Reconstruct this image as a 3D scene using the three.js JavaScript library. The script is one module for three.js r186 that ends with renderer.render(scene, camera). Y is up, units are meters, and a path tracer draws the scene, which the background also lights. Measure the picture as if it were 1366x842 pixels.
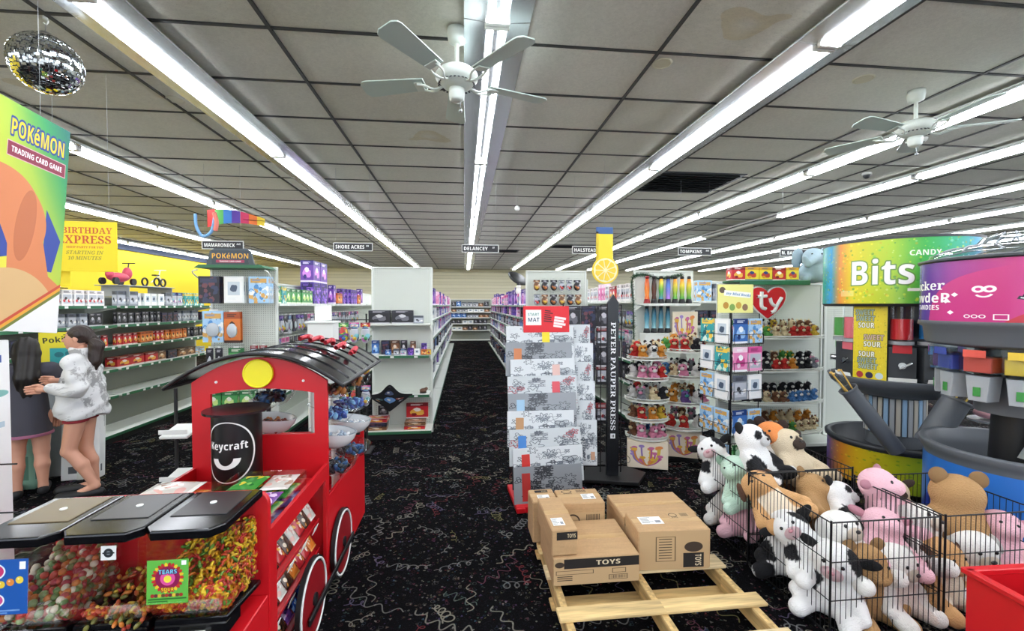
import * as THREE from 'three';
import { mergeGeometries } from 'three/addons/utils/BufferGeometryUtils.js';
import { RectAreaLightUniformsLib } from 'three/addons/lights/RectAreaLightUniformsLib.js';

// ---------------------------------------------------------------- camera, renderer, light
RectAreaLightUniformsLib.init();
const scene = new THREE.Scene();
const camera = new THREE.PerspectiveCamera(2 * Math.atan(421 / 590) * 180 / Math.PI, 1366 / 842, 0.05, 60);
camera.position.set(0, 1.7, 0);
camera.rotation.order = 'YXZ';
camera.rotation.y = -6.19 * Math.PI / 180;
camera.rotation.x = -1.36 * Math.PI / 180;
const renderer = new THREE.WebGLRenderer({ antialias: true });
renderer.toneMapping = THREE.LinearToneMapping;
renderer.toneMappingExposure = .76;
renderer.shadowMap.enabled = true;
scene.background = new THREE.Color(0xdde8f6);      // pale overcast sky, let in by the shop front behind the camera
scene.backgroundIntensity = 4.6;
const TUBE_GLOW = 42, PANEL_LIGHT = 3.2;            // the tubes themselves, and the light in front of them

// ---------------------------------------------------------------- helpers
let seed = 7;
const rnd = () => { seed = (seed * 1664525 + 1013904223) >>> 0; return seed / 4294967296; };
const rr = (a, b) => a + (b - a) * rnd();
const pick = (a) => a[Math.floor(rnd() * a.length)];
const D = Math.PI / 180;
const taken = new Map();
function numbered(n) { const k = taken.get(n) || 0; taken.set(n, k + 1); return k ? n + '_' + String(k).padStart(3, '0') : n; }
function tag(o, label, category, group) {
  o.userData = { label, category }; if (group) o.userData.group = group; return o;
}
function thing(name, label, category, pos = [0, 0, 0], turn = 0, group) {
  const o = new THREE.Group(); o.name = numbered(name); scene.add(o);
  o.position.set(...pos); o.rotation.y = turn; return tag(o, label, category, group);
}
function mesh(name, geo, mat, parent) {
  const m = new THREE.Mesh(geo, mat); m.name = parent ? name : numbered(name);
  m.castShadow = m.receiveShadow = true; (parent || scene).add(m); return m;
}
function structure(o) { o.userData.kind = 'structure'; return o; }
function place(proto, pos, turn = 0, label, group, name) {   // a copy of a thing with its parts
  const o = proto.clone(); o.name = numbered(name || proto.userData.kindName); scene.add(o);
  o.position.set(...pos); if (Array.isArray(turn)) o.rotation.set(...turn); else o.rotation.y = turn;
  o.userData = { label: label || proto.userData.label, category: proto.userData.category };
  if (group) o.userData.group = group;
  return o;
}
function proto(name, category, ...parts) {                   // parts: [partName, geometry, material] -> a thing not yet in the scene
  let o;
  if (parts.length === 1) { o = new THREE.Mesh(parts[0][1], parts[0][2]); o.castShadow = o.receiveShadow = true; }
  else { o = new THREE.Group(); for (const [n, g, m] of parts) mesh(n, g, m, o); }
  o.userData = { kindName: name, category }; return o;
}
const q0 = new THREE.Quaternion(), e0 = new THREE.Euler();
function xf(g, p = [0, 0, 0], r = [0, 0, 0], s = [1, 1, 1]) {
  const m = new THREE.Matrix4().compose(new THREE.Vector3(...p), q0.setFromEuler(e0.set(...r)), new THREE.Vector3(...(Array.isArray(s) ? s : [s, s, s])));
  return g.applyMatrix4(m);
}
const flat = (g) => { const n = g.index ? g.toNonIndexed() : g; for (const k of Object.keys(n.attributes)) if (!['position', 'normal', 'uv'].includes(k)) n.deleteAttribute(k); return n; };
const join = (...gs) => mergeGeometries(gs.flat(9).map(flat));
// box with chamfered edges; uv in metres, or 0..1 on every face when print is set
function bx(w, h, d, p = [0, 0, 0], r = [0, 0, 0], c = 0.004, print = false) {
  c = Math.min(c, w * .3, h * .3, d * .3);
  const P = [], N = [], T = [], H = [w / 2, h / 2, d / 2];
  const face = (pts, n) => {
    const [nx, ny, nz] = n, ax = Math.abs(nx) > .8 ? 0 : Math.abs(ny) > .8 ? 1 : 2;
    const uv = (q) => {
      let u = ax === 0 ? -q[2] * Math.sign(nx) : q[0] * (ax === 2 ? Math.sign(nz) || 1 : 1), v = ax === 1 ? -q[2] : q[1];
      if (print) { u = u / (ax === 0 ? d : w) + .5; v = v / (ax === 1 ? d : h) + .5; }
      return [u, v];
    };
    const a = new THREE.Vector3(...pts[0]), b = new THREE.Vector3(...pts[1]), e = new THREE.Vector3(...pts[2]);
    if (b.clone().sub(a).cross(e.clone().sub(a)).dot(new THREE.Vector3(...n)) < 0) pts = pts.slice().reverse();
    for (let i = 1; i + 1 < pts.length; i++) for (const q of [pts[0], pts[i], pts[i + 1]]) { P.push(...q); N.push(...n); T.push(...uv(q)); }
  };
  const k = 1 / Math.SQRT2, k3 = 1 / Math.sqrt(3);
  for (let a = 0; a < 3; a++) for (const s of [-1, 1]) {
    const b = (a + 1) % 3, e = (a + 2) % 3, mk = (i, j) => { const q = []; q[a] = s * H[a]; q[b] = i * (H[b] - c); q[e] = j * (H[e] - c); return q; };
    const n = [0, 0, 0]; n[a] = s; face([mk(-1, -1), mk(1, -1), mk(1, 1), mk(-1, 1)], n);
    for (const t of [-1, 1]) {   // edges between a and b
      const m1 = (j) => { const q = []; q[a] = s * H[a]; q[b] = t * (H[b] - c); q[e] = j * (H[e] - c); return q; };
      const m2 = (j) => { const q = []; q[a] = s * (H[a] - c); q[b] = t * H[b]; q[e] = j * (H[e] - c); return q; };
      const nn = [0, 0, 0]; nn[a] = s * k; nn[b] = t * k; face([m1(-1), m1(1), m2(1), m2(-1)], nn);
    }
  }
  for (const i of [-1, 1]) for (const j of [-1, 1]) for (const l of [-1, 1])
    face([[i * H[0], j * (H[1] - c), l * (H[2] - c)], [i * (H[0] - c), j * H[1], l * (H[2] - c)], [i * (H[0] - c), j * (H[1] - c), l * H[2]]], [i * k3, j * k3, l * k3]);
  const g = new THREE.BufferGeometry();
  g.setAttribute('position', new THREE.Float32BufferAttribute(P, 3)); g.setAttribute('normal', new THREE.Float32BufferAttribute(N, 3)); g.setAttribute('uv', new THREE.Float32BufferAttribute(T, 2));
  return xf(g, p, r);
}
const pbx = (w, h, d, p, r, c = .003) => bx(w, h, d, p, r, c, true);
function cyl(r1, r2, h, p = [0, 0, 0], r = [0, 0, 0], n = 24, open = false) { return xf(new THREE.CylinderGeometry(r1, r2, h, n, 1, open), p, r); }
function sph(r, p = [0, 0, 0], s = [1, 1, 1], n = 12, rot = [0, 0, 0]) { return xf(new THREE.SphereGeometry(r, n, Math.max(6, Math.round(n * .7))), p, rot, s); }
function lathe(pts, n = 32, p = [0, 0, 0]) { return xf(new THREE.LatheGeometry(pts.map(([a, b]) => new THREE.Vector2(a, b)), n), p); }
function rod(a, b, r = .003, n = 6) {
  const A = new THREE.Vector3(...a), B = new THREE.Vector3(...b), L = A.distanceTo(B), g = new THREE.CylinderGeometry(r, r, L, n, 1);
  g.applyQuaternion(new THREE.Quaternion().setFromUnitVectors(new THREE.Vector3(0, 1, 0), B.clone().sub(A).normalize()));
  g.translate((A.x + B.x) / 2, (A.y + B.y) / 2, (A.z + B.z) / 2); return g;
}
function tube(pts, r = .004, seg = 40, n = 6, closed = false) { return new THREE.TubeGeometry(new THREE.CatmullRomCurve3(pts.map((q) => new THREE.Vector3(...q)), closed), seg, r, n, closed); }
function ext(pts, depth, p, r, bevel = 0, holes = []) {      // extruded outline
  const s = new THREE.Shape(pts.map(([a, b]) => new THREE.Vector2(a, b)));
  for (const h of holes) s.holes.push(new THREE.Path(h.map(([a, b]) => new THREE.Vector2(a, b))));
  return xf(new THREE.ExtrudeGeometry(s, { depth, bevelEnabled: bevel > 0, bevelThickness: bevel, bevelSize: bevel, bevelSegments: 2, curveSegments: 10 }), p, r);
}
const circ = (r, n = 32, cx = 0, cy = 0, a0 = 0, a1 = 2 * Math.PI) => Array.from({ length: n }, (_, i) => { const a = a0 + (a1 - a0) * i / (n - (a1 - a0 > 6.28 ? 0 : 1)); return [cx + r * Math.cos(a), cy + r * Math.sin(a)]; });
function sheet(fn, nu, nv) {                                  // parametric sheet, uv 0..1
  const P = [], T = [], I = [];
  for (let j = 0; j <= nv; j++) for (let i = 0; i <= nu; i++) { P.push(...fn(i / nu, j / nv)); T.push(i / nu, j / nv); }
  for (let j = 0; j < nv; j++) for (let i = 0; i < nu; i++) { const a = j * (nu + 1) + i, b = a + nu + 1; I.push(a, a + 1, b + 1, a, b + 1, b); }
  const g = new THREE.BufferGeometry(); g.setAttribute('position', new THREE.Float32BufferAttribute(P, 3)); g.setAttribute('uv', new THREE.Float32BufferAttribute(T, 2)); g.setIndex(I); g.computeVertexNormals(); return g;
}
// surface of a distance field on a grid (surface nets)
function field(f, lo, hi, cell, colour) {
  const n = [0, 1, 2].map((i) => Math.ceil((hi[i] - lo[i]) / cell) + 1), V = new Float32Array(n[0] * n[1] * n[2]);
  const id = (i, j, k) => i + n[0] * (j + n[1] * k);
  for (let k = 0; k < n[2]; k++) for (let j = 0; j < n[1]; j++) for (let i = 0; i < n[0]; i++) V[id(i, j, k)] = f(lo[0] + i * cell, lo[1] + j * cell, lo[2] + k * cell);
  const map = new Int32Array(V.length).fill(-1), P = [], I = [];
  const C = [[0, 0, 0], [1, 0, 0], [0, 1, 0], [1, 1, 0], [0, 0, 1], [1, 0, 1], [0, 1, 1], [1, 1, 1]], E = [[0, 1], [2, 3], [4, 5], [6, 7], [0, 2], [1, 3], [4, 6], [5, 7], [0, 4], [1, 5], [2, 6], [3, 7]];
  for (let k = 0; k < n[2] - 1; k++) for (let j = 0; j < n[1] - 1; j++) for (let i = 0; i < n[0] - 1; i++) {
    const v = C.map(([a, b, c]) => V[id(i + a, j + b, k + c)]); let m = 0; for (let q = 0; q < 8; q++) if (v[q] < 0) m++;
    if (m === 0 || m === 8) continue;
    let x = 0, y = 0, z = 0, w = 0;
    for (const [a, b] of E) if ((v[a] < 0) !== (v[b] < 0)) { const t = v[a] / (v[a] - v[b]); x += C[a][0] + t * (C[b][0] - C[a][0]); y += C[a][1] + t * (C[b][1] - C[a][1]); z += C[a][2] + t * (C[b][2] - C[a][2]); w++; }
    map[id(i, j, k)] = P.length / 3; P.push(lo[0] + (i + x / w) * cell, lo[1] + (j + y / w) * cell, lo[2] + (k + z / w) * cell);
  }
  const quad = (a, b, c, d, flip) => { if (a < 0 || b < 0 || c < 0 || d < 0) return; if (flip) I.push(a, c, b, a, d, c); else I.push(a, b, c, a, c, d); };
  for (let k = 1; k < n[2] - 1; k++) for (let j = 1; j < n[1] - 1; j++) for (let i = 1; i < n[0] - 1; i++) {
    const s = V[id(i, j, k)] < 0;
    if (s !== (V[id(i + 1, j, k)] < 0)) quad(map[id(i, j - 1, k - 1)], map[id(i, j, k - 1)], map[id(i, j, k)], map[id(i, j - 1, k)], !s);
    if (s !== (V[id(i, j + 1, k)] < 0)) quad(map[id(i - 1, j, k - 1)], map[id(i - 1, j, k)], map[id(i, j, k)], map[id(i, j, k - 1)], !s);
    if (s !== (V[id(i, j, k + 1)] < 0)) quad(map[id(i - 1, j - 1, k)], map[id(i, j - 1, k)], map[id(i, j, k)], map[id(i - 1, j, k)], !s);
  }
  const g = new THREE.BufferGeometry(), N = [], T = [], h = cell * .5, col = [];
  for (let q = 0; q < P.length; q += 3) {
    const [x, y, z] = [P[q], P[q + 1], P[q + 2]], v = new THREE.Vector3(f(x + h, y, z) - f(x - h, y, z), f(x, y + h, z) - f(x, y - h, z), f(x, y, z + h) - f(x, y, z - h)).normalize();
    N.push(v.x, v.y, v.z); T.push(x + z * .7, y + z * .3); if (colour) { const c = colour(x, y, z, v); col.push(c.r, c.g, c.b); }
  }
  g.setAttribute('position', new THREE.Float32BufferAttribute(P, 3)); g.setAttribute('normal', new THREE.Float32BufferAttribute(N, 3)); g.setAttribute('uv', new THREE.Float32BufferAttribute(T, 2));
  if (colour) g.setAttribute('color', new THREE.Float32BufferAttribute(col, 3));
  g.setIndex(I); return g;
}
const smin = (a, b, k) => { const h = Math.max(k - Math.abs(a - b), 0) / k; return Math.min(a, b) - h * h * k * .25; };
const cap = (p, a, b, ra, rb) => {                          // tapered capsule
  const bx_ = b[0] - a[0], by = b[1] - a[1], bz = b[2] - a[2], px = p[0] - a[0], py = p[1] - a[1], pz = p[2] - a[2];
  const t = Math.min(1, Math.max(0, (px * bx_ + py * by + pz * bz) / (bx_ * bx_ + by * by + bz * bz || 1e-9)));
  return Math.hypot(px - bx_ * t, py - by * t, pz - bz * t) - (ra + (rb - ra) * t);
};
const ell = (p, c, r) => { const x = (p[0] - c[0]) / r[0], y = (p[1] - c[1]) / r[1], z = (p[2] - c[2]) / r[2], k = Math.hypot(x, y, z); return (k - 1) * Math.min(r[0], r[1], r[2]); };

// ---------------------------------------------------------------- textures and materials
function canvas(w, h, draw) { const c = document.createElement('canvas'); c.width = w; c.height = h; draw(c.getContext('2d'), w, h); return c; }
function ctex(w, h, draw, rep) {
  const t = new THREE.CanvasTexture(canvas(w, h, draw)); t.colorSpace = THREE.SRGBColorSpace;
  if (rep) { t.wrapS = t.wrapT = THREE.RepeatWrapping; t.repeat.set(...rep); } return t;
}
const hash = (x, y, s) => { let h = (x * 374761393 + y * 668265263 + s * 974634773) | 0; h = Math.imul(h ^ (h >>> 13), 1274126177); return ((h ^ (h >>> 16)) >>> 0) / 4294967296; };
function vnoise(x, y, per, s) { const i = Math.floor(x), j = Math.floor(y), u = x - i, v = y - j, m = (a) => ((a % per) + per) % per, su = u * u * (3 - 2 * u), sv = v * v * (3 - 2 * v);
  const a = hash(m(i), m(j), s), b = hash(m(i + 1), m(j), s), c = hash(m(i), m(j + 1), s), d = hash(m(i + 1), m(j + 1), s); return a + (b - a) * su + (c - a) * sv + (a - b - c + d) * su * sv; }
function gray(n, fn, rep, color) {                           // DataTexture from fn(u, v) -> 0..1 or [r, g, b] in 0..1
  const a = new Uint8Array(n * n * 4);
  for (let y = 0; y < n; y++) for (let x = 0; x < n; x++) { const v = fn(x / n, y / n, x, y), k = (y * n + x) * 4, c = Array.isArray(v) ? v : [v, v, v]; a[k] = c[0] * 255; a[k + 1] = c[1] * 255; a[k + 2] = c[2] * 255; a[k + 3] = 255; }
  const t = new THREE.DataTexture(a, n, n); t.magFilter = THREE.LinearFilter; t.minFilter = THREE.LinearMipmapLinearFilter; t.wrapS = t.wrapT = THREE.RepeatWrapping; t.repeat.set(rep, rep);
  if (color) t.colorSpace = THREE.SRGBColorSpace; t.needsUpdate = true; return t;
}
const std = (color, roughness = .6, metalness = 0, more = {}) => new THREE.MeshStandardMaterial({ color, roughness, metalness, ...more });
const clear = (color = 0xffffff, rough = .03) => new THREE.MeshPhysicalMaterial({ color, roughness: rough, transmission: 1, thickness: 0, ior: 1.46 });
const glow = (c, i) => new THREE.MeshStandardMaterial({ color: 0x222222, emissive: c, emissiveIntensity: i, roughness: .5 });
const fluff = gray(128, (u, v) => .5 * vnoise(u * 32, v * 32, 32, 5) + .5 * hash(Math.floor(u * 128), Math.floor(v * 128), 9), 6);
const clothBump = gray(128, (u, v, x, y) => .5 + .25 * Math.sin(x * Math.PI / 2) * Math.sin(y * Math.PI / 2) + .25 * vnoise(u * 8, v * 8, 8, 3), 20);
const pegTex = gray(64, (u, v) => { const d = Math.hypot(u - .5, v - .5); return d < .15 ? [.25, .26, .24] : [.86, .88, .84]; }, 1 / .0254, true);
const woodTex = gray(256, (u, v) => { const g = vnoise(u * 4, v * 48, 48, 11) * .5 + vnoise(u * 8, v * 128, 128, 12) * .3 + vnoise(u * 3, v * 6, 6, 13) * .35; const k = .62 + .38 * g; return [Math.min(1, .98 * k), Math.min(1, .88 * k), .68 * k]; }, 1.6, true);
const cardTex = gray(256, (u, v) => { const g = .92 + .06 * vnoise(u * 4, v * 64, 64, 21) + .04 * vnoise(u * 60, v * 60, 60, 22); return [.74 * g, .6 * g, .43 * g]; }, 2, true);
const M = {
  white: std(0xe9ebe6, .5), offwhite: std(0xdfe2d8, .55), shelf: std(0xe3e7df, .45), shelfGreen: std(0x2f6b49, .45), shelfGrey: std(0x8d9189, .5), kick: std(0x1b1b1c, .7),
  peg: std(0xffffff, .6, 0, { map: pegTex }),
  black: std(0x121214, .45), blackGloss: std(0x0d0d10, .15), blackWire: std(0x141416, .4, .3), chrome: std(0xd6d8da, .12, 1), steel: std(0xb0b3b6, .3, 1), grey: std(0x5b5f64, .45), greyLight: std(0x9fa3a6, .5), greyDark: std(0x33363a, .45),
  red: std(0xc9151f, .35), redDark: std(0x8d1019, .4), yellow: std(0xf3dc1b, .45), wood: std(0xffffff, .75, 0, { map: woodTex }), card: std(0xffffff, .8, 0, { map: cardTex }),
  acrylic: clear(0xffffff, .03), acrylicGrey: clear(0xe9eef0, .06), film: clear(0xf6f8fa, .12), fanWhite: std(0xdde5de, .4), fanBlade: std(0xc3d2cb, .5),
  skin: std(0xd9a389, .6), paperWhite: std(0xf2f2ee, .7), pinkPlush: std(0xf1c3cc, .95),
};
// ================================================================ THE SETTING
const CEIL = 3.37, GX = 0.06, GZ = -2.84, PX = 1.22, PZ = 0.655;
const X0 = -9.0, X1 = 15.2, Z0 = -20.7, Z1 = 2.6;
// carpet: black ground with printed streamers, curls and confetti
const carpetTex = ctex(2048, 2048, (c, w) => {
  c.fillStyle = '#08080a'; c.fillRect(0, 0, w, w);
  for (let i = 0; i < 52000; i++) { const s = rr(.4, 1); c.fillStyle = pick(['#101014', '#050506', '#141318', '#0c0d10', '#17151a']); c.fillRect(rnd() * w, rnd() * w, 2 + 3 * s, 2 + 3 * s); }
  const cols = ['#8f8f88', '#7d7f80', '#6f3f4d', '#8a3b40', '#6d6a45', '#4f6b60', '#5a4c78', '#7c6a5a', '#a09c90', '#b1ac98', '#7d4b6b', '#4d6e86'];
  const wrap = (x, y, r, fn) => { for (const dx of [-w, 0, w]) for (const dy of [-w, 0, w]) if (x + dx > -r && x + dx < w + r && y + dy > -r && y + dy < w + r) { c.save(); c.translate(x + dx, y + dy); fn(); c.restore(); } };
  for (let i = 0; i < 5200; i++) {
    const x = rnd() * w, y = rnd() * w, a = rnd() * 6.3, k = Math.floor(rnd() * 6), s = rr(4, 10), col = pick(cols);
    wrap(x, y, 40, () => {
      c.rotate(a); c.globalAlpha = k < 3 ? .55 : .42; c.fillStyle = c.strokeStyle = col; c.lineWidth = 2; c.beginPath();
      if (k === 0) { c.arc(0, 0, s * .6, 0, 6.3); c.fill(); } else if (k === 1) { c.moveTo(-s, s * .7); c.lineTo(s, s * .5); c.lineTo(0, -s); c.closePath(); c.fill(); }
      else if (k === 2) { c.ellipse(0, 0, s * .8, s * .45, 0, 0, 6.3); c.fill(); } else if (k === 3) { c.strokeRect(-s, -s * .6, s * 2, s * 1.3); }
      else if (k === 4) { c.arc(0, 0, s, 0, 6.3); c.stroke(); } else { c.fillRect(-s * .7, -s * .5, s * 1.4, s); }
    });
  }
  for (let i = 0; i < 150; i++) {
    const x = rnd() * w, y = rnd() * w, a = rnd() * 6.3, col = pick(['#8f8f88', '#8a8c8c', '#a09c90', '#b1ac98', '#7d4b5b', '#8a3b40', '#8a8455', '#6f7f78', '#74688a']), n = Math.floor(rr(2, 5)), R = rr(13, 24), curl = rnd() < .6, lw = rr(4.5, 7.5), bend = rr(-.05, .05), grow = rr(-.35, .5), step = rr(5, 9);
    wrap(x, y, 330, () => {
      c.rotate(a); c.globalAlpha = .66; c.strokeStyle = col; c.lineWidth = lw; c.lineCap = 'round'; c.beginPath();
      let ax = 0, ay = 0, hd = 0; for (let t = 0; t <= n * 24; t++) { const p = t / 24 * 2 * Math.PI, q = R * (1 + grow * (t / (n * 12) - 1)); hd += bend * .26; ax += Math.cos(hd) * step * .26; ay += Math.sin(hd) * step * .26; const ox = curl ? q * Math.sin(p) : 0, oy = curl ? q * Math.cos(p) : q * Math.sin(p) * 1.1, k = curl ? 1 : 1.9, px = ax * k + ox * Math.cos(hd) - oy * Math.sin(hd), py = ay * k + ox * Math.sin(hd) + oy * Math.cos(hd); if (t) c.lineTo(px, py); else c.moveTo(px, py); }
      c.stroke();
    });
  }
  c.globalAlpha = 1;
}, [1 / 2.5, 1 / 2.5]);
const carpetBump = gray(256, (u, v, x, y) => hash(x, y, 4) * .7 + .3 * vnoise(u * 20, v * 20, 20, 6), 1 / .25);
M.carpet = new THREE.MeshPhysicalMaterial({ color: 0xffffff, roughness: 1, specularIntensity: .15, map: carpetTex, bumpMap: carpetBump, bumpScale: .003 });
structure(mesh('floor', bx(X1 - X0, .1, Z1 - Z0, [(X0 + X1) / 2, -.05, (Z0 + Z1) / 2]), M.carpet));

// ceiling: lay-in tiles in a dark grid
function tileTex(stain) {
  const t = gray(256, (u, v, x, y) => {
    const n = .87 + .04 * vnoise(u * 40, v * 40, 40, 31) + .015 * vnoise(u * 5, v * 5, 5, 32) - (hash(x, y, 33) > .965 ? .1 : 0) - .04 * hash(x, y, 35);
    let c = [n, n * .995, n * .96];
    if (stain) { const d = Math.hypot((u - .3) * 1.4, v - .4) + .35 * (vnoise(u * 6, v * 6, 6, 40 + stain) - .5), k = d < .24 ? .55 * Math.min(1, (d + .1) / .25) : 0; c = [c[0] * (1 - .07 * k), c[1] * (1 - .12 * k), c[2] * (1 - .24 * k)]; }
    return c;
  }, stain ? 1 : 1 / .6, true);
  return t;
}
const tileMats = [std(0xf4f4f0, .95, 0, { map: tileTex(0) }), std(0xeeeeea, .95, 0, { map: tileTex(0) }), std(0xe9e9e3, .95, 0, { map: tileTex(0) })];
const stainMat = std(0xf0f0ea, .95, 0, { map: tileTex(3) });
const ceiling = structure(new THREE.Group()); ceiling.name = 'ceiling'; scene.add(ceiling);
mesh('slab', bx(X1 - X0, .1, Z1 - Z0, [(X0 + X1) / 2, CEIL + .16, (Z0 + Z1) / 2]), std(0x3a3a3a, .9), ceiling);
{
  const gTile = bx(PX - .02, .016, PZ - .02, [0, 0, 0], [0, 0, 0], .005), gStain = bx(PX - .02, .016, PZ - .02, [0, 0, 0], [0, 0, 0], .005, true), all = [];
  const hole = (x, z) => (Math.abs(x - 3.0) < .62 && (Math.abs(z + 5.79) < .4)) ;
  for (let i = -8; i < 14; i++) for (let k = -30; k < 11; k++) {
    const a = Math.max(X0, GX + i * PX), b = Math.min(X1, GX + (i + 1) * PX), n = Math.min(Z1, GZ + (k + 1) * PZ), m = Math.max(Z0, GZ + k * PZ); if (b - a < .05 || n - m < .05) continue;
    const full = b - a > PX - .01 && n - m > PZ - .01, x = (a + b) / 2, z = (m + n) / 2, d = Math.hypot(x, z), az = Math.atan2(x, -z) / D - 6.2;
    all.push({ x, z, w: b - a, l: n - m, full, see: full && z < -1.2 && Math.abs(az) < 52 ? d : 99 + d });
  }
  all.sort((p, q) => p.see - q.see);
  const rest = [];
  all.forEach((t, n) => {
    const y = CEIL + .006 + .003 * (hash(n, 3, 1) - .5);
    if (n < 290 && t.see < 90) {
      const st = (Math.abs(t.x + 2.98) < .3 && Math.abs(t.z + 3.8) < .4) || (Math.abs(t.x + 1.76) < .3 && Math.abs(t.z + 2.5) < .4) || (Math.abs(t.x - 1.89) < .3 && Math.abs(t.z + 2.5) < .4) || hash(n, 8, 2) > .975;
      const m = mesh('tile', st ? gStain : gTile, st ? stainMat : tileMats[Math.floor(hash(n, 5, 5) * 3)], ceiling); m.position.set(t.x, y, t.z); m.rotation.y = hash(n, 1, 9) > .5 ? Math.PI : 0;
    } else rest.push(bx(t.w - .02, .016, t.l - .02, [t.x, y, t.z]));
  });
  mesh('tile_field', join(rest), tileMats[1], ceiling).userData.kind = 'stuff';
  const bars = [], gm = std(0x2f2f2e, .6);
  for (let i = -7; i < 14; i++) if (GX + i * PX > X0 && GX + i * PX < X1) bars.push(bx(.024, .012, Z1 - Z0, [GX + i * PX, CEIL - .004, (Z0 + Z1) / 2], [0, 0, 0], .002));
  for (let k = -29; k < 11; k++) if (GZ + k * PZ > Z0 && GZ + k * PZ < Z1) bars.push(bx(X1 - X0, .01, .022, [(X0 + X1) / 2, CEIL - .004, GZ + k * PZ], [0, 0, 0], .002));
  mesh('grid', join(bars), gm, ceiling);
}
// walls
const wallYellow = std(0xf0d22c, .75, 0, { bumpMap: fluff, bumpScale: .0006 }), navy = std(0x24324f, .6), cream = std(0xd2cdb2, .7), wallPlain = std(0xc9c8bd, .8);
const wl = structure(new THREE.Group()); wl.name = 'wall_left'; scene.add(wl);
mesh('wall_board', bx(.12, CEIL + .1, Z1 - Z0, [X0 - .06, (CEIL + .1) / 2, (Z0 + Z1) / 2]), wallYellow, wl);
mesh('top_band', bx(.05, .2, Z1 - Z0, [X0 + .03, CEIL - .11, (Z0 + Z1) / 2]), navy, wl);
const wb = structure(new THREE.Group()); wb.name = 'wall_back'; scene.add(wb);
mesh('wall_board', bx(X1 - X0, CEIL + .1, .12, [(X0 + X1) / 2, (CEIL + .1) / 2, Z0 - .06]), std(0x9d9880, .8), wb);
{ const slat = bx(X1 - X0 - .1, .135, .02, [0, 0, 0], [0, 0, 0], .006), slm = [cream, std(0xcbc6aa, .7)]; for (let i = 0; i < 10; i++) mesh('slat', slat, slm[i % 2], wb).position.set((X0 + X1) / 2, 1.98 + i * .145, Z0 + .012); }
const wr = structure(new THREE.Group()); wr.name = 'wall_right'; scene.add(wr);
mesh('wall_board', bx(.12, CEIL + .1, Z1 - Z0, [X1 + .06, (CEIL + .1) / 2, (Z0 + Z1) / 2]), wallPlain, wr);
const wf = structure(new THREE.Group()); wf.name = 'wall_front'; scene.add(wf);
mesh('sill_wall', bx(X1 - X0, .45, .12, [(X0 + X1) / 2, .225, Z1 + .06]), wallPlain, wf);
mesh('header_wall', bx(X1 - X0, .5, .12, [(X0 + X1) / 2, CEIL - .15, Z1 + .06]), wallPlain, wf);
for (const x of [X0 + .6, X1 - .6]) mesh('pier', bx(1.2, CEIL + .1, .12, [x, (CEIL + .1) / 2, Z1 + .06]), wallPlain, wf);
{ // shop-front glazing behind the camera
  const n = 9, a = X0 + 1.2, b = X1 - 1.2, w = (b - a) / n;
  for (let i = 0; i < n; i++) { const win = structure(new THREE.Group()); win.name = 'window_' + (i + 1); scene.add(win); mesh('pane', bx(w - .06, 2.5, .01, [a + w * (i + .5), 1.71, Z1 + .06], [0, 0, 0], .002), M.acrylic, win); for (const s of [-1, 1]) mesh('mullion', bx(.05, 2.53, .1, [a + w * (i + .5) + s * (w / 2 - .027), 1.71, Z1 + .06]), M.steel, win); }
}
structure(mesh('pavement', bx(60, .1, 16, [3, -.1, Z1 + 8.15]), std(0xb9b6ae, .9)));

// ---------------------------------------------------------------- fluorescent strip lights
const tubeMat = glow(0xf4f8ff, TUBE_GLOW), tubeOff = std(0xd9d9d4, .3), refl = std(0xd0d3d6, .26, 1), strip = std(0xdcdfdc, .35), socket = std(0xe6e6e2, .5);
const FL = 2.44;
function stripProto(on, wide) {
  const o = new THREE.Group(), w = wide ? .13 : .085, y = -.02;
  mesh('housing', join(bx(.12, .046, FL - .004, [0, -.018, 0]), bx(wide ? .30 : .17, .006, FL - .004, [0, .0, 0])), strip, o);
  mesh('mirror_strip', bx(.118, .003, FL - .006, [0, -.0435, 0], [0, 0, 0], .001), refl, o);
  for (const s of [-1, 1]) mesh('reflector', bx(w, .004, FL - .006, [s * (.06 + w * .48), -.05 + w * .02, 0], [0, 0, s * .1], .001), refl, o);
  mesh('end_cap', bx(.14, .035, .03, [0, -.062, -FL / 2 + .02]), socket, o);
  mesh('end_cap', bx(.14, .035, .03, [0, -.062, FL / 2 - .02]), socket, o);
  for (const s of [-1, 1]) mesh('tube', cyl(.0165, .0165, FL - .07, [s * .037, -.066, 0], [Math.PI / 2, 0, 0], 10), on ? tubeMat : tubeOff, o);
  o.userData = { kindName: 'fluorescent_strip_light', category: 'ceiling light' }; return o;
}
const stripOn = stripProto(true, true), stripNarrow = stripProto(true, false), stripDark = stripProto(false, false);
const rows = [[-8.55, 0], [-6.3, 0], [-3.93, 0], [-1.95, 1], [.19, 1], [2.2, 1], [4.15, 0], [5.6, 0], [7.4, 0], [9.1, 0], [10.9, 0], [13.1, 0]];
const rowWhere = ['running next to the navy-topped yellow wall', 'in the second row out from the yellow wall', 'in the row above the girls and the rainbow kite', 'in the mirrored row left of the near ceiling fan', 'in the mirrored row behind the near ceiling fan blades', 'in the mirrored row beside the dark square vent', 'in the row crossing behind the far ceiling fan', 'in the row above the shelves with plush racks', 'in the row above the candy drum displays', 'in the second row beyond the far ceiling fan', 'in the third row beyond the far ceiling fan', 'in the row nearest the plain right wall'];
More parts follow.
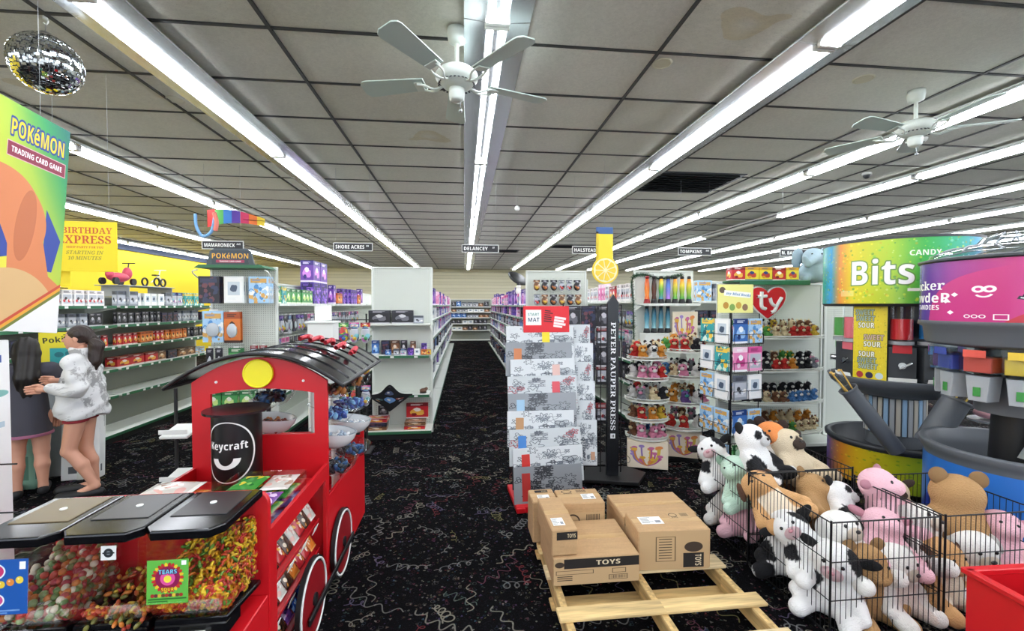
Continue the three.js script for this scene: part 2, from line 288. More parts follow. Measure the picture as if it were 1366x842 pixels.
rows.forEach(([x, wide], r) => {
  for (let i = 0; i < 9; i++) {
    const z = 1.15 - i * FL, off = (r === 7 && i === 4);
    const o = place(off ? stripDark : wide ? stripOn : stripNarrow, [x, CEIL - .034, z], 0, off ? 'unlit fluorescent strip light, dark gap in a row of lit tubes' : 'lit twin-tube fluorescent strip light ' + rowWhere[r], off ? undefined : 'strip lights ' + rowWhere[r]);
    if (i % 3 === 1) {   // one soft light just under the glowing tubes of every three fittings
      for (const s of [-1, 1]) { const l = new THREE.RectAreaLight(0xf7f8ff, PANEL_LIGHT, .033, FL * 3 - .07); l.position.set(x + s * .037, CEIL - .034 - .084, z); l.rotation.x = -Math.PI / 2; scene.add(l); }
    }
  }
});
// ---------------------------------------------------------------- ceiling fittings
function fan(pos, turn, label) {
  const o = thing('ceiling_fan', label, 'ceiling fan', pos, turn);
  mesh('canopy', lathe([[.001, 0], [.055, 0], [.058, -.03], [.05, -.075], [.02, -.09], [.001, -.09]], 24), M.fanWhite, o);
  mesh('rod', cyl(.013, .013, .2, [0, -.13, 0]), M.fanWhite, o);
  const F = new THREE.Vector3(0, -.08, 0);
  const mo = mesh('motor', lathe([[.001, -.15], [.05, -.15], [.1, -.165], [.125, -.19], [.128, -.215], [.11, -.235], [.085, -.26], [.06, -.275], [.001, -.275]], 32, [0, -.08, 0]), M.fanWhite, o);
  const v = []; for (let i = 0; i < 28; i++) { const a = i / 28 * 2 * Math.PI; v.push(bx(.004, .028, .012, [Math.cos(a) * .102, -.247, Math.sin(a) * .102], [0, -a, .9], .001)); }
  mesh('vent_slots', xf(join(v), [0, -.08, 0]), M.greyDark, mo);
  mesh('switch_housing', lathe([[.001, -.27], [.046, -.27], [.048, -.3], [.044, -.335], [.03, -.35], [.001, -.352]], 24, [0, -.08, 0]), M.fanWhite, o);
  mesh('pull_chain', xf(join(rod([.02, -.35, .01], [.02, -.4, .01], .0015), sph(.012, [.02, -.405, .01])), [0, -.08, 0]), M.steel, o);
  for (let i = 0; i < 5; i++) {
    const b = new THREE.Group(); b.name = 'blade'; o.add(b); b.position.copy(F); b.rotation.y = i * 72 * D;
    const s = [[.2, -.05], [.56, -.072], [.585, -.066], [.605, -.04], [.605, .04], [.585, .066], [.56, .072], [.2, .05]];
    const g = ext(s, .007, [0, -.232, 0], [-Math.PI / 2 + .2, 0, 0]);
    mesh('paddle', g, M.fanBlade, b);
    mesh('blade_arm', join(tube([[.09, -.255, 0], [.14, -.27, -.012], [.19, -.255, -.035], [.24, -.243, -.03]], .007, 12), tube([[.09, -.255, 0], [.14, -.27, .012], [.19, -.255, .035], [.24, -.243, .03]], .007, 12), bx(.05, .006, .08, [.235, -.243, 0], [.2, 0, 0])), M.fanWhite, b);
  }
  return o;
}
fan([-.04, CEIL - .012, -2.72], 20 * D, 'white five-blade ceiling fan hung beside the mirrored light row');
fan([3.5, CEIL - .005, -3.12], 47 * D, 'white five-blade ceiling fan overlapping the light row above the candy drums');
// dark return-air vents
function vent(x, z, w, d, label) {
  const o = thing('ceiling_vent', label, 'vent', [x, CEIL - .012, z]);
  mesh('frame', ext([[-w / 2, -d / 2], [w / 2, -d / 2], [w / 2, d / 2], [-w / 2, d / 2]], .012, [0, 0, 0], [-Math.PI / 2, 0, 0], 0, [[[-w / 2 + .05, -d / 2 + .05], [w / 2 - .05, -d / 2 + .05], [w / 2 - .05, d / 2 - .05], [-w / 2 + .05, d / 2 - .05]]]), M.greyDark, o);
  mesh('backing', bx(w - .08, .006, d - .08, [0, .008, 0]), M.black, o);
  for (let i = 0; i < 9; i++) mesh('louvre', bx(w - .1, .002, .05, [0, .0, -d / 2 + .09 + i * (d - .18) / 8], [.6, 0, 0], .0005), M.greyDark, o);
}
vent(3.02, -5.79, 1.15, .95, 'dark louvred square ceiling vent near the far ceiling fan');
vent(1.1, -13.6, 1.15, .6, 'dark ceiling vent beside the mirrored row over the long aisle');
vent(2.95, -12.4, 1.5, .6, 'dark ceiling vent deep in the shop past the lemon sign');
const ringG = join(lathe([[.052, 0], [.058, -.006], [.066, -.006], [.07, 0]], 32), cyl(.054, .054, .004, [0, -.001, 0]));
for (const [x, z, l, m] of [[-2.32, -3.9, 'round recessed ceiling plate with a dark ring by the left mirrored row', std(0xc4c3b4, .7)], [1.36, -2.96, 'pale round ceiling plate by the tile joint right of the near fan', std(0xcdc9b0, .8)], [2.93, -3.0, 'pale oval-looking round ceiling plate between the far fan and mirrored row', std(0xcdc9b0, .8)]])
  tag(mesh('ceiling_plate', xf(ringG.clone(), [x, CEIL - .004, z]), m), l, 'ceiling plate');
{ const o = thing('hanging_ball', 'small white ball hung on a thread from the ceiling over the aisle', 'ball', [.71, CEIL, -5.9]); mesh('thread', rod([0, 0, 0], [0, -.36, 0], .0015), M.greyLight, o); mesh('ball', sph(.035, [0, -.38, 0], [1, 1, 1], 16), M.white, o); }
{ const o = thing('ceiling_camera', 'small white dome camera on the ceiling between two right light rows', 'camera', [5.05, CEIL - .004, -5.1]); mesh('mount', cyl(.05, .055, .03, [0, -.015, 0]), M.white, o); mesh('dome', sph(.04, [0, -.035, 0]), M.greyDark, o); }
{ const o = thing('smoke_detector', 'round white smoke detector on the ceiling above the right light rows', 'smoke detector', [4.55, CEIL - .004, -4.0]); mesh('body', lathe([[.001, -.035], [.04, -.033], [.05, -.02], [.055, 0]], 24), M.white, o); mesh('grille', cyl(.03, .03, .004, [0, -.035, 0]), M.greyLight, o); }
// disco ball
{
  const R = .165, o = thing('disco_ball', 'mirror-tiled disco ball hanging from a white ceiling hook', 'disco ball', [-2.4, CEIL, -2.87]);
  mesh('hook', join(cyl(.012, .012, .02, [0, -.01, 0]), tube([[0, -.015, 0], [.014, -.03, 0], [.004, -.048, 0], [-.01, -.04, 0]], .004, 16)), M.white, o);
  mesh('chain', rod([0, -.045, 0], [0, -.11, 0], .0025), M.steel, o);
  mesh('top_cap', cyl(.025, .03, .015, [0, -.105, 0]), M.steel, o);
  const cy = -.11 - R; mesh('core', sph(R - .004, [0, cy, 0], [1, 1, 1], 32), M.greyDark, o);
  const t = []; for (let j = 1; j < 34; j++) { const th = j / 34 * Math.PI, n = Math.max(4, Math.round(68 * Math.sin(th))); for (let i = 0; i < n; i++) { const ph = i / n * 2 * Math.PI + j * .3; const g = bx(R * Math.PI / 34 * .9, R * Math.PI / 34 * .9, .003, [0, 0, R - .002], [0, 0, 0], .0005); xf(g, [0, 0, 0], [rr(-.03, .03), rr(-.03, .03), 0]); xf(g, [0, 0, 0], [th - Math.PI / 2, 0, 0]); xf(g, [0, cy, 0], [0, ph, 0]); t.push(g); } }
  mesh('mirror_tiles', join(t), std(0xd8dde0, .04, 1), o).userData.kind = 'stuff';
}
// ================================================================ PACKAGING PRINTS AND PRODUCTS
function art(style, pal, w = 192, h = 256) {                 // flat package print: panels, blobs and bands, no lettering
  return ctex(w, h, (c) => {
    const [bg, a, b, d] = pal; c.fillStyle = bg; c.fillRect(0, 0, w, h);
    const blob = (x, y, r, col) => { c.fillStyle = col; c.beginPath(); for (let i = 0; i <= 14; i++) { const t = i / 14 * 6.283, q = r * (.75 + .35 * hash(i % 14, Math.floor(x + y), 3)); c.lineTo(x + q * Math.cos(t), y + q * Math.sin(t)); } c.fill(); };
    const bars = (x, y, ww, n, col) => { c.fillStyle = col; for (let i = 0; i < n; i++) c.fillRect(x, y + i * 9, ww * (.6 + .4 * hash(i, x | 0, 6)), 5); };
    if (style === 'figure') { c.fillStyle = a; c.fillRect(0, 0, w, h * .22); blob(w * .5, h * .58, w * .33, b); blob(w * .5, h * .42, w * .17, d); blob(w * .35, h * .75, w * .14, a); bars(w * .2, h * .07, w * .6, 3, d); c.fillStyle = d; c.fillRect(0, h * .92, w, h * .08); }
    if (style === 'window') { c.fillStyle = a; c.fillRect(0, 0, w, h * .25); c.fillStyle = '#b9bcc4'; c.fillRect(w * .1, h * .3, w * .8, h * .58); for (let i = 0; i < 5; i++) blob(w * (.2 + .15 * i), h * (.45 + .25 * hash(i, 2, w)), w * .13, [b, d, a, b, '#f2efe9'][i]); bars(w * .15, h * .07, w * .7, 4, d); }
    if (style === 'busy') { for (let i = 0; i < 38; i++) blob(rnd() * w, rnd() * h, rr(8, w * .17), pick([a, b, d, bg])); c.fillStyle = d; c.fillRect(w * .1, h * .08, w * .8, h * .16); bars(w * .18, h * .11, w * .6, 2, a); }
    if (style === 'tag') { c.fillStyle = a; c.fillRect(w * .08, h * .06, w * .84, h * .88); c.fillStyle = b; c.fillRect(w * .2, h * .2, w * .6, h * .5); blob(w * .5, h * .45, w * .2, d); bars(w * .2, h * .78, w * .55, 3, bg); }
    if (style === 'doodle') { const dk = (i) => hash(i, w, h) > .8 ? d : a; for (let i = 0; i < 34; i++) { const x = rr(.06, .94) * w, y = rr(.08, .92) * h, R = rr(16, 50); c.lineWidth = rr(2, 4.5); if (i % 5 === 1) { c.fillStyle = a; c.globalAlpha = .35; c.fillRect(x - R, y - R * .6, R * 1.7, R); c.globalAlpha = 1; } c.strokeStyle = dk(i); c.fillStyle = '#ffffff55'; const m = 3 + Math.floor(rnd() * 5), ph = rnd() * 6; c.beginPath(); for (let t = 0; t <= 40; t++) { const q = t / 40 * 6.283, rad = R * (.7 + .3 * Math.sin(q * m + ph)); c.lineTo(x + rad * Math.cos(q), y + rad * .8 * Math.sin(q)); } c.stroke(); if (i % 3 === 0) { c.beginPath(); c.arc(x, y, R * .35, 0, 6.3); c.stroke(); } if (i % 4 === 0) { c.beginPath(); for (let k = 0; k < 4; k++) { c.moveTo(x - R, y - R * .4 + k * R * .3); c.lineTo(x + R, y - R * .4 + k * R * .3); } c.stroke(); } } c.fillStyle = b; c.fillRect(w * .8, h * .7, w * .13, h * .18); }
    if (style === 'line') { c.strokeStyle = a; c.lineWidth = 3; for (let i = 0; i < 7; i++) { c.beginPath(); let x = rr(.1, .9) * w, y = rr(.1, .9) * h; c.moveTo(x, y); for (let k = 0; k < 9; k++) { x = Math.min(w * .95, Math.max(w * .05, x + rr(-40, 40))); y = Math.min(h * .95, Math.max(h * .05, y + rr(-40, 40))); c.quadraticCurveTo(x + rr(-25, 25), y + rr(-25, 25), x, y); } c.stroke(); } c.fillStyle = b; c.fillRect(w * .06, h * .1, w * .16, h * .22); c.fillStyle = d; c.fillRect(w * .7, h * .68, w * .22, h * .2); }
    if (style === 'stripes') { for (let i = 0; i < 12; i++) { c.fillStyle = [a, b, d][i % 3]; c.fillRect(0, i * h / 12, w, h / 16); } blob(w / 2, h / 2, w * .25, d); }
  });
}
const A = {};
const artMat = (k, style, pal, rough = .35, w, h) => { A[k] = std(0xffffff, rough, 0, { map: art(style, pal, w, h) }); return A[k]; };
artMat('pink', 'figure', ['#e58ab8', '#f6d5e4', '#c23e84', '#ffffff']); artMat('pinkwin', 'window', ['#e9a3c6', '#d44c93', '#f2d0e0', '#7b2a58']);
artMat('purple', 'busy', ['#4a2d8f', '#8a5cd0', '#c08be0', '#241a55']); artMat('violet', 'figure', ['#6b3fa0', '#3b2a7a', '#d58be0', '#f4e6ff']);
artMat('blue', 'figure', ['#3d6fb5', '#1c3a77', '#9cc6ee', '#f2f6fa']); artMat('sky', 'busy', ['#a9d0ee', '#4f8cc9', '#f4f6f4', '#d6a65a']);
artMat('black', 'figure', ['#1c1b20', '#2c2a33', '#6b6a72', '#c9c7cc']); artMat('blackred', 'window', ['#17161a', '#8e1d25', '#4b4a52', '#d8d4d0']);
artMat('darkmix', 'busy', ['#211f2b', '#463a5c', '#6d4048', '#353b57']); artMat('white', 'tag', ['#eef0ee', '#f7f7f4', '#c9d4dc', '#46566b']);
artMat('whitered', 'window', ['#f1efed', '#e5dfdc', '#c8323b', '#3a3436']); artMat('green', 'figure', ['#4d9a55', '#2a6a3b', '#cfe38d', '#f3f4e0']);
artMat('red', 'figure', ['#c5262f', '#7a1119', '#f0b54a', '#f8f1ea']); artMat('orange', 'figure', ['#d9762e', '#a94a1c', '#f3c77f', '#402217']);
artMat('teal', 'busy', ['#3aa3a6', '#1f6d78', '#d4e9d9', '#f0c94a']); artMat('yellow', 'figure', ['#ecd23b', '#d79c1e', '#c33c2d', '#2b3c7a']);
artMat('brown', 'figure', ['#7a5136', '#4a2f22', '#d0a173', '#efe0cc']); artMat('silver', 'window', ['#8f949c', '#575c66', '#cfd3da', '#2c2f36']);
artMat('rainbow', 'stripes', ['#d23b2b', '#e8862d', '#efd63c', '#3a7fc1']); artMat('candy', 'busy', ['#7a2f8c', '#3b8f4d', '#d8b13a', '#c93a3f']);
artMat('mix1', 'window', ['#5b6fb0', '#d6509a', '#e9c04c', '#f4f0ee']); artMat('mix2', 'window', ['#c8cbd2', '#39356b', '#b86aa8', '#7fc1c9']);
artMat('mat1', 'doodle', ['#d3d7d8', '#666c74', '#c79a7c', '#3a3e44'], .2, 384, 256); artMat('mat2', 'doodle', ['#c6cbcc', '#565a62', '#c98a8a', '#a8383e'], .2, 384, 256); artMat('mat3', 'doodle', ['#8c9094', '#3a3d42', '#b89684', '#1f2126'], .2, 384, 256);
// a box, a hanging card with a moulded toy, a bagged toy with a header card, a book, a tin
const PR = new Map();
const desc = { pink: 'pink', pinkwin: 'pink window-front', purple: 'purple patterned', violet: 'violet', blue: 'blue', sky: 'pale blue', black: 'black', blackred: 'black and red window-front', darkmix: 'dark mixed-colour', white: 'white', whitered: 'white and red window-front', green: 'green', red: 'red', orange: 'orange', teal: 'teal patterned', yellow: 'yellow', brown: 'brown', silver: 'silver-grey window-front', rainbow: 'rainbow-striped', candy: 'candy-coloured', mix1: 'blue and pink window-front', mix2: 'grey and navy window-front' };
function prod(kind, k, w, h, d = .05) {
  const id = [kind, k, w, h, d].join(); if (PR.has(id)) return PR.get(id);
  let o; const m = A[k];
  if (kind === 'box') o = proto('product_box', 'box', ['box', pbx(w, h, d, [0, h / 2, 0]), m]);
  if (kind === 'book') o = proto('book', 'book', ['cover', join(pbx(w, h, .004, [0, h / 2, d / 2]), pbx(w, h, .004, [0, h / 2, -d / 2]), pbx(.004, h, d, [-w / 2, h / 2, 0])), m], ['pages', bx(w - .008, h - .01, d - .006, [0, h / 2, 0]), M.paperWhite]);
  if (kind === 'card') o = proto('carded_toy', 'toy', ['card', pbx(w, h, .003, [0, -h / 2, 0]), m], ['blister', join(sph(.5, [0, -h * .6, .012], [w * .66, h * .46, d * .7], 12)), M.blister], ['hang_tab', bx(w * .35, .02, .003, [0, .01, 0]), M.paperWhite]);
  if (kind === 'bag') o = proto('bagged_toy', 'toy', ['header_card', pbx(w, h * .22, .006, [0, -h * .11, 0]), m], ['bag', xf(sph(.5, [0, 0, 0], [w, h * .8, d], 14), [0, -h * .56, .004]), k === 'brown' || k === 'silver' || k === 'black' ? A[k] : k === 'candy' || k === 'green' ? A.candy : A.mix2], ['toy', join(sph(w * .22, [w * .05, -h * .72, d * .38]), sph(w * .15, [-w * .2, -h * .6, d * .36])), toyMats[Math.floor(hash(w * 999 | 0, k.length, 3) * toyMats.length)]]);
  PR.set(id, o); return o;
}
M.blister = std(0xbfc6cc, .12, 0, {}); const toyMats = [std(0xc8423f, .4), std(0xd7b13c, .4), std(0x3f8f56, .4), std(0xb8703a, .4), std(0x3f66b0, .4)];
const kindWord = { box: 'box', book: 'book', card: 'carded toy hanging', bag: 'bagged toy hanging' };
const nameOf = (kind, k, w, h) => kind === 'box' ? (/pink|violet/.test(k) ? 'doll_box' : h < .19 && w < .14 ? 'small_toy_box' : 'toy_box') : { book: 'book', card: 'carded_toy', bag: 'bagged_toy' }[kind];
function put(kind, k, w, h, d, pos, turn, where) { return place(prod(kind, k, w, h, d), kind === 'box' || kind === 'book' ? [pos[0], pos[1] + .0015, pos[2]] : pos, turn, `${desc[k]} ${kindWord[kind]} ${where}`, `${desc[k]} ${kind} items ${where}`, nameOf(kind, k, w, h)); }

// ================================================================ SHELVING
// local frame: x along the run, z outwards from the back panel, origin on the floor at the middle of the back panel
function unit(label, pos, turn, L, H, levels, o = {}) {
  const g = thing(o.name || 'gondola_shelving', label, 'shelving', pos, turn, o.group);
  const base = o.base ?? .42;
  mesh('base_deck', join(bx(L, .03, base, [0, .1, base / 2]), bx(L, .015, .02, [0, .09, base - .005])), M.shelf, g);
  mesh('kick_plate', bx(L, .085, .02, [0, .0425, base - .04]), M.kick, g);
  if (o.rail !== false) mesh('base_rail', bx(L, .035, .006, [0, .095, base + .004]), o.rail || M.shelfGreen, g);
  mesh('back_panel', bx(L, H - .1, .02, [0, .1 + (H - .1) / 2, 0]), o.back || M.peg, g);
  for (const s of [-1, 1]) mesh('upright', bx(.03, H, .045, [s * (L / 2 - .015), H / 2, 0]), M.shelf, g);
  mesh('top_cap', bx(L, .02, .05, [0, H, 0]), M.shelf, g);
  for (const [y, d, railM] of levels) {
    const s = mesh('shelf', bx(L - .06, .022, d, [0, y - .011, .015 + d / 2]), M.shelf, g);
    if (railM !== null) mesh('price_rail', bx(L - .06, .034, .006, [0, y - .016, .018 + d]), railM || M.shelfGreen, s);
    for (const q of [-1, 1]) mesh('bracket', ext([[0, 0], [d * .9, -.01], [0, -.08]], .004, [q * (L / 2 - .02), y - .022, .02], [0, -Math.PI / 2, 0]), M.shelf, s);
    const tags = []; for (let x = -L / 2 + .12; x < L / 2 - .1; x += rr(.14, .3)) tags.push(bx(.045, .026, .002, [x, y - .016, .0225 + d], [0, 0, 0], .0005));
    if (tags.length && railM !== null) mesh('price_tag', join(tags), M.paperWhite, s).userData.kind = 'stuff';
  }
  g.updateMatrixWorld();
  g.userData.at = undefined; delete g.userData.at;
  return { at: (x, y, z) => g.localToWorld(new THREE.Vector3(x, y, z)).toArray(), turn, L, H, g };
}
// a row of products standing on a shelf: items [kind, print, w, h, d]
function row(u, y, d, items, where, o = {}) {
  let x = (o.x0 ?? -u.L / 2 + .06); const end = o.x1 ?? u.L / 2 - .06; let n = 0;
  while (x < end) {
    const [kind, k, w, h, dd] = items[o.seq ? n % items.length : Math.floor(rnd() * items.length)]; n++;
    const rep = o.seq ? 1 : Math.ceil(rr(.2, o.rep || 2.4));
    for (let i = 0; i < rep && x + w < end; i++) {
      const jig = rr(-.025, .025);
      put(kind, k, w, h, dd, u.at(x + w / 2, y, Math.max(.02 + dd / 2, d - dd / 2 - .02 - rr(0, .05))), u.turn + jig, where);
      x += w + rr(.008, .024);
    }
    if (x + w >= end) break;
    if (rnd() < (o.gap ?? .12)) x += rr(.03, .12);
  }
}
// far stock, too small to pick apart: one object of kind stuff
const farParts = new Map();
function farRow(u, y, d, items) { for (let x = -u.L / 2 + .06; x < u.L / 2 - .2;) { const [, k, w, h, dd] = pick(items); const g = pbx(w, h, dd, [0, h / 2 + .0015, 0]); xf(g, u.at(x + w / 2, y, Math.max(.03 + dd / 2, d - dd / 2 - rr(.02, .07))), [0, u.turn, 0]); if (!farParts.has(k)) farParts.set(k, []); farParts.get(k).push(g); x += w + rr(.008, .05); } }
function farBuild() { const g = new THREE.Group(); g.name = 'far_shelf_stock'; g.userData = { kind: 'stuff', label: 'small boxed toys packed on the distant shelves', category: 'stock' }; scene.add(g); for (const [k, a] of farParts) mesh('boxes', join(a), A[k], g); }
// a row of things hanging from peg hooks
function pegs(u, y, items, where, o = {}) {
  let x = (o.x0 ?? -u.L / 2 + .1); const end = o.x1 ?? u.L / 2 - .08; const hk = [];
  while (x < end) {
    const [kind, k, w, h, dd] = pick(items); if (x + w > end) break;
    const z = o.z ?? rr(.1, .2);
    hk.push(rod(u0(x + w / 2, y + .026, .01), u0(x + w / 2, y + .03, z + .03), .0025, 5));
    for (let i = 0; i < (o.deep || 1); i++) put(kind, k, w, h, dd, u.at(x + w / 2, y, z - i * .045), u.turn + rr(-.05, .05), where);
    x += w + rr(.012, .03);
  }
  if (hk.length) mesh('peg_hooks', join(hk), M.steel, u.g).userData.kind = 'stuff';
}
const u0 = (x, y, z) => [x, y, z];
// ================================================================ GONDOLAS
const PINKS = [['box', 'pink', .16, .3, .08], ['box', 'pinkwin', .2, .28, .1], ['box', 'violet', .12, .32, .08], ['box', 'white', .14, .26, .08], ['box', 'pink', .1, .24, .07], ['box', 'mix1', .18, .25, .09]];
const DARKS = [['box', 'darkmix', .18, .26, .1], ['box', 'black', .14, .22, .08], ['box', 'blackred', .2, .24, .1], ['box', 'mix2', .16, .27, .08], ['box', 'silver', .2, .2, .12], ['box', 'blue', .15, .24, .09]];
const MIXED = [['box', 'mix1', .18, .24, .08], ['box', 'mix2', .2, .22, .1], ['box', 'blue', .14, .25, .08], ['box', 'white', .18, .2, .1], ['box', 'purple', .15, .24, .08], ['box', 'silver', .22, .18, .1], ['box', 'pinkwin', .16, .22, .1]];
const HANG = [['card', 'darkmix', .13, .24, .05], ['card', 'mix2', .14, .26, .05], ['card', 'pinkwin', .12, .22, .05], ['bag', 'purple', .12, .24, .05], ['card', 'black', .12, .25, .05], ['bag', 'mix1', .13, .24, .05]];
const LV = [[.57, .36], [.9, .36], [1.18, .34], [1.45, .32], [1.7, .3]];
// left gondola beside the girls (faces +x)
{
  for (let i = 0; i < 2; i++) {
    const u = unit(i ? 'long grey shelving with green price rails, section away from the girls' : 'long grey shelving with green price rails, section behind the girls', [-4.7, 0, -4.95 - i * 2.24], Math.PI / 2, 2.24, 1.8, [[.57, .36], [.9, .36], [1.18, .36], [1.45, .36], [1.69, .36]], { back: M.shelfGrey });
    const s = i ? ' on the left shelving past the girls' : ' on the left shelving behind the girls';
    row(u, 1.69, .36, i ? [['box', 'white', .12, .17, .06], ['box', 'silver', .16, .19, .06], ['box', 'mix2', .12, .2, .06], ['box', 'teal', .12, .2, .05]] : [['box', 'whitered', .09, .18, .07], ['box', 'whitered', .13, .18, .07]], 'on the top shelf' + s.replace(' on the', ' of the'), { rep: 4, gap: .05 });
    if (!i) { mesh('display_tray', join(bx(1.1, .012, .3, [-.1, 1.885, .2])), M.blackGloss, u.g); row(u, 1.893, .36, [['box', 'whitered', .1, .16, .07], ['box', 'blackred', .1, .16, .07]], 'on the black riser of the left shelving', { x0: -.62, x1: .42, rep: 5, gap: .02 }); }
    row(u, 1.45, .36, [['box', 'black', .1, .15, .05], ['box', 'silver', .09, .16, .05], ['box', 'green', .09, .15, .05], ['box', 'darkmix', .12, .14, .05], ['box', 'black', .08, .16, .05], ['box', 'silver', .11, .15, .05]], 'on the second shelf' + s.replace(' on the', ' of the'), { rep: 4 });
    row(u, 1.18, .36, i ? [['box', 'orange', .09, .15, .05], ['box', 'black', .09, .16, .05], ['box', 'red', .08, .15, .05]] : [['box', 'black', .09, .16, .05], ['box', 'darkmix', .08, .17, .05], ['box', 'red', .08, .15, .05]], 'on the third shelf' + s.replace(' on the', ' of the'), { rep: 5, gap: .06 });
    row(u, .9, .36, [['box', 'brown', .22, .12, .16], ['box', 'red', .24, .13, .15], ['box', 'sky', .26, .1, .16], ['box', 'blue', .2, .11, .14], ['box', 'brown', .18, .13, .15], ['box', 'darkmix', .22, .12, .15]], 'on the fourth shelf' + s.replace(' on the', ' of the'), { rep: 2, gap: .05 });
  }
}
// pegboard end display under the green canopy, and the gondola behind it (faces +x)
{
  const E = unit('pegboard end display with a green canopy shelf and hanging packs', [-2.63, 0, -5.66], 0, .76, 2.15, [[.5, .3]], { back: M.peg, name: 'end_display' });
  mesh('canopy_shelf', ext([[-.38, 0], [.38, 0], [.33, .035], [-.33, .035]], .34, [0, 2.12, 0], [0, 0, 0]), M.shelfGreen, E.g);
  mesh('canopy_frame', join(tube([[-.36, 2.1, .3], [-.4, 2.08, .33], [-.4, 2.0, .2], [-.4, 1.9, .02]], .008, 20), tube([[.36, 2.1, .3], [.4, 2.08, .33], [.4, 2.0, .2], [.4, 1.9, .02]], .008, 20)), M.shelf, E.g);
  for (const [x, k, nm] of [[-.27, 'darkmix', 'dark hanging pack with a pale shape under the green canopy'], [.0, 'white', 'white hanging pack in the middle under the green canopy'], [.27, 'sky', 'pale blue hanging pack under the green canopy']])
    for (let i = 0; i < 3; i++) place(prod('box', k, .22, .31, .035), E.at(x, 1.72, .24 - i * .05), rr(-.04, .04), nm, 'stacked ' + k + ' packs under the canopy', 'hanging_pack');
  pegs(E, 1.63, [['card', 'sky', .22, .36, .05]], 'on the pegboard end display below the canopy', { x0: -.36, x1: -.12, z: .22, deep: 2 });
  pegs(E, 1.62, [['card', 'orange', .18, .36, .05]], 'on the pegboard end display below the canopy', { x0: -.13, x1: .1, z: .22, deep: 2 });
  pegs(E, 1.2, [['card', 'black', .08, .3, .04]], 'low on the pegboard end display', { x0: -.34, x1: -.1, z: .2 });
  pegs(E, 1.2, [['card', 'green', .18, .26, .04]], 'low on the pegboard end display', { x0: -.1, x1: .12, z: .2 });
  pegs(E, 1.22, [['card', 'blackred', .09, .13, .04], ['card', 'yellow', .12, .15, .04]], 'low on the pegboard end display', { x0: .12, x1: .36, z: .15 });
  row(E, .5, .3, [['box', 'green', .16, .2, .1], ['box', 'mix1', .18, .2, .1]], 'on the low shelf of the pegboard end display');
  for (let i = 0; i < 3; i++) {
    const u = unit(`white shelving behind the pegboard end display, ${['first section with tall purple boxes', 'second section with purple packs', 'third section'][i]}`, [-2.66, 0, -6.98 - i * 2.5], Math.PI / 2, 2.46, 2.0, [[.57, .36], [.95, .36], [1.72, .36, M.shelf]], { back: M.peg });
    if (i > 1) continue;
    const s = ['on the shelving with tall purple boxes', 'on the shelving past the tall purple boxes'][i];
    row(u, 1.72, .36, i ? [['box', 'purple', .2, .3, .12], ['box', 'violet', .16, .34, .1], ['box', 'orange', .24, .2, .12]] : [['box', 'teal', .14, .22, .1], ['box', 'green', .16, .2, .1], ['box', 'sky', .22, .28, .1]], s, { rep: 2, gap: .05, x0: i ? undefined : -1.15, x1: i ? undefined : .28 });
    if (!i) {
      for (const [a, b] of [[.48, 0], [.84, 0], [.48, 1], [.84, 1]]) place(prod('box', b ? 'violet' : 'purple', .34, .34, .2), u.at(a, 1.7215 + b * .342, .2), u.turn, b ? 'upper purple patterned gift box of the stack on the white shelf' : 'lower purple patterned gift box of the stack on the white shelf', b ? 'upper purple gift boxes' : 'lower purple gift boxes', 'gift_box');
      row(u, 1.72, .36, [['box', 'purple', .18, .26, .1], ['box', 'violet', .16, .3, .1]], s, { x0: 1.03 });
    }
    pegs(u, 1.56, HANG, s, { deep: 2, z: .24 }); pegs(u, 1.25, HANG, s, { z: .2 });
  }
}
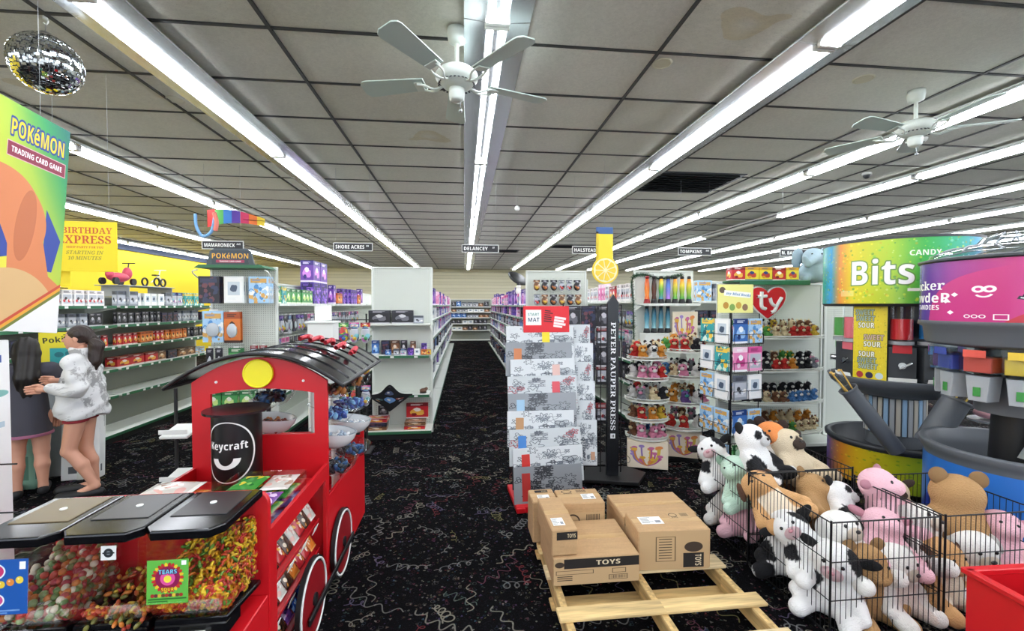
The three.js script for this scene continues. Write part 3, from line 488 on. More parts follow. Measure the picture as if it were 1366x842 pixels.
// centre end display (white pegboard) and its long gondola
{
  const E = unit('white pegboard end display with sparse stock facing the train', [-.81, 0, -5.98], 0, .79, 2.19, [[1.46, .22, null], [1.06, .28], [.56, .28]], { name: 'end_display', base: .34 });
  for (const x of [-.27, .02]) place(prod('box', 'black', .27, .17, .1), E.at(x, 1.4615, .12), rr(-.03, .03), 'flat black game box standing on the white upper shelf', 'black game boxes', 'game_box');
  put('box', 'silver', .13, .1, .06, E.at(.22, 1.46, .12), .1, 'next to the two black game boxes');
  for (const [x, w, h, k, z] of [[-.33, .09, .18, 'blue', .1], [-.2, .11, .18, 'darkmix', .1], [-.08, .11, .18, 'brown', .1], [.03, .08, .18, 'black', .1], [.15, .07, .17, 'brown', .12], [.29, .07, .14, 'purple', .12]]) put('box', k, w, h, .06, E.at(x, 1.06, z), rr(-.06, .06), 'at the back of the green-railed middle shelf');
  for (const [x, w, h, k] of [[-.15, .07, .07, 'blue'], [-.05, .07, .08, 'silver'], [.04, .08, .08, 'mix2'], [.13, .07, .09, 'purple'], [.21, .07, .08, 'white'], [.3, .08, .07, 'orange'], [.36, .05, .07, 'yellow']]) put('box', k, w, h, .06, E.at(x, 1.06, .22), rr(-.1, .1), 'at the front of the green-railed middle shelf');
  // dark patterned bandana draped over the third shelf
  const band = ctex(256, 256, (c) => { c.fillStyle = '#101014'; c.fillRect(0, 0, 256, 256); for (const [x, y, r, k] of [[128, 150, 34, '#5f86b8'], [70, 150, 22, '#3d5a58'], [185, 140, 24, '#7a3b35'], [125, 80, 26, '#46506e'], [60, 190, 14, '#98724a'], [190, 190, 14, '#6d6d78']]) { c.fillStyle = k; c.beginPath(); c.ellipse(x, y, r, r * .8, .4, 0, 6.3); c.fill(); c.fillStyle = '#c9c6c2'; c.beginPath(); c.arc(x - 5, y - 4, r * .3, 0, 6.3); c.fill(); } });
  const bd = thing('bandana', 'dark patterned bandana draped over the white third shelf', 'bandana', E.at(-.12, .56, .3), 0);
  mesh('cloth', sheet((u, v) => { const x = (u - .5) * .56, top = .12 * Math.exp(-Math.pow(x / .09, 2)), bot = -.2 * Math.max(0, 1 - Math.abs(x) / .26); const y = bot + (top + .02 - bot) * v; return [x, y, .02 + .015 * Math.sin(u * 14) * (1 - v) + (y > 0 ? -.1 * v * 0 : 0)]; }, 24, 12), std(0xffffff, .9, 0, { map: band, side: THREE.DoubleSide }), bd);
  mesh('knot', sph(.02, [.0, .1, .02]), std(0x16161a, .9), bd);
  { const o = thing('small_figurine', 'small brown figurine beside the draped bandana', 'figurine', E.at(.28, .5615, .18)); mesh('body', join(sph(.035, [0, .03, 0], [1.3, .9, 1]), sph(.022, [.04, .055, 0])), std(0x6b4a3a, .7), o); mesh('base', cyl(.045, .045, .008, [0, .004, 0]), M.black, o); }
  for (const [x, k, n] of [[-.3, 'brown', 3], [.18, 'red', 2]]) for (let i = 0; i < n; i++) place(prod('box', ['brown', 'darkmix', 'red'][(i + (x > 0 ? 2 : 0)) % 3], .26, .05, .2), E.at(x + i * .005, .117 + i * .0505, .2), rr(-.05, .05), x < 0 ? 'flat boxed set in the stack under the bandana' : 'flat red and dark boxed set on the bottom deck', x < 0 ? 'flat sets under the bandana' : 'flat red sets on the bottom deck', 'boxed_set');
  place(prod('box', 'black', .13, .13, .03), E.at(-.23, .2705, .14), .1, 'black square box standing on the stacked flat sets', undefined, 'game_box');
  place(prod('box', 'red', .28, .2, .04), E.at(.2, .2215, .12), 0, 'upright red photo-front box on the bottom deck', undefined, 'boxed_set');
  for (let i = 0; i < 5; i++) {
    const s = ['nearest the white pegboard end', 'second from the white pegboard end', 'third from the white pegboard end', 'fourth from the white pegboard end', 'nearest the back wall'][i];
    const u = unit('white aisle shelving section with pink boxes on top, ' + s, [-.84, 0, -7.25 - i * 2.5], Math.PI / 2, 2.46, 1.9, LV.map(([y, d]) => [y, d]), {});
    const w = i ? 'on the left aisle shelving, second section' : 'on the left aisle shelving by the white pegboard', P = (f, ...q) => i < 2 ? row(u, ...q, w, { gap: .04 }) : farRow(u, ...q);
    P(0, 1.7, .3, PINKS); P(0, 1.45, .32, MIXED.map((q) => [q[0], q[1], q[2], Math.min(.2, q[3]), q[4]])); P(0, 1.18, .34, MIXED.map((q) => [q[0], q[1], q[2], Math.min(.22, q[3]), q[4]])); P(0, .9, .36, DARKS.map((q) => [q[0], q[1], q[2], .22, q[4]])); P(0, .57, .36, MIXED);
  }
}
// right aisle gondola (faces -x) with its white pegboard end
{
  for (let i = 0; i < 5; i++) {
    const s = ['nearest the hanging snack-bag end', 'second from the hanging snack-bag end', 'third from the hanging snack-bag end', 'fourth from the hanging snack-bag end', 'nearest the back wall'][i];
    const u = unit('aisle shelving section with pink and purple toys, ' + s, [1.45, 0, -8.05 - i * 2.46], -Math.PI / 2, 2.42, 1.9, LV, {});
    const w = i ? 'on the right aisle shelving, second section' : 'on the right aisle shelving by the snack bags', P = (f, ...q) => i < 2 ? row(u, ...q, w, { gap: .04 }) : farRow(u, ...q);
    P(0, 1.7, .3, [...PINKS, ['box', 'violet', .14, .42, .1], ['box', 'purple', .12, .36, .1]]); P(0, 1.45, .32, [['box', 'darkmix', .16, .2, .1], ['box', 'purple', .14, .2, .08], ['box', 'pinkwin', .15, .2, .1]]); P(0, 1.18, .34, DARKS.map((q) => [q[0], q[1], q[2], Math.min(.22, q[3]), q[4]])); P(0, .9, .36, MIXED.map((q) => [q[0], q[1], q[2], .22, q[4]])); P(0, .57, .36, DARKS); P(0, .115, .4, DARKS);
  }
  const E = unit('white pegboard end display crowded with hanging snack bags behind the red sign', [1.42, 0, -6.75], 0, .95, 2.22, [[.6, .3], [1.0, .3]], { name: 'end_display', base: .34, back: M.peg });
  mesh('side_panel', bx(.02, 2.1, .4, [.49, 1.05, -.18]), M.shelf, E.g);
  for (const [y, n] of [[2.08, 0], [1.86, 0], [1.64, 0], [1.42, 0]]) pegs(E, y, [['bag', 'brown', .1, .17, .05], ['bag', 'silver', .1, .17, .05], ['bag', 'black', .11, .17, .05]], 'on the pegboard end behind the red sign', { z: .12 + (2.1 - y) * .12 });
  row(E, 1.0, .3, DARKS, 'on the pegboard end behind the red sign'); row(E, .6, .3, DARKS, 'low on the pegboard end behind the red sign');
}
// back wall shelving at the end of the long aisle
{
  const u = unit('tall shelving against the slatted back wall at the end of the aisle', [.32, 0, Z0 + .06], 0, 1.9, 1.96, [[.55, .4, M.shelf], [.85, .38, M.shelf], [1.12, .36, M.shelf], [1.38, .34, M.shelf], [1.62, .32, M.shelf]], { back: M.shelfGrey, rail: M.shelf });
  for (const [y, d, h] of [[1.62, .32, .26], [1.38, .34, .19], [1.12, .36, .2], [.85, .38, .2], [.55, .4, .22]]) row(u, y, d, [['box', 'blue', .22, h, .1], ['box', 'silver', .24, h * .8, .12], ['box', 'black', .2, h * .9, .1], ['box', 'white', .24, h * .7, .12], ['box', 'brown', .22, h * .7, .12]], 'on the back wall shelving at the aisle end', { gap: .3 });
}
// right aisle two: shelving behind the lava lamp end (faces -x)
{
  for (let i = 0; i < 3; i++) {
    const s = ['next to the lava lamp end', 'one section past the lava lamp end', 'two sections past the lava lamp end', 'three sections past the lava lamp end'][i];
    const u = unit('shelving with red boxes along the second aisle, ' + s, [2.72, 0, -7.22 - i * 2.46], -Math.PI / 2, 2.42, 1.9, [[.57, .36], [.9, .36], [1.76, .34, M.shelf]], { back: M.peg });
    if (i > 1) continue;
    const w = i ? 'on the second aisle shelving, further section' : 'on the second aisle shelving by the lava lamps';
    row(u, 1.76, .34, [['box', 'red', .16, .24, .1], ['box', 'whitered', .18, .26, .1], ['box', 'white', .14, .22, .1], ['box', 'pink', .12, .3, .08]], w, { gap: .05 });
    pegs(u, 1.61, HANG, w, { z: .25 }); pegs(u, 1.32, HANG.map((q) => [q[0], q[1], q[2], .2, q[4]]), w, { z: .25 });
    row(u, 1.18 - .28, .36, [['book', 'black', .16, .22, .03], ['book', 'darkmix', .16, .24, .03], ['book', 'blackred', .17, .2, .03]], w); row(u, .57, .36, DARKS, w);
  }
  const E = unit('white end display with lava lamps and a green garland', [2.78, 0, -5.95], 0, .86, 2.17, [[1.72, .26, M.shelf], [1.18, .28, M.shelf], [.8, .3], [.5, .3]], { name: 'end_display', back: M.shelf, base: .34 });
  const gar = thing('garland', 'dark green tinsel garland along the top and side of the white end display', 'garland', E.at(0, 0, .02)); const gp = [[-.475, .9, .1], [-.475, 1.3, .11], [-.48, 1.7, .1], [-.47, 2.08, .06], [-.3, 2.12, .03], [-.1, 2.07, .03], [.1, 2.09, .03], [.25, 2.12, .03]];
  const cv = new THREE.CatmullRomCurve3(gp.map((q) => new THREE.Vector3(...q))), nd = [];
  for (let i = 0; i < 1300; i++) { const p = cv.getPoint(rnd()), a = rnd() * 6.3, b = rr(-1, 1), r = rr(.025, .04); nd.push(rod([p.x, p.y, p.z], [p.x + r * Math.cos(a), p.y + r * Math.sin(a), p.z + r * b], .0015, 3)); }
  mesh('cord', new THREE.TubeGeometry(cv, 80, .008, 6), std(0x14351f, .9), gar); mesh('tinsel', join(nd), std(0x1f4a2b, .6), gar);
  const lampM = ['#e2762c', '#5b3c2a', 'rain1', 'rain2', 'rain3', 'rain3', 'rain3'];
  const lava = (cols) => std(0xffffff, .2, 0, { map: ctex(32, 128, (c) => { const g = c.createLinearGradient(0, 0, 0, 128); cols.forEach((k, i) => g.addColorStop(i / (cols.length - 1), k)); c.fillStyle = g; c.fillRect(0, 0, 32, 128); }) });
  const lm = { o: lava(['#b83418', '#e8832f', '#c9461c']), b: lava(['#1c1614', '#5a2d20', '#16120f']), r: lava(['#e0452d', '#f0d63a', '#4aa64f', '#3f6fc0', '#8a4fb0']), p: lava(['#2c2b6b', '#4f7dd0', '#b07ad8', '#2b3a86']), g: lava(['#d64a2c', '#e8cf3a', '#58a848', '#31508f']), k: lava(['#17222c', '#2d6f88', '#9ed0dc', '#1c3140']) };
  const lampG = lathe([[.001, 0], [.034, 0], [.035, .05], [.026, .11], [.034, .2], [.031, .27], [.022, .34], [.001, .34]], 20), capG = lathe([[.001, .335], [.024, .335], [.026, .36], [.02, .375], [.001, .375]], 20), capG2 = lathe([[.001, 0], [.045, 0], [.045, .012], [.034, .06], [.001, .06]], 20);
  const lamp = (k, x, y, z, label, group) => { const p = proto('lava_lamp', 'lava lamp', ['glass', lampG, lm[k]], ['base', capG2, k === 'o' ? M.redDark : M.black], ['cap', capG, k === 'o' ? M.redDark : M.black]); place(p, E.at(x, y, z), 0, label, group); };
  'o b r p g g g'.split(' ').forEach((k, i) => lamp(k, -.3 + i * .1, 1.722, .15, { o: 'orange lava lamp first in the row under the garland', b: 'dark brown lava lamp beside the orange one', r: 'lava lamp fading red through yellow to violet under the garland', p: 'blue and violet lava lamp among the rainbow ones', g: 'rainbow lava lamp fading orange to blue at the row end' }[k], 'lava lamps under the garland'));
  for (let i = 0; i < 4; i++) lamp('k', -.3 + i * .1, 1.3225, .15, 'dark teal lava lamp boxed on the second white shelf', 'teal lava lamps on the second shelf');
  mesh('riser', bx(.42, .14, .2, [-.15, 1.25, .15]), M.white, E.g);
  const fl = ctex(192, 256, (c) => { c.fillStyle = '#efe0c8'; c.fillRect(0, 0, 192, 256); for (let i = 0; i < 26; i++) { c.strokeStyle = ['#d98a2c', '#b0508e', '#8a6fb0', '#d7b548'][i % 4]; c.lineWidth = 8; c.beginPath(); const x = 96 + rr(-70, 70), y = 120 + rr(-80, 80); c.moveTo(96, 230); c.quadraticCurveTo(x, 200, x, y); c.stroke(); c.fillStyle = ['#e5b33c', '#c86a9a', '#9d82c4', '#e08a4a'][i % 4]; c.beginPath(); c.arc(x, y, 14, 0, 6.3); c.fill(); } });
  M.flower = std(0xffffff, .5, 0, { map: fl });
  tag(mesh('flower_print_board', pbx(.36, .42, .02, E.at(.22, 1.4, .2)), M.flower), 'cream board printed with orange and violet flowers beside the lava lamps', 'sign');
  const u2 = unit('white shelving with pale blue and white boxes beyond the lava lamps', [3.8, 0, -6.4], 0, .9, 2.05, [[1.76, .3, M.shelf], [1.4, .3, M.shelf]], { back: M.shelf });
  row(u2, 1.76, .3, [['box', 'sky', .22, .3, .1], ['box', 'white', .28, .34, .1], ['box', 'silver', .2, .25, .1]], 'on the white shelving beyond the lava lamps'); row(u2, 1.4, .3, [['box', 'silver', .22, .2, .1], ['box', 'darkmix', .16, .22, .1]], 'on the white shelving beyond the lava lamps');
}
// ================================================================ CANDY TRAIN
function pillow(w, h, t, n = 8) {                             // sealed bag: thick middle, flat crimped ends
  const top = sheet((u, v) => { const a = 2 * u - 1, b = 2 * v - 1, k = Math.pow(Math.max(0, 1 - Math.pow(Math.abs(a), 3.5)), .6) * Math.pow(Math.max(0, 1 - Math.pow(Math.abs(b) * 1.08, 3)), .6) || 0; return [a * w / 2, b * h / 2, t / 2 * k + .0008 + .0015 * Math.sin(a * 17 + b * 5) * k]; }, n, n);
  const bot = sheet((u, v) => { const a = 1 - 2 * u, b = 2 * v - 1, k = Math.pow(Math.max(0, 1 - Math.pow(Math.abs(a), 3.5)), .6) * Math.pow(Math.max(0, 1 - Math.pow(Math.abs(b) * 1.08, 3)), .6) || 0; return [a * w / 2, b * h / 2, -t / 2 * k - .0008]; }, n, n);
  return join(top, bot);
}
const TX = -1.155, TZ = -2.66, T = (x, y, z) => [TX + x, y, TZ + z];
const train = thing('candy_train_stand', 'red wooden locomotive candy stand with black arched roof and yellow headlamp', 'display stand', [TX, 0, TZ]);
{
  const r = M.red, HW = .365;
  // cab front with arched top and window opening
  const arch = (hw, y0, yc, n = 16) => Array.from({ length: n + 1 }, (_, i) => { const x = hw - 2 * hw * i / n; return [x, y0 + (yc - y0) * (1 - (x / hw) * (x / hw))]; });
  const winTop = Array.from({ length: 9 }, (_, i) => { const x = .295 - i * .565 / 8; return [x, 1.195 + .03 * (1 - Math.pow((x - .01) / .29, 2))]; });
  mesh('cab_front', ext([[-HW, .05], [HW, .05], ...arch(HW, 1.262, 1.4)], .018, [0, 0, -.009], [0, 0, 0], .002, [[[-.27, .955], ...winTop.slice().reverse(), [.295, .955]].reverse()]), r, train);
  mesh('headlamp', join(cyl(.079, .079, .02, [-.005, 1.312, .02], [Math.PI / 2, 0, 0], 40), xf(new THREE.TorusGeometry(.077, .005, 8, 40), [-.005, 1.312, .03])), std(0xf2e21a, .35), train);
  for (const s of [-1, 1]) mesh('bolt', cyl(.007, .008, .006, [s * .235, 1.28 - .015, .013], [Math.PI / 2, 0, 0], 12), M.white, train);
  // side frames
  const outline = [[-.93, .05], [.81, .05], [.81, .78], [.0, .78], [.0, .58], [-.88, .56], [-.93, .5]], hole = [[.05, .11], [.72, .11], [.72, .7], [.05, .7]];
  for (const s of [-1, 1]) mesh('side_frame', ext(outline, .016, [s * (HW - .008) + .008, 0, 0], [0, -Math.PI / 2, 0], .001, [hole]), r, train);
  // panel behind the hoppers, rounded top corners
  mesh('hopper_panel', ext([[-.38, .05], [.38, .05], ...circ(.05, 6, .33, .91, 0, Math.PI / 2), ...circ(.05, 6, -.33, .91, Math.PI / 2, Math.PI)], .018, [0, 0, .812], [0, 0, 0], .003), r, train);
  mesh('hopper_plinth', join(bx(.76, .54, .3, [0, .28, .985]), bx(.77, .06, .31, [0, .03, .985])), r, train);
  mesh('tray_deck', bx(.69, .016, .76, [0, .7, .41]), r, train);
  mesh('floor_board', bx(.7, .02, 1.7, [0, .07, -.06]), M.redDark, train);
  mesh('partition', bx(.016, .58, .74, [-.02, .39, .41]), r, train);
  for (let i = 0; i < 3; i++) mesh('side_shelf', join(bx(.32, .008, .66, [.17, .18 + i * .17, .39], [0, 0, -.35]), bx(.006, .03, .66, [.325, .132 + i * .17, .39], [0, 0, -.35])), r, train);
  mesh('rear_panel', bx(.73, .66, .018, [0, .38, -.92]), r, train);
  mesh('cab_floor', bx(.69, .016, .86, [0, .3, -.45]), r, train);
  for (const s of [-1, 1]) mesh('roof_post', cyl(.016, .016, .62, [s * .33, 1.0, -.88], [0, 0, 0], 14), M.black, train);
  // arched roof, ribbed
  const rf = (o) => sheet((u, v) => { const x = (u - .5) * .94; return [x, 1.425 - .83 * x * x + o, .075 - v * 1.1]; }, 24, 2);
  const edge = []; for (const z of [.075, -1.025]) edge.push(tube(Array.from({ length: 13 }, (_, i) => { const x = -.47 + i * .94 / 12; return [x, 1.428 - .83 * x * x, z]; }), .011, 40, 8)); for (const s of [-1, 1]) edge.push(rod([s * .47, 1.243, .075], [s * .47, 1.243, -1.025], .011, 8));
  const roof = mesh('roof', join(rf(.008), rf(0)), std(0x141418, .12, 0, { side: THREE.DoubleSide }), train);
  mesh('roof_edge', join(edge), M.black, roof);
  for (let i = 1; i < 6; i++) mesh('roof_rib', tube(Array.from({ length: 13 }, (_, k) => { const x = -.46 + k * .92 / 12; return [x, 1.434 - .83 * x * x, .075 - i * .183]; }), .006, 40, 6), M.blackGloss, roof);
  // wheels with coupling rod
  for (const z of [.36, -.19]) for (const s of [-1, 1]) {
    const w = mesh('wheel', join(cyl(.2, .2, .022, [s * .385, .212, z], [0, 0, Math.PI / 2], 40)), M.black, train);
    mesh('wheel_face', cyl(.17, .17, .004, [s * .398, .212, z], [0, 0, Math.PI / 2], 40), M.redDark, w);
    mesh('white_rim', xf(new THREE.TorusGeometry(.185, .006, 8, 48), [s * .398, .212, z], [0, Math.PI / 2, 0]), M.white, w);
    mesh('hub', join(cyl(.03, .03, .01, [s * .403, .212, z], [0, 0, Math.PI / 2], 20)), M.black, w);
  }
  for (const s of [-1, 1]) mesh('coupling_rod', bx(.012, .035, .85, [s * .414, .17, .06]), M.black, train);
  const tags = []; for (let i = 0; i < 3; i++) for (let k = 0; k < 4; k++) tags.push(bx(.003, .04, .06, [.334, .12 + i * .17, .14 + k * .17], [0, 0, -.35], .0005));
  for (const g of tags) mesh('price_card', g, M.paperWhite, train);
}
// black drum with the maker's name
{
  const tx = ctex(512, 512, (c) => { c.fillStyle = '#0c0c0e'; c.fillRect(0, 0, 512, 512); c.strokeStyle = '#e9e9e6'; c.lineWidth = 7; c.beginPath(); c.ellipse(128 + 6, 230, 92, 190, 0, 0, 6.3); c.stroke(); c.fillStyle = '#f1f1ee'; c.font = 'bold 44px sans-serif'; c.save(); c.translate(128 + 6, 212); c.scale(.78, 1.5); c.textAlign = 'center'; c.fillText('Keycraft', 0, 0); c.restore(); c.lineWidth = 24; c.beginPath(); c.ellipse(130, 262, 38, 62, 0, .1, Math.PI - .1); c.stroke(); });
  const o = thing('display_drum', 'tall black display drum with white name and smile on the train tray', 'drum', T(-.06, .7095, .15), 0);
  const g = cyl(.118, .118, .42, [0, .21, 0], [0, 0, 0], 48); xf(g, [0, 0, 0], [0, -Math.PI * .5 - .05, 0]);
  mesh('drum', g, std(0xffffff, .35, 0, { map: tx }), o);
  mesh('lid', join(cyl(.158, .158, .012, [0, .43, 0], [0, 0, 0], 48)), std(0x201015, .25), o);
}
// gravity bins with candy
const candyG = [sph(.012, [0, 0, 0], [1, 1, 1], 10), sph(.0075, [0, 0, 0], [1.7, 1, .9], 8), xf(new THREE.TorusGeometry(.012, .005, 6, 8, 2.6), [0, -.006, 0])];
function pieces(name, geo, n, place_, cols, parent, scale = 1) {
  const im = new THREE.InstancedMesh(geo, std(0xffffff, .3), n), m = new THREE.Matrix4(), c = new THREE.Color();
  for (let i = 0; i < n; i++) { const p = place_(i); m.compose(new THREE.Vector3(...p), new THREE.Quaternion().setFromEuler(new THREE.Euler(rnd() * 6, rnd() * 6, rnd() * 6)), new THREE.Vector3(scale, scale, scale)); im.setMatrixAt(i, m); im.setColorAt(i, c.set(pick(cols))); }
  im.name = parent ? name : numbered(name); im.castShadow = im.receiveShadow = true; im.userData.kind = 'stuff'; (parent || scene).add(im); return im;
}
function candyBin(x, label, sticker, cand, fill, lidM) {
  const o = thing('candy_bin', label, 'candy bin', T(x, .62, .985)), W = .23, z0 = -.135, z1 = .145;
  const prof = [[z0, .02], [z0, .32], [z1, .325], [z1 + .01, .12], [z1 - .03, .05], [z1 - .1, .01]];
  for (const s of [-1, 1]) mesh('side_wall', ext(prof, .004, [s * (W / 2 - .004) + .002, 0, 0], [0, -Math.PI / 2, 0]), M.acrylic, o);
  mesh('front_wall', join(bx(W - .008, .2, .004, [0, .223, z1 + .003], [-.05, 0, 0], .001), bx(W - .008, .085, .004, [0, .084, z1 - .009], [.52, 0, 0], .001)), M.acrylic, o);
  mesh('base', join(bx(W, .02, .25, [0, .008, -.01], [-.12, 0, 0]), bx(W - .004, .05, .1, [0, -.01, z1 - .075])), M.blackGloss, o);
  const lid = mesh('lid', ext([[-W / 2, z0], [W / 2, z0], [W / 2, z1 - .02], [W / 2 - .03, z1 + .015], [-W / 2 + .03, z1 + .015], [-W / 2, z1 - .02]], .02, [0, .325, 0], [Math.PI / 2, 0, 0], .006), M.blackGloss, o);
  xf(lid.geometry, [0, .026, 0]);
  mesh('lid_window', bx(W - .05, .004, .19, [0, .358, -.03], [0, 0, 0], .002), lidM, lid); mesh('lid_badge', cyl(.011, .011, .003, [0, .3615, -.03]), M.white, lid);
  mesh('spout', join(bx(.1, .04, .05, [0, -.03, z1 - .02], [.3, 0, 0]), bx(.085, .012, .05, [0, -.012, z1 + .012], [.3, 0, 0])), M.white, o);
  const st = mesh('sticker', pbx(sticker[1], sticker[2], .002, [sticker[3], sticker[4], z1 + .0085 + (sticker[5] || 0)], [-.05, 0, 0], .0005), sticker[0], o);
  const [kind, n, cols, top] = cand; const front = (y) => (y > .12 ? z1 - .012 : z1 - .012 - (.12 - y) * .75);
  const f = ext([[z0 + .02, .03], [z0 + .02, top(z0) - .02], [z1 - .02, Math.max(.05, top(z1) - .02)], [z1 - .02, .12], [z1 - .1, .03]], W - .05, [W / 2 - .025, 0, 0], [0, -Math.PI / 2, 0]);
  if (kind === 2) mesh('candy_core', f, std(fill, .6), o);
  pieces('candy', candyG[kind], n, () => {
    const k = rnd(), y0 = .02; let p;
    if (k < .4) { const y = rr(.04, Math.max(.06, top(z1))); p = [rr(-W / 2 + .018, W / 2 - .018), y, front(y) - rr(0, .02)]; }
    else if (k < .7) { const z = rr(z0 + .01, z1 - .02); const y = rr(.03 + Math.max(0, z - .02) * .3, top(z)); p = [(rnd() < .75 ? 1 : -1) * (W / 2 - .016 - rr(0, .015)), y, Math.min(z, front(y))]; }
    else { const z = rr(z0 + .01, z1 - .015); p = [rr(-W / 2 + .018, W / 2 - .018), top(z) - rr(0, .03), z]; }
    return p;
  }, cols, o);
}
{
  const s1 = ctex(256, 288, (c) => {
    c.fillStyle = '#63b548'; c.fillRect(0, 0, 256, 288); for (let i = 0; i < 26; i++) { const a = i / 26 * 6.283; c.fillStyle = ['#c5302e', '#e9c531', '#b12f2a'][i % 3]; c.beginPath(); c.ellipse(128 + 84 * Math.cos(a), 118 + 84 * Math.sin(a), 17, 10, a, 0, 6.3); c.fill(); }
    c.fillStyle = '#8f1f4e'; c.beginPath(); c.arc(128, 118, 76, 0, 6.3); c.fill(); c.fillStyle = '#e0559b'; c.beginPath(); c.arc(128, 122, 46, 0, 6.3); c.fill(); c.fillStyle = '#f3e04a'; c.beginPath(); c.arc(128, 126, 24, 0, 6.3); c.fill();
    c.fillStyle = '#7fd0e8'; c.strokeStyle = '#2c1c55'; c.lineWidth = 6; c.font = 'bold 40px sans-serif'; c.textAlign = 'center'; c.strokeText('TEARS', 128, 92); c.fillText('TEARS', 128, 92); c.fillStyle = '#f6d62e'; c.font = 'bold 30px sans-serif'; c.strokeStyle = '#8b1f1f'; c.strokeText('SOUR', 128, 204); c.fillText('SOUR', 128, 204);
    c.fillStyle = '#4a2f24'; for (let i = 0; i < 9; i++) { c.fillStyle = ['#a5332c', '#6b2c3a', '#d7b13a', '#6e4630'][i % 4]; c.beginPath(); c.arc(36 + i * 22, 232, 12, 0, 6.3); c.fill(); } c.fillStyle = '#2f6b2c'; c.fillRect(10, 250, 236, 10); c.fillRect(10, 266, 120, 8); c.fillStyle = '#fff'; c.fillRect(212, 8, 30, 30);
  });
  const s2 = ctex(128, 128, (c) => { c.fillStyle = '#e9e9e6'; c.fillRect(0, 0, 128, 128); c.fillStyle = '#23272b'; c.beginPath(); c.arc(64, 64, 40, 0, 6.3); c.fill(); c.fillStyle = '#7d8488'; c.beginPath(); c.arc(64, 64, 18, 0, 6.3); c.fill(); c.fillStyle = '#23272b'; c.fillRect(14, 58, 100, 12); });
  const s3 = ctex(256, 288, (c) => {
    c.fillStyle = '#2158a8'; c.fillRect(0, 0, 256, 288); c.fillStyle = '#e8f0f8'; c.beginPath(); c.ellipse(70, 62, 78, 50, 0, 0, 6.3); c.fill(); c.fillStyle = '#c9386e'; c.beginPath(); c.ellipse(70, 62, 70, 42, 0, 0, 6.3); c.fill(); c.fillStyle = '#fff'; c.font = 'bold 27px sans-serif'; c.textAlign = 'center'; c.fillText('DUBBLE', 70, 58); c.fillText('BUBBLE', 70, 86);
    ['#7ec9e8', '#5fb46a', '#e8c43a', '#e08a3c', '#f0d24a'].forEach((k, i) => { c.fillStyle = k; c.beginPath(); c.arc(40 + i * 44, 150 - i * 10, 19, 0, 6.3); c.fill(); c.fillStyle = '#ffffff88'; c.beginPath(); c.arc(35 + i * 44, 144 - i * 10, 5, 0, 6.3); c.fill(); });
    c.fillStyle = '#f4f4f4'; c.beginPath(); c.ellipse(80, 212, 66, 42, 0, 0, 6.3); c.fill(); c.fillStyle = '#d04a8c'; c.beginPath(); c.ellipse(80, 212, 58, 34, 0, 0, 6.3); c.fill(); c.fillStyle = '#fff'; c.font = 'bold 22px sans-serif'; c.fillText('DUBBLE', 80, 208); c.fillText('BUBBLE', 80, 230); c.fillStyle = '#6f97cf'; c.fillRect(20, 262, 200, 8); c.fillRect(20, 275, 140, 6); c.fillStyle = '#fff'; c.fillRect(214, 14, 30, 40);
  });
  const dim = std(0x1d1d20, .3);
  candyBin(.245, 'clear candy bin of yellow and red candies with a green sticker', [std(0xffffff, .3, 0, { map: s1 }), .125, .14, -.045, .185], [2, 1500, ['#d9a21c', '#e8c52c', '#c8482a', '#5f8f2f', '#d97a22', '#b9302a', '#e0b52a'], (z) => .2 - z * .42], 0x9a6a1c, dim);
  candyBin(-.003, 'clear candy bin with a round grey badge, nearly empty', [std(0xffffff, .3, 0, { map: s2 }), .045, .045, .03, .29], [1, 330, ['#c8742c', '#a33a2c', '#c9a83a', '#b4522c', '#6d6a2c'], (z) => .075 - z * .2], 0x6a3a1c, dim);
  candyBin(-.251, 'clear bin of gumballs with a blue bubble gum sticker', [std(0xffffff, .3, 0, { map: s3 }), .15, .17, -.03, .2], [0, 760, ['#b5483a', '#d8cdb8', '#5f7f4a', '#c9783c', '#a83a48', '#8a9a6a'], (z) => .15 - z * .42], 0x7a4a3a, std(0x6a5a3c, .3));
}
// acrylic trays with bagged sweets on the deck
const bagG = [pillow(.13, .19, .03), pillow(.074, .14, .026), pillow(.15, .22, .034)];
function bagArt(cols) { return std(0xffffff, .22, 0, { map: ctex(96, 128, (c) => { c.fillStyle = cols[0]; c.fillRect(0, 0, 96, 128); for (let i = 0; i < 22; i++) { c.fillStyle = pick(cols); c.beginPath(); c.ellipse(rnd() * 96, rr(15, 115), rr(5, 20), rr(4, 12), rnd() * 3, 0, 6.3); c.fill(); } c.fillStyle = cols[1]; c.fillRect(0, 0, 96, 9); c.fillRect(0, 119, 96, 9); }) }); }
const bagM = { orange: bagArt(['#d5772c', '#e8a45a', '#b3542a', '#f0d0a0']), green: bagArt(['#3f8f3c', '#2a6a33', '#d7c63a', '#7fbf5a']), purple: bagArt(['#6b3f8c', '#b05aa0', '#d8c0e0', '#3a2a5c']), clear: bagArt(['#c9c4bc', '#e8e4dc', '#a88a78', '#d8a8a0']), blue: bagArt(['#2f4f9c', '#1c2f66', '#7fa8d8', '#e0e0ea']), red: bagArt(['#b3262c', '#7a141c', '#e8b04a', '#f0e0d0']), brown: bagArt(['#4a2c20', '#2c1a14', '#c98a3c', '#e8d8c0']) };
function bag(k, size, pos, rot, where) { const p = proto('candy_bag', 'candy bag', ['bag', bagG[size], bagM[k]]); place(p, pos, rot, `${k === 'clear' ? 'clear' : k} candy bag ${where}`, `${k} candy bags ${where}`); }
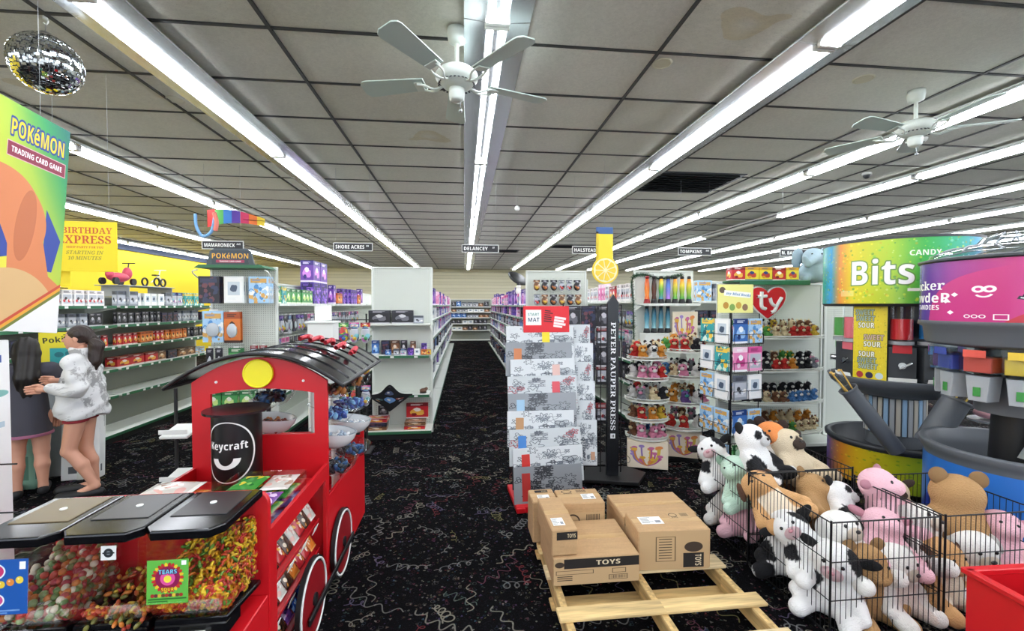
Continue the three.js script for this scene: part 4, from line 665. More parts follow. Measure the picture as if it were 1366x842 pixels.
function tray(x, w, z, d, label) {
  const o = thing('acrylic_tray', label, 'tray', T(x, .7105, z)); const h = .13;
  mesh('bottom', bx(w, .004, d, [0, .002, 0], [0, 0, 0], .001), M.acrylic, o);
  for (const s of [-1, 1]) { mesh('side_wall', bx(.004, h, d, [s * w / 2, h / 2 + .004, 0], [0, 0, 0], .001), M.acrylic, o); mesh('end_wall', bx(w - .01, h, .004, [0, h / 2 + .004, s * d / 2 - s * .004], [0, 0, 0], .001), M.acrylic, o); }
}
tray(-.18, .32, .57, .36, 'clear acrylic tray of orange candy bags on the train'); tray(.17, .33, .49, .44, 'clear acrylic tray of green and purple candy bags on the train');
for (let i = 0; i < 8; i++) bag(i > 5 ? 'clear' : 'orange', 2, T(-.18 + rr(-.02, .02), .737 + Math.floor(i / 2) * .038, .485 + (i % 2) * .165), [-Math.PI / 2, 0, Math.PI / 2 + rr(-.04, .04)], 'piled in the left acrylic tray');
for (let i = 0; i < 12; i++) { const k = i < 4 ? 'blue' : i < 10 ? (i % 3 ? 'green' : 'clear') : 'purple', c = i % 4; bag(k, 0, T(.097 + (c % 2) * .148, .735 + Math.floor(i / 4) * .042, .37 + Math.floor(c / 2) * .215), [-Math.PI / 2, 0, rr(-.06, .06)], 'piled in the right acrylic tray'); }
// snacks on the side shelves
for (let i = 0; i < 3; i++) for (let k = 0; k < 8; k++) {
  const c = [['brown', 'brown', 'blue', 'blue', 'purple', 'brown', 'red', 'orange'], ['orange', 'red', 'red', 'orange', 'brown', 'clear', 'brown', 'brown'], ['clear', 'brown', 'red', 'clear', 'brown', 'red', 'brown', 'clear']][i][k];
  for (let j = 0; j < 2; j++) bag(c, 1, T(.272 - j * .055, .232 + i * .17 - .012 + j * .02, .1 + k * .083), [0, Math.PI / 2, .6, 'ZYX'], 'on the side shelves of the train');
}
// tiered bowl stands inside the cab
function bowlStand(x, z, ys, label) {
  const o = thing('bowl_stand', label, 'bowl stand', T(x, .3085, z));
  mesh('column', cyl(.028, .028, ys[ys.length - 1] + .04, [0, (ys[ys.length - 1] + .04) / 2, 0], [0, 0, 0], 20), M.white, o); mesh('foot', cyl(.09, .1, .012, [0, .006, 0], [0, 0, 0], 24), M.white, o);
  ys.forEach((y, i) => {
    const dir = i % 2 ? .35 : -.1, cx = .1 * Math.cos(dir), cz = .1 * Math.sin(dir) * (i % 2 ? -1 : 1);
    const shape = (k, y0) => xf(lathe([[.001, 0], [.05, .004], [.09, .03], [.115, .07], [.125, .11]].map(([a, b]) => [a * k, b * k + y0]), 28), [cx, y, cz], [0, 0, -.12], [1.15, 1, .95]);
    const b = mesh('bowl', shape(1, 0), i % 3 === 0 ? M.acrylicGrey : i % 3 === 1 ? std(0xeceeee, .2, 0, { side: THREE.DoubleSide }) : M.acrylic, o);
    mesh('bowl_rim', xf(new THREE.TorusGeometry(.126, .003, 6, 36), [cx, y + .11, cz], [Math.PI / 2, -.12, 0], [1.15, .95, 1]), M.acrylicGrey, b);
    pieces('sweets', candyG[1], 90, () => { const a = rnd() * 6.3, r = Math.sqrt(rnd()) * .09; return [cx + r * Math.cos(a), y + rr(.035, .075), cz + r * .85 * Math.sin(a)]; }, [['#1d1d22', '#3a3a42', '#2c5a8a'], ['#d8d8d8', '#f0f0ee', '#a8b8c8'], ['#3c5aa8', '#7fb0d8', '#2c3c7c'], ['#8a3a2c', '#c87a3c', '#3a2a22']][(i + (x > 0 ? 0 : 2)) % 4], b, 2.1);
  });
}
bowlStand(.2, -.3, [.29, .46, .63, .79], 'white column with tiered candy bowls at the open side of the train cab');
bowlStand(.22, -.66, [.28, .45, .62, .78], 'white column with tiered candy bowls at the back of the train cab');
bowlStand(-.2, -.35, [.3, .55, .74], 'white column with tiered candy bowls seen through the train window');
// red bag rolls lying on the roof
for (let i = 0; i < 5; i++) tag(mesh('red_roll', tube([[TX + .02 + i * .085, 1.462 - .83 * Math.pow(.02 + i * .085, 2) + .005, TZ - .55 + (i % 2) * .05], [TX + .06 + i * .08, 1.48 - .6 * Math.pow(.06 + i * .08, 2), TZ - .62], [TX + .1 + i * .07, 1.47 - .7 * Math.pow(.1 + i * .07, 2), TZ - .56]], .017, 12, 8), std(0xc23a44, .4)), 'rolled red net bag lying on the black train roof', 'bag', 'red rolls on the train roof');
// low white leaflet shelves left of the train
for (let i = 0; i < 2; i++) { const o = thing('leaflet_holder', i ? 'lower white leaflet holder on the black rack left of the train' : 'upper white leaflet holder on the black rack left of the train', 'holder', [-1.96, .5 + i * .32, -3.3]); mesh('shelf', bx(.18, .02, .2, [0, 0, 0], [.2, 0, 0]), M.white, o); mesh('lip', bx(.18, .03, .006, [0, .02, .1]), M.white, o); }
{ const o = thing('wire_rack', 'black wire rack standing left of the train behind the cab', 'rack', [-1.96, 0, -3.3]); for (const x of [-.11, .11]) mesh('post', bx(.02, 1.1, .02, [x, .55, -.12]), M.black, o); mesh('foot', bx(.3, .02, .3, [0, .01, -.03]), M.black, o); for (const y of [.47, .79]) mesh('bracket', bx(.24, .015, .06, [0, y, -.1]), M.black, o); }
// ================================================================ SIGNS AND HANGING THINGS
function printMat(w, h, draw, rough = .5) { return std(0xffffff, rough, 0, { map: ctex(w, h, draw) }); }
// street-name signs over the aisles
for (const [x, a, b] of [[-2.84, 'MAMARONECK', 'AVE'], [-1.345, 'SHORE ACRES', 'DR'], [.205, 'DELANCEY', 'ST'], [1.62, 'HALSTEAD', 'AVE'], [3.05, 'TOMPKINS', 'AVE'], [4.5, 'N. BARRY', 'AVE']]) {
  const o = thing('street_sign', `black street-name sign reading ${a} ${b} in white, hung on wires`, 'sign', [x, 2.41, -5.6]);
  mesh('plate', pbx(.47, .105, .006, [0, 0, 0], [0, 0, 0], .002), printMat(512, 116, (c) => { c.fillStyle = '#26262a'; c.fillRect(0, 0, 512, 116); c.strokeStyle = '#e8e8e4'; c.lineWidth = 9; c.strokeRect(7, 7, 498, 102); c.fillStyle = '#f2f2ee'; c.font = 'bold 66px sans-serif'; c.save(); c.translate(28, 82); const w0 = c.measureText(a).width; c.scale(Math.min(1, 375 / w0), 1); c.fillText(a, 0, 0); c.restore(); c.font = 'bold 28px sans-serif'; c.fillText(b, 424, 54); }), o);
  for (const s of [-1, 1]) mesh('wire', rod([s * .2, .05, 0], [s * .2, .95, 0], .0012, 4), M.greyLight, o);
}
// long trading-card banner hung parallel to the aisle (artwork replaced by plain shapes of its colours)
{
  const m = printMat(512, 896, (c, w, h) => {
    const g = c.createLinearGradient(0, h * .4, w, 0); g.addColorStop(0, '#e3dc3c'); g.addColorStop(.45, '#a9c83e'); g.addColorStop(.75, '#2f9a5c'); g.addColorStop(1, '#0f6b66'); c.fillStyle = g; c.fillRect(0, 0, w, h);
    c.fillStyle = '#1f3f9c'; c.beginPath(); c.moveTo(0, 250); c.quadraticCurveTo(200, 330, 190, 600); c.lineTo(0, 640); c.fill(); c.beginPath(); c.moveTo(380, 380); c.lineTo(490, 500); c.lineTo(440, 640); c.lineTo(370, 640); c.fill();
    c.fillStyle = '#d9824f'; c.beginPath(); c.moveTo(170, 900); c.lineTo(150, 560); c.quadraticCurveTo(60, 420, 0, 400); c.lineTo(0, 260); c.quadraticCurveTo(200, 240, 300, 330); c.quadraticCurveTo(420, 420, 370, 520); c.lineTo(420, 660); c.lineTo(512, 700); c.lineTo(512, 896); c.fill();
    c.fillStyle = '#c56f40'; c.beginPath(); c.ellipse(250, 470, 60, 150, .2, 0, 6.3); c.fill();
    c.fillStyle = '#d9b27a'; c.beginPath(); c.ellipse(200, 860, 300, 210, 0, 0, 6.3); c.fill();
    c.fillStyle = '#f2f2f0'; c.beginPath(); c.moveTo(w, 720); c.lineTo(w, h); c.lineTo(130, h); c.fill();
    c.lineWidth = 12; ['#c84a2c', '#e8a52c', '#6d7a2c'].forEach((k, i) => { c.strokeStyle = k; c.beginPath(); c.moveTo(512, 690 + i * 14); c.lineTo(80, 900 + i * 14); c.stroke(); });
    c.font = 'bold 92px sans-serif'; c.lineWidth = 18; c.strokeStyle = '#1c3f8c'; c.lineJoin = 'round'; c.textAlign = 'center'; c.save(); c.translate(300, 130); c.scale(.78, 1); c.strokeText('POKéMON', 0, 0); c.fillStyle = '#f4d12c'; c.fillText('POKéMON', 0, 0); c.restore();
    c.fillStyle = '#8c2440'; c.fillRect(110, 158, 380, 58); c.strokeStyle = '#d8a8b0'; c.lineWidth = 4; c.strokeRect(110, 158, 380, 58); c.fillStyle = '#fff'; c.font = 'bold 32px sans-serif'; c.fillText('TRADING CARD GAME', 300, 198);
  });
  const o = thing('hanging_banner', 'tall green and orange trading card banner hanging near the disco ball', 'banner', [-2.2, 2.13, -2.5]); o.rotation.set(0, Math.PI / 2, 0);
  const s = mesh('sheet', pbx(.42, 1.13, .004), m, o); s.rotation.z = -.1;
  for (const q of [-.15, .15]) mesh('wire', rod([q - .06, .55, 0], [q - .06, 1.22, 0], .001, 4), M.greyLight, o);
  const o2 = thing('white_display_board', 'white cardboard display with pegs below the trading card banner', 'display board', [-2.22, 0, -2.11]); o2.rotation.y = Math.PI / 2;
  mesh('panel', pbx(.5, 1.5, .02, [.05, .78, 0]), printMat(256, 768, (c) => { c.fillStyle = '#f1f2f0'; c.fillRect(0, 0, 256, 768); c.fillStyle = '#3b5a9c'; c.fillRect(196, 36, 40, 18); c.fillStyle = '#7fb8b0'; c.beginPath(); c.ellipse(225, 130, 26, 9, 0, 0, 6.3); c.fill(); c.fillStyle = '#b8ced8'; c.fillRect(180, 200, 60, 14); }), o2);
  mesh('foot', bx(.5, .03, .25, [.05, .015, 0]), M.white, o2); for (const y of [.95, .72]) mesh('peg', rod([.2, y, .01], [.2, y, .12], .004), M.black, o2);
}
// yellow party sign
{
  const m = printMat(512, 400, (c) => { c.fillStyle = '#f6dc17'; c.fillRect(0, 0, 512, 400); c.fillStyle = '#c9491f'; c.textAlign = 'center'; c.font = 'bold 68px serif'; c.fillText('BIRTHDAY', 290, 96); c.font = 'bold 88px serif'; c.fillText('EXPRESS', 270, 176); c.font = 'bold 24px serif'; c.fillText('SHOP PARTY FOR YOU', 275, 214); c.fillStyle = '#9a8a2c'; c.font = 'italic bold 40px serif'; c.fillText('STARTING IN', 268, 262); c.fillText('10 MINUTES', 268, 306); });
  const o = thing('hanging_sign', 'yellow hanging sign reading Birthday Express in orange letters', 'sign', [-2.72, 2.12, -3.5], .06); mesh('board', pbx(.44, .36, .006), m, o); for (const s of [-.17, .17]) mesh('wire', rod([s, .17, 0], [s, 1.24, 0], .001, 4), M.greyLight, o);
  tag(mesh('plain_yellow_card', join(pbx(.19, .13, .006, [-2.93, 1.9, -3.54]), bx(.01, .12, .004, [-2.9, 1.97, -3.535])), M.yellow), 'small plain yellow card under the birthday sign', 'sign');
}
// rainbow kite and wind tail
{
  const k = thing('kite', 'rainbow striped kite hung under the left light row', 'kite', [-3.45, 2.99, -7.2], .3);
  mesh('sail', sheet((u, v) => [(u - .5) * .75, (v - .5) * .26 * (1 - .55 * u) + .05 * Math.sin(u * 3), .06 * Math.sin(u * 5)], 12, 4), std(0xffffff, .6, 0, { side: THREE.DoubleSide, map: ctex(128, 32, (c) => ['#c8302c', '#4fa04a', '#3f7fc8', '#5a3a9c', '#c8305c', '#e0702c', '#e8c83a'].forEach((q, i) => { c.fillStyle = q; c.fillRect(i * 18.3, 0, 19, 32); })) }), k);
  mesh('spar', rod([-.38, .02, 0], [.38, .02, 0], .004), M.black, k); mesh('line', rod([0, .05, .02], [0, .37, .02], .001, 4), M.greyLight, k);
  const w = thing('wind_tail', 'blue and pink fabric wind tail looped below the left light row', 'wind tail', [-3.72, 2.9, -6.9]);
  mesh('blue_tail', tube([[-.15, .12, 0], [-.13, -.08, 0], [-.05, -.2, 0], [.06, -.14, 0], [.12, .1, 0]], .022, 30, 8), std(0x6d9cc8, .7), w); mesh('pink_tail', tube([[.12, .14, .02], [.15, .0, .02], [.13, -.12, .02]], .03, 20, 8), std(0xd8786c, .7), w); mesh('line', rod([.12, .12, 0], [.12, .46, 0], .001, 4), M.greyLight, w);
}
// trading card header on the canopy
{
  const o = thing('header_sign', 'grey trading card header sign standing on the green canopy', 'sign', [-2.66, 2.1575, -5.42]);
  mesh('board', ext([[-.26, 0], [.26, 0], [.22, .16], [.17, .19], [-.17, .19], [-.22, .16]], .02, [0, 0, 0]), std(0x4a545c, .5), o);
  mesh('print', pbx(.4, .16, .002, [0, .088, .0235], [0, 0, 0], .0005), printMat(512, 205, (c) => { c.fillStyle = '#3e474f'; c.fillRect(0, 0, 512, 205); c.font = 'bold 104px sans-serif'; c.textAlign = 'center'; c.lineWidth = 14; c.lineJoin = 'round'; c.strokeStyle = '#1c2c5c'; c.strokeText('POKéMON', 256, 118); c.fillStyle = '#e8b23a'; c.fillText('POKéMON', 256, 118); c.fillStyle = '#a83a5c'; c.fillRect(60, 140, 392, 40); c.fillStyle = '#f2e6ea'; c.font = 'bold 29px sans-serif'; c.fillText('TRADING CARD GAME', 256, 171); }), o);
}
// lemon slice drop sign
{
  const o = thing('lemon_sign', 'yellow strip sign with a blue top and a lemon slice at its end', 'sign', [1.62, 2.58, -5.0]);
  mesh('strip', bx(.2, .5, .02, [0, -.28, 0]), std(0xeed630, .5), o); mesh('strip_edge', bx(.03, .5, .022, [-.085, -.28, .001]), std(0xd8bb22, .5), o); mesh('blue_top', bx(.2, .08, .022, [0, -.02, .001]), std(0x3a5f96, .5), o);
  const l = mesh('lemon_slice', cyl(.155, .155, .02, [0, -.48, .03], [Math.PI / 2, 0, 0], 40), std(0xf2d024, .45), o);
  mesh('pith', cyl(.138, .138, .004, [0, -.48, .042], [Math.PI / 2, 0, 0], 40), std(0xf6efc4, .5), l);
  for (let i = 0; i < 9; i++) { const a = i / 9 * 360 * D; mesh('segment', xf(ext([[.02, 0], [.11, -.032], [.124, 0], [.11, .032]], .003, [0, 0, 0], [0, 0, 0], .002), [0, -.48, .044], [0, 0, a]), std(0xf0cb2c, .3), l); }
  mesh('wire', rod([0, .02, 0], [0, .79, 0], .001, 4), M.greyLight, o);
}
// black clip-on fan and green-stemmed thing over the right aisle shelves
{ const o = thing('clip_fan', 'black round clip-on fan on a green stem above the right aisle shelves', 'fan', [1.24, 1.945, -10.4]); mesh('stem', join(cyl(.012, .016, .34, [0, .17, 0])), std(0xa7c04a, .5), o); mesh('cage', xf(lathe([[.001, .06], [.2, .05], [.26, 0], [.2, -.05], [.001, -.07]], 32), [.02, .38, .04], [.55, 0, -.45]), M.black, o); mesh('foot', cyl(.07, .07, .02, [0, .01, 0]), M.black, o); }
{ const o = thing('plush_bunny', 'small white plush figure standing on the right aisle shelf top by the fan', 'plush toy', [1.24, 1.945, -10.05]); mesh('body', join(sph(.07, [0, .07, 0], [1, 1.2, .9]), sph(.055, [0, .17, 0])), std(0xeceae4, .95), o); mesh('hat', cyl(.03, .05, .05, [0, .23, 0]), M.black, o); }

// ================================================================ COLOURING MAT RACK
{
  const o = thing('mat_rack', 'wire rack with a red mat sign on top, holding colouring mats', 'rack', [.74, 0, -3.78], .06);
  const p = []; for (const x of [-.3, .3]) p.push(rod([x, .02, -.12], [x, 1.5, -.28], .008), rod([x, .02, .2], [x, .02, -.25], .008)); for (let i = 0; i < 7; i++) p.push(rod([-.3, .2 + i * .2, -.14 - i * .02], [.3, .2 + i * .2, -.14 - i * .02], .004));
  mesh('frame', join(p), M.blackWire, o);
  mesh('base', join(bx(.66, .05, .07, [0, .03, .2]), bx(.07, .04, .5, [-.3, .03, 0]), bx(.07, .04, .5, [.3, .03, 0])), M.red, o);
  const sg = mesh('sign', pbx(.43, .24, .01, [.02, 1.57, -.2], [-.06, 0, 0]), printMat(512, 290, (c) => { c.fillStyle = '#e0202c'; c.fillRect(0, 0, 512, 290); c.fillStyle = '#f7f3ea'; c.fillRect(26, 40, 172, 170); c.fillStyle = '#fff'; c.fillRect(36, 50, 152, 150); c.textAlign = 'center'; c.fillStyle = '#5f9080'; c.font = 'bold 44px sans-serif'; c.fillText('START', 112, 108); c.fillStyle = '#3a4a58'; c.font = 'bold 62px sans-serif'; c.fillText('MAT', 112, 172); c.save(); c.translate(280, 110); c.rotate(.12); c.fillStyle = '#2c1216'; for (let i = 0; i < 6; i++) c.fillRect(-48, -62 + i * 23, 60 + 40 * hash(i, 1, 1), 12); c.restore(); c.save(); c.translate(400, 180); c.rotate(.15); c.fillStyle = '#fbe9e6'; c.fillRect(-62, -60, 130, 26); c.fillRect(-62, -28, 112, 26); c.fillRect(-62, 4, 134, 26); c.fillRect(-62, 36, 100, 22); c.restore(); }), o);
  const ys = (i) => 1.23 - i * .145, mats = ['mat1', 'mat3', 'mat1', 'mat2', 'mat3', 'mat1', 'mat2', 'mat1', 'mat3'].map((k, i) => [k, ys(i), 1 - .03 * ((i * 7) % 3), [0, -.02, .01, 0, -.01, -.03, .0, .02, .01][i]]);
  const strips = [0xf0d820, 0xc87a4a, 0xd9b2a8, 0xd8505a, 0x9fc3dc, 0xb88a5c, 0x3f7fc4, 0xc8281f, 0xb0302c].map((k) => std(k, .4));
  mats.forEach(([k, y, s, dx], i) => {
    const z = -.2 + i * .042 + .02, t = thing('colouring_mat', `clear-bagged colouring mat, number ${['one', 'two', 'three', 'four', 'five', 'six', 'seven', 'eight', 'nine'][i]} down the rack with the red sign`, 'colouring mat', [.71 + dx - .02, y - .02, -3.78 + z], .06);
    const w = .63 * s, h = .3; mesh('mat', pbx(w, h, .008, [0, h / 2, 0], [-.14, 0, dx * .6]), A[k], t);
    mesh('band', pbx(.07, h * .75, .002, [i === 2 || i === 3 ? .12 : i === 0 ? .05 : -w * .32, h * .45, .008], [-.14, 0, dx], .0005), strips[i], t); mesh('corner_label', pbx(.05, .06, .002, [-w * .32 + (i > 6 ? 0 : .3), h * .3, .0095], [-.14, 0, dx], .0005), M.paperWhite, t);
  });
  for (let i = 0; i < 6; i++) { const t = thing('colouring_mat', `white back-stock colouring mat at the right side of the rack, layer ${['one', 'two', 'three', 'four', 'five', 'six'][i]} from the top`, 'colouring mat', [1.02 + (i % 2) * .02, 1.12 - i * .17, -4.0 + i * .032], -.15); mesh('mat', pbx(.28, .4, .006, [0, .2, 0], [-.1, 0, 0]), i % 2 ? A.mat1 : A.mat2, t); mesh('barcode_label', pbx(.06, .07, .002, [.05, .06, .01], [-.1, 0, 0], .0005), A.white, t); }
}
// ================================================================ TALL BLACK BOOK TOWER
{
  const o = thing('book_tower', 'tall black tower sign with white vertical lettering on a black foot', 'sign stand', [1.42, 0, -4.12], -.1);
  mesh('mast', ext([[-.055, .03], [.055, .03], [.05, 1.72], [.0, 1.8], [-.05, 1.72]], .05, [0, 0, -.025], [0, 0, 0], .002), std(0x14161a, .3), o);
  mesh('lettering', pbx(.075, 1.15, .002, [0, .98, .029], [0, 0, 0], .0003), printMat(96, 1472, (c) => { c.fillStyle = '#121418'; c.fillRect(0, 0, 96, 1472); c.translate(48, 20); c.rotate(Math.PI / 2); c.fillStyle = '#f1f2f2'; c.font = 'bold 82px serif'; const t = 'PETER PAUPER PRESS', w0 = c.measureText(t).width; c.save(); c.scale(1340 / w0, 1); c.fillText(t, 0, 28); c.restore(); c.fillRect(1375, -30, 60, 60); c.fillStyle = '#121418'; c.fillRect(1388, -14, 34, 10); c.fillRect(1388, 4, 34, 8); }, .35), o);
  mesh('foot', ext([[-.3, -.12], [.2, -.2], [.34, .05], [.2, .22], [-.22, .2]], .025, [0, .03, 0], [-Math.PI / 2, 0, 0], .004), M.black, o);
  const wr_ = []; for (let i = 0; i < 6; i++) { const y = .25 + i * .25; wr_.push(tube([[-.1, y, -.06], [-.16, y - .03, .0], [-.15, y - .06, .05], [-.1, y - .05, .04]], .003, 12, 5), tube([[.1, y, -.06], [.17, y - .03, .0], [.15, y - .06, .05], [.1, y - .05, .04]], .003, 12, 5)); } wr_.push(rod([-.1, .03, -.06], [-.1, 1.7, -.06], .005), rod([.1, .03, -.06], [.1, 1.7, -.06], .005), rod([-.1, 1.7, -.06], [.1, 1.7, -.06], .005)); mesh('wire_frame', join(wr_), M.blackWire, o);
}
for (let i = 0; i < 9; i++) put('book', ['black', 'darkmix', 'blackred'][i % 3], .15, .21, .02, [1.16 + (i % 3) * .17, .42 + Math.floor(i / 3) * .42 + .8 * 0, -4.66], -.1, 'on the black wire rack behind the lettered tower');
{ const o = thing('wire_book_rack', 'black wire book rack behind the lettered black tower', 'rack', [1.36, 0, -4.7], -.1); const p = []; for (const x of [-.28, .28]) p.push(rod([x, 0, -.06], [x, 1.72, -.06], .008)); for (let i = 0; i < 4; i++) p.push(rod([-.28, .4 + i * .42, -.06], [.28, .4 + i * .42, -.06], .004), rod([-.28, .4 + i * .42, .12], [.28, .4 + i * .42, .12], .004), rod([-.28, .4 + i * .42, -.06], [-.28, .4 + i * .42, .12], .004), rod([.28, .4 + i * .42, -.06], [.28, .4 + i * .42, .12], .004)); mesh('frame', join(p), M.blackWire, o); mesh('foot', bx(.6, .02, .4, [0, .01, 0]), M.black, o);
  for (let i = 0; i < 6; i++) put('book', ['black', 'darkmix', 'black'][i % 3], .16, .24, .02, [1.16 + (i % 3) * .17, 1.45 - Math.floor(i / 3) * .42, -4.64], -.1, 'on the top tiers of the wire rack behind the tower'); }
// ================================================================ PALLET AND CARTONS
{
  const o = thing('wooden_pallet', 'pale wooden pallet on the carpet carrying brown cartons', 'pallet', [1.02, 0, -2.42], 0);
  const w2 = std(0xfdf3dc, .8, 0, { map: woodTex }), w3 = std(0xf2e3c4, .8, 0, { map: woodTex });
  for (const x of [-.5, .0, .5]) mesh('stringer', bx(.042, .09, 1.2, [x, .065, 0], [0, 0, 0], .004), w3, o);
  [-.55, -.36, -.12, .24, .52].forEach((z, i) => mesh('deck_board', bx(1.1 + .02 * (i % 2), .018, [.12, .1, .13, .1, .12][i], [.01 * (i % 2), .12, z], [0, .006 * (i - 2), 0], .004), i % 2 ? w2 : M.wood, o));
  for (const z of [-.5, 0, .5]) mesh('bottom_board', bx(1.08, .016, .1, [0, .01, z]), w3, o);
}
function carton(name, w, h, d, pos, turn, label, front, topArt, sideArt) {
  const o = thing('carton', label, 'carton', pos, turn);
  mesh('box', bx(w, h, d, [0, h / 2, 0], [0, 0, 0], .006), M.card, o);
  mesh('tape', bx(w * .98, .0012, .05, [0, h + .0006, 0], [0, 0, 0], .0003), std(0xbf9b6a, .35), o);
  const P = (art, ww, hh, p, r) => mesh('print', pbx(ww, hh, .001, p, r, .0002), art, o);
  if (front) P(front[0], w * front[1], h * front[2], [w * (front[3] || 0), h * (front[4] ?? .5), d / 2 + .0008], [0, 0, 0]);
  if (sideArt) P(sideArt[0], d * sideArt[1], h * sideArt[2], [w / 2 + .0008, h / 2, 0], [0, Math.PI / 2, 0]);
  for (const [art, ww, dd, x, z, r] of topArt || []) P(art, ww, dd, [x, h + .0018, z], [-Math.PI / 2, 0, r || 0]);
}
{
  const cb = '#b99a70', base = (c, w, h) => { c.fillStyle = cb; c.fillRect(0, 0, w, h); };
  const toys = (dark) => printMat(512, 256, (c) => { base(c, 512, 256); c.fillStyle = '#1b1512'; c.fillRect(60, 8, 452, 92); c.fillStyle = '#d9c9a8'; c.font = 'bold 62px sans-serif'; c.fillText('TOYS', 250, 76); c.fillStyle = '#3a2c20'; c.beginPath(); c.arc(34, 60, 28, 0, 6.3); c.fill(); c.strokeStyle = '#3a2c20'; c.lineWidth = 4; c.strokeRect(14, 120, 220, 34); for (let i = 0; i < 3; i++) c.fillRect(20, 170 + i * 18, 90, 8); c.strokeRect(350, 120, 80, 40); c.strokeRect(330, 180, 110, 44); for (let i = 0; i < 14; i++) c.fillRect(340 + i * 7, 186, hash(i, 2, 2) > .5 ? 4 : 2, 30); }, .8);
  const t1 = toys(), lab = printMat(128, 96, (c) => { c.fillStyle = '#f4f4f0'; c.fillRect(0, 0, 128, 96); c.fillStyle = '#55575a'; for (let i = 0; i < 6; i++) c.fillRect(8, 10 + i * 13, 40 + 30 * hash(i, 3, 3), 5); c.fillStyle = '#8a8c90'; c.fillRect(84, 50, 32, 32); }, .6);
  const dark = printMat(256, 64, (c) => { c.fillStyle = '#1b1512'; c.fillRect(0, 0, 256, 64); c.fillStyle = '#d0bd98'; c.font = 'bold 44px sans-serif'; c.fillText('TOYS', 130, 48); }, .8);
  const side = printMat(256, 256, (c) => { base(c, 256, 256); c.fillStyle = '#1b1512'; c.fillRect(160, 150, 76, 96); c.save(); c.translate(214, 160); c.rotate(Math.PI / 2); c.fillStyle = '#d9c9a8'; c.font = 'bold 32px sans-serif'; c.fillText('TOYS', 0, 10); c.restore(); c.fillStyle = '#3a2c20'; c.beginPath(); c.arc(198, 110, 34, 0, 6.3); c.fill(); c.strokeStyle = '#4a3826'; c.lineWidth = 3; c.strokeRect(60, 40, 70, 160); for (let i = 0; i < 8; i++) c.fillRect(70, 52 + i * 18, 48, 5); }, .8);
  const round = printMat(256, 96, (c) => { base(c, 256, 96); c.strokeStyle = '#3a2a1c'; c.lineWidth = 8; c.beginPath(); c.ellipse(60, 40, 44, 30, 0, 0, 6.3); c.stroke(); c.fillStyle = '#3a2a1c'; c.font = 'bold 32px sans-serif'; c.fillText('Dolls', 26, 88); for (let i = 0; i < 9; i++) c.fillRect(150 + i * 10, 10, 5, 56); }, .8);
  const Y = .1305;
  carton('c', .5, .155, .42, [.74, Y, -2.6], .0, 'wide flat carton lettered TOYS on a black band, front of the pallet', [t1, .985, .97], []);
  carton('c', .15, .15, .42, [.555, Y + .158, -2.62], .03, 'narrow carton with a white label lying on the wide TOYS carton', [dark, .8, .3, .08, .75], [[lab, .07, .09, -.02, .12]]);
  carton('c', .3, .26, .22, [.78, Y, -2.94], 0, 'carton with round print and white label behind the wide TOYS carton', [round, .9, .5], [[lab, .09, .08, .06, .02], [round, .2, .07, -.02, -.06]]);
  carton('c', .17, .27, .2, [.53, Y, -2.95], .02, 'small carton with a dark printed top at the pallet back corner', [dark, .6, .25, 0, .75], [[lab, .08, .07, 0, .03], [dark, .09, .035, 0, -.06]]);
  carton('c', .5, .2, .34, [1.27, Y, -2.9], 0, 'long carton with a black TOYS band at the back of the pallet', [t1, .985, .95], []);
  carton('c', .44, .24, .24, [1.24, Y, -2.585], -.04, 'square carton with a white shipping label and TOYS on its side', [side, .96, .96], [[lab, .14, .09, -.1, .0], [round, .14, .07, .1, -.05]], [side, .9, .9]);
}
// ================================================================ PLUSH TOYS
const fur = (c) => std(c, 1, 0, { bumpMap: fluff, bumpScale: .006 }), furV = new THREE.MeshPhysicalMaterial({ vertexColors: true, roughness: 1, bumpMap: fluff, bumpScale: .006, sheen: .5, sheenRoughness: .8 });
const col = (h) => new THREE.Color(h);
// one big sitting plush, about .42 m tall; kinds differ in colour, patches, ears and muzzle
function bigPlush(o) {
  const f = (x, y, z) => { const p = [x, y, z];
    let d = ell(p, [0, .13, 0], [.125, .14, .11]);
    d = smin(d, ell(p, [0, .315, .015], [.118, .105, .105]), .05);
    for (const s of [-1, 1]) { d = smin(d, cap(p, [s * .09, .2, .02], [s * .155, .1, .09], .045, .04), .03); d = smin(d, cap(p, [s * .075, .06, .04], [s * .12, .045, .17], .055, .05), .03); }
    if (o.snout) d = smin(d, ell(p, [0, .29, .105], [.06, .045, .05]), .03);
    return d; };
  const patch = (x, y, z) => { const n = (o.patches || []).some(([a, b, c, r]) => Math.hypot(x - a, y - b, z - c) < r * (1 + .15 * Math.sin(x * 60 + y * 40))); return n ? col(o.dark) : (o.belly && z > .05 && y < .24 && Math.abs(x) < .08) ? col(o.belly) : col(o.base); };
  const g = field(f, [-.22, -.03, -.14], [.22, .45, .24], .0125, patch);
  const root = new THREE.Group(); root.userData = { kindName: o.name, category: 'plush toy' };
  mesh('body', g, furV, root);
  for (const s of [-1, 1]) {
    const e = { round: sph(.045, [s * .09, .405, 0], [1, 1, .5], 14), floppy: sph(.05, [s * .125, .33, .01], [.45, 1.3, .8], 14, [0, 0, s * .3]), side: sph(.05, [s * .14, .365, 0], [1.2, .6, .45], 14, [0, 0, s * .3]), long: sph(.045, [s * .05, .46, -.01], [.7, 2, .45], 14, [0, 0, -s * .15]) }[o.ear];
    mesh('ear', e, fur(o.earC || o.base), root);
    mesh('eye', sph(.011, [s * .043, .34, .112], [1, 1, .6], 10), M.blackGloss, root);
  }
  mesh('muzzle', sph(.05, [0, .288, .115], [1.1, .75, .55], 14), fur(o.muz), root); mesh('nose', sph(.014, [0, .302, .142], [1.2, .8, .6], 10), std(o.nose || 0x2a2020, .4), root);
  return root;
}
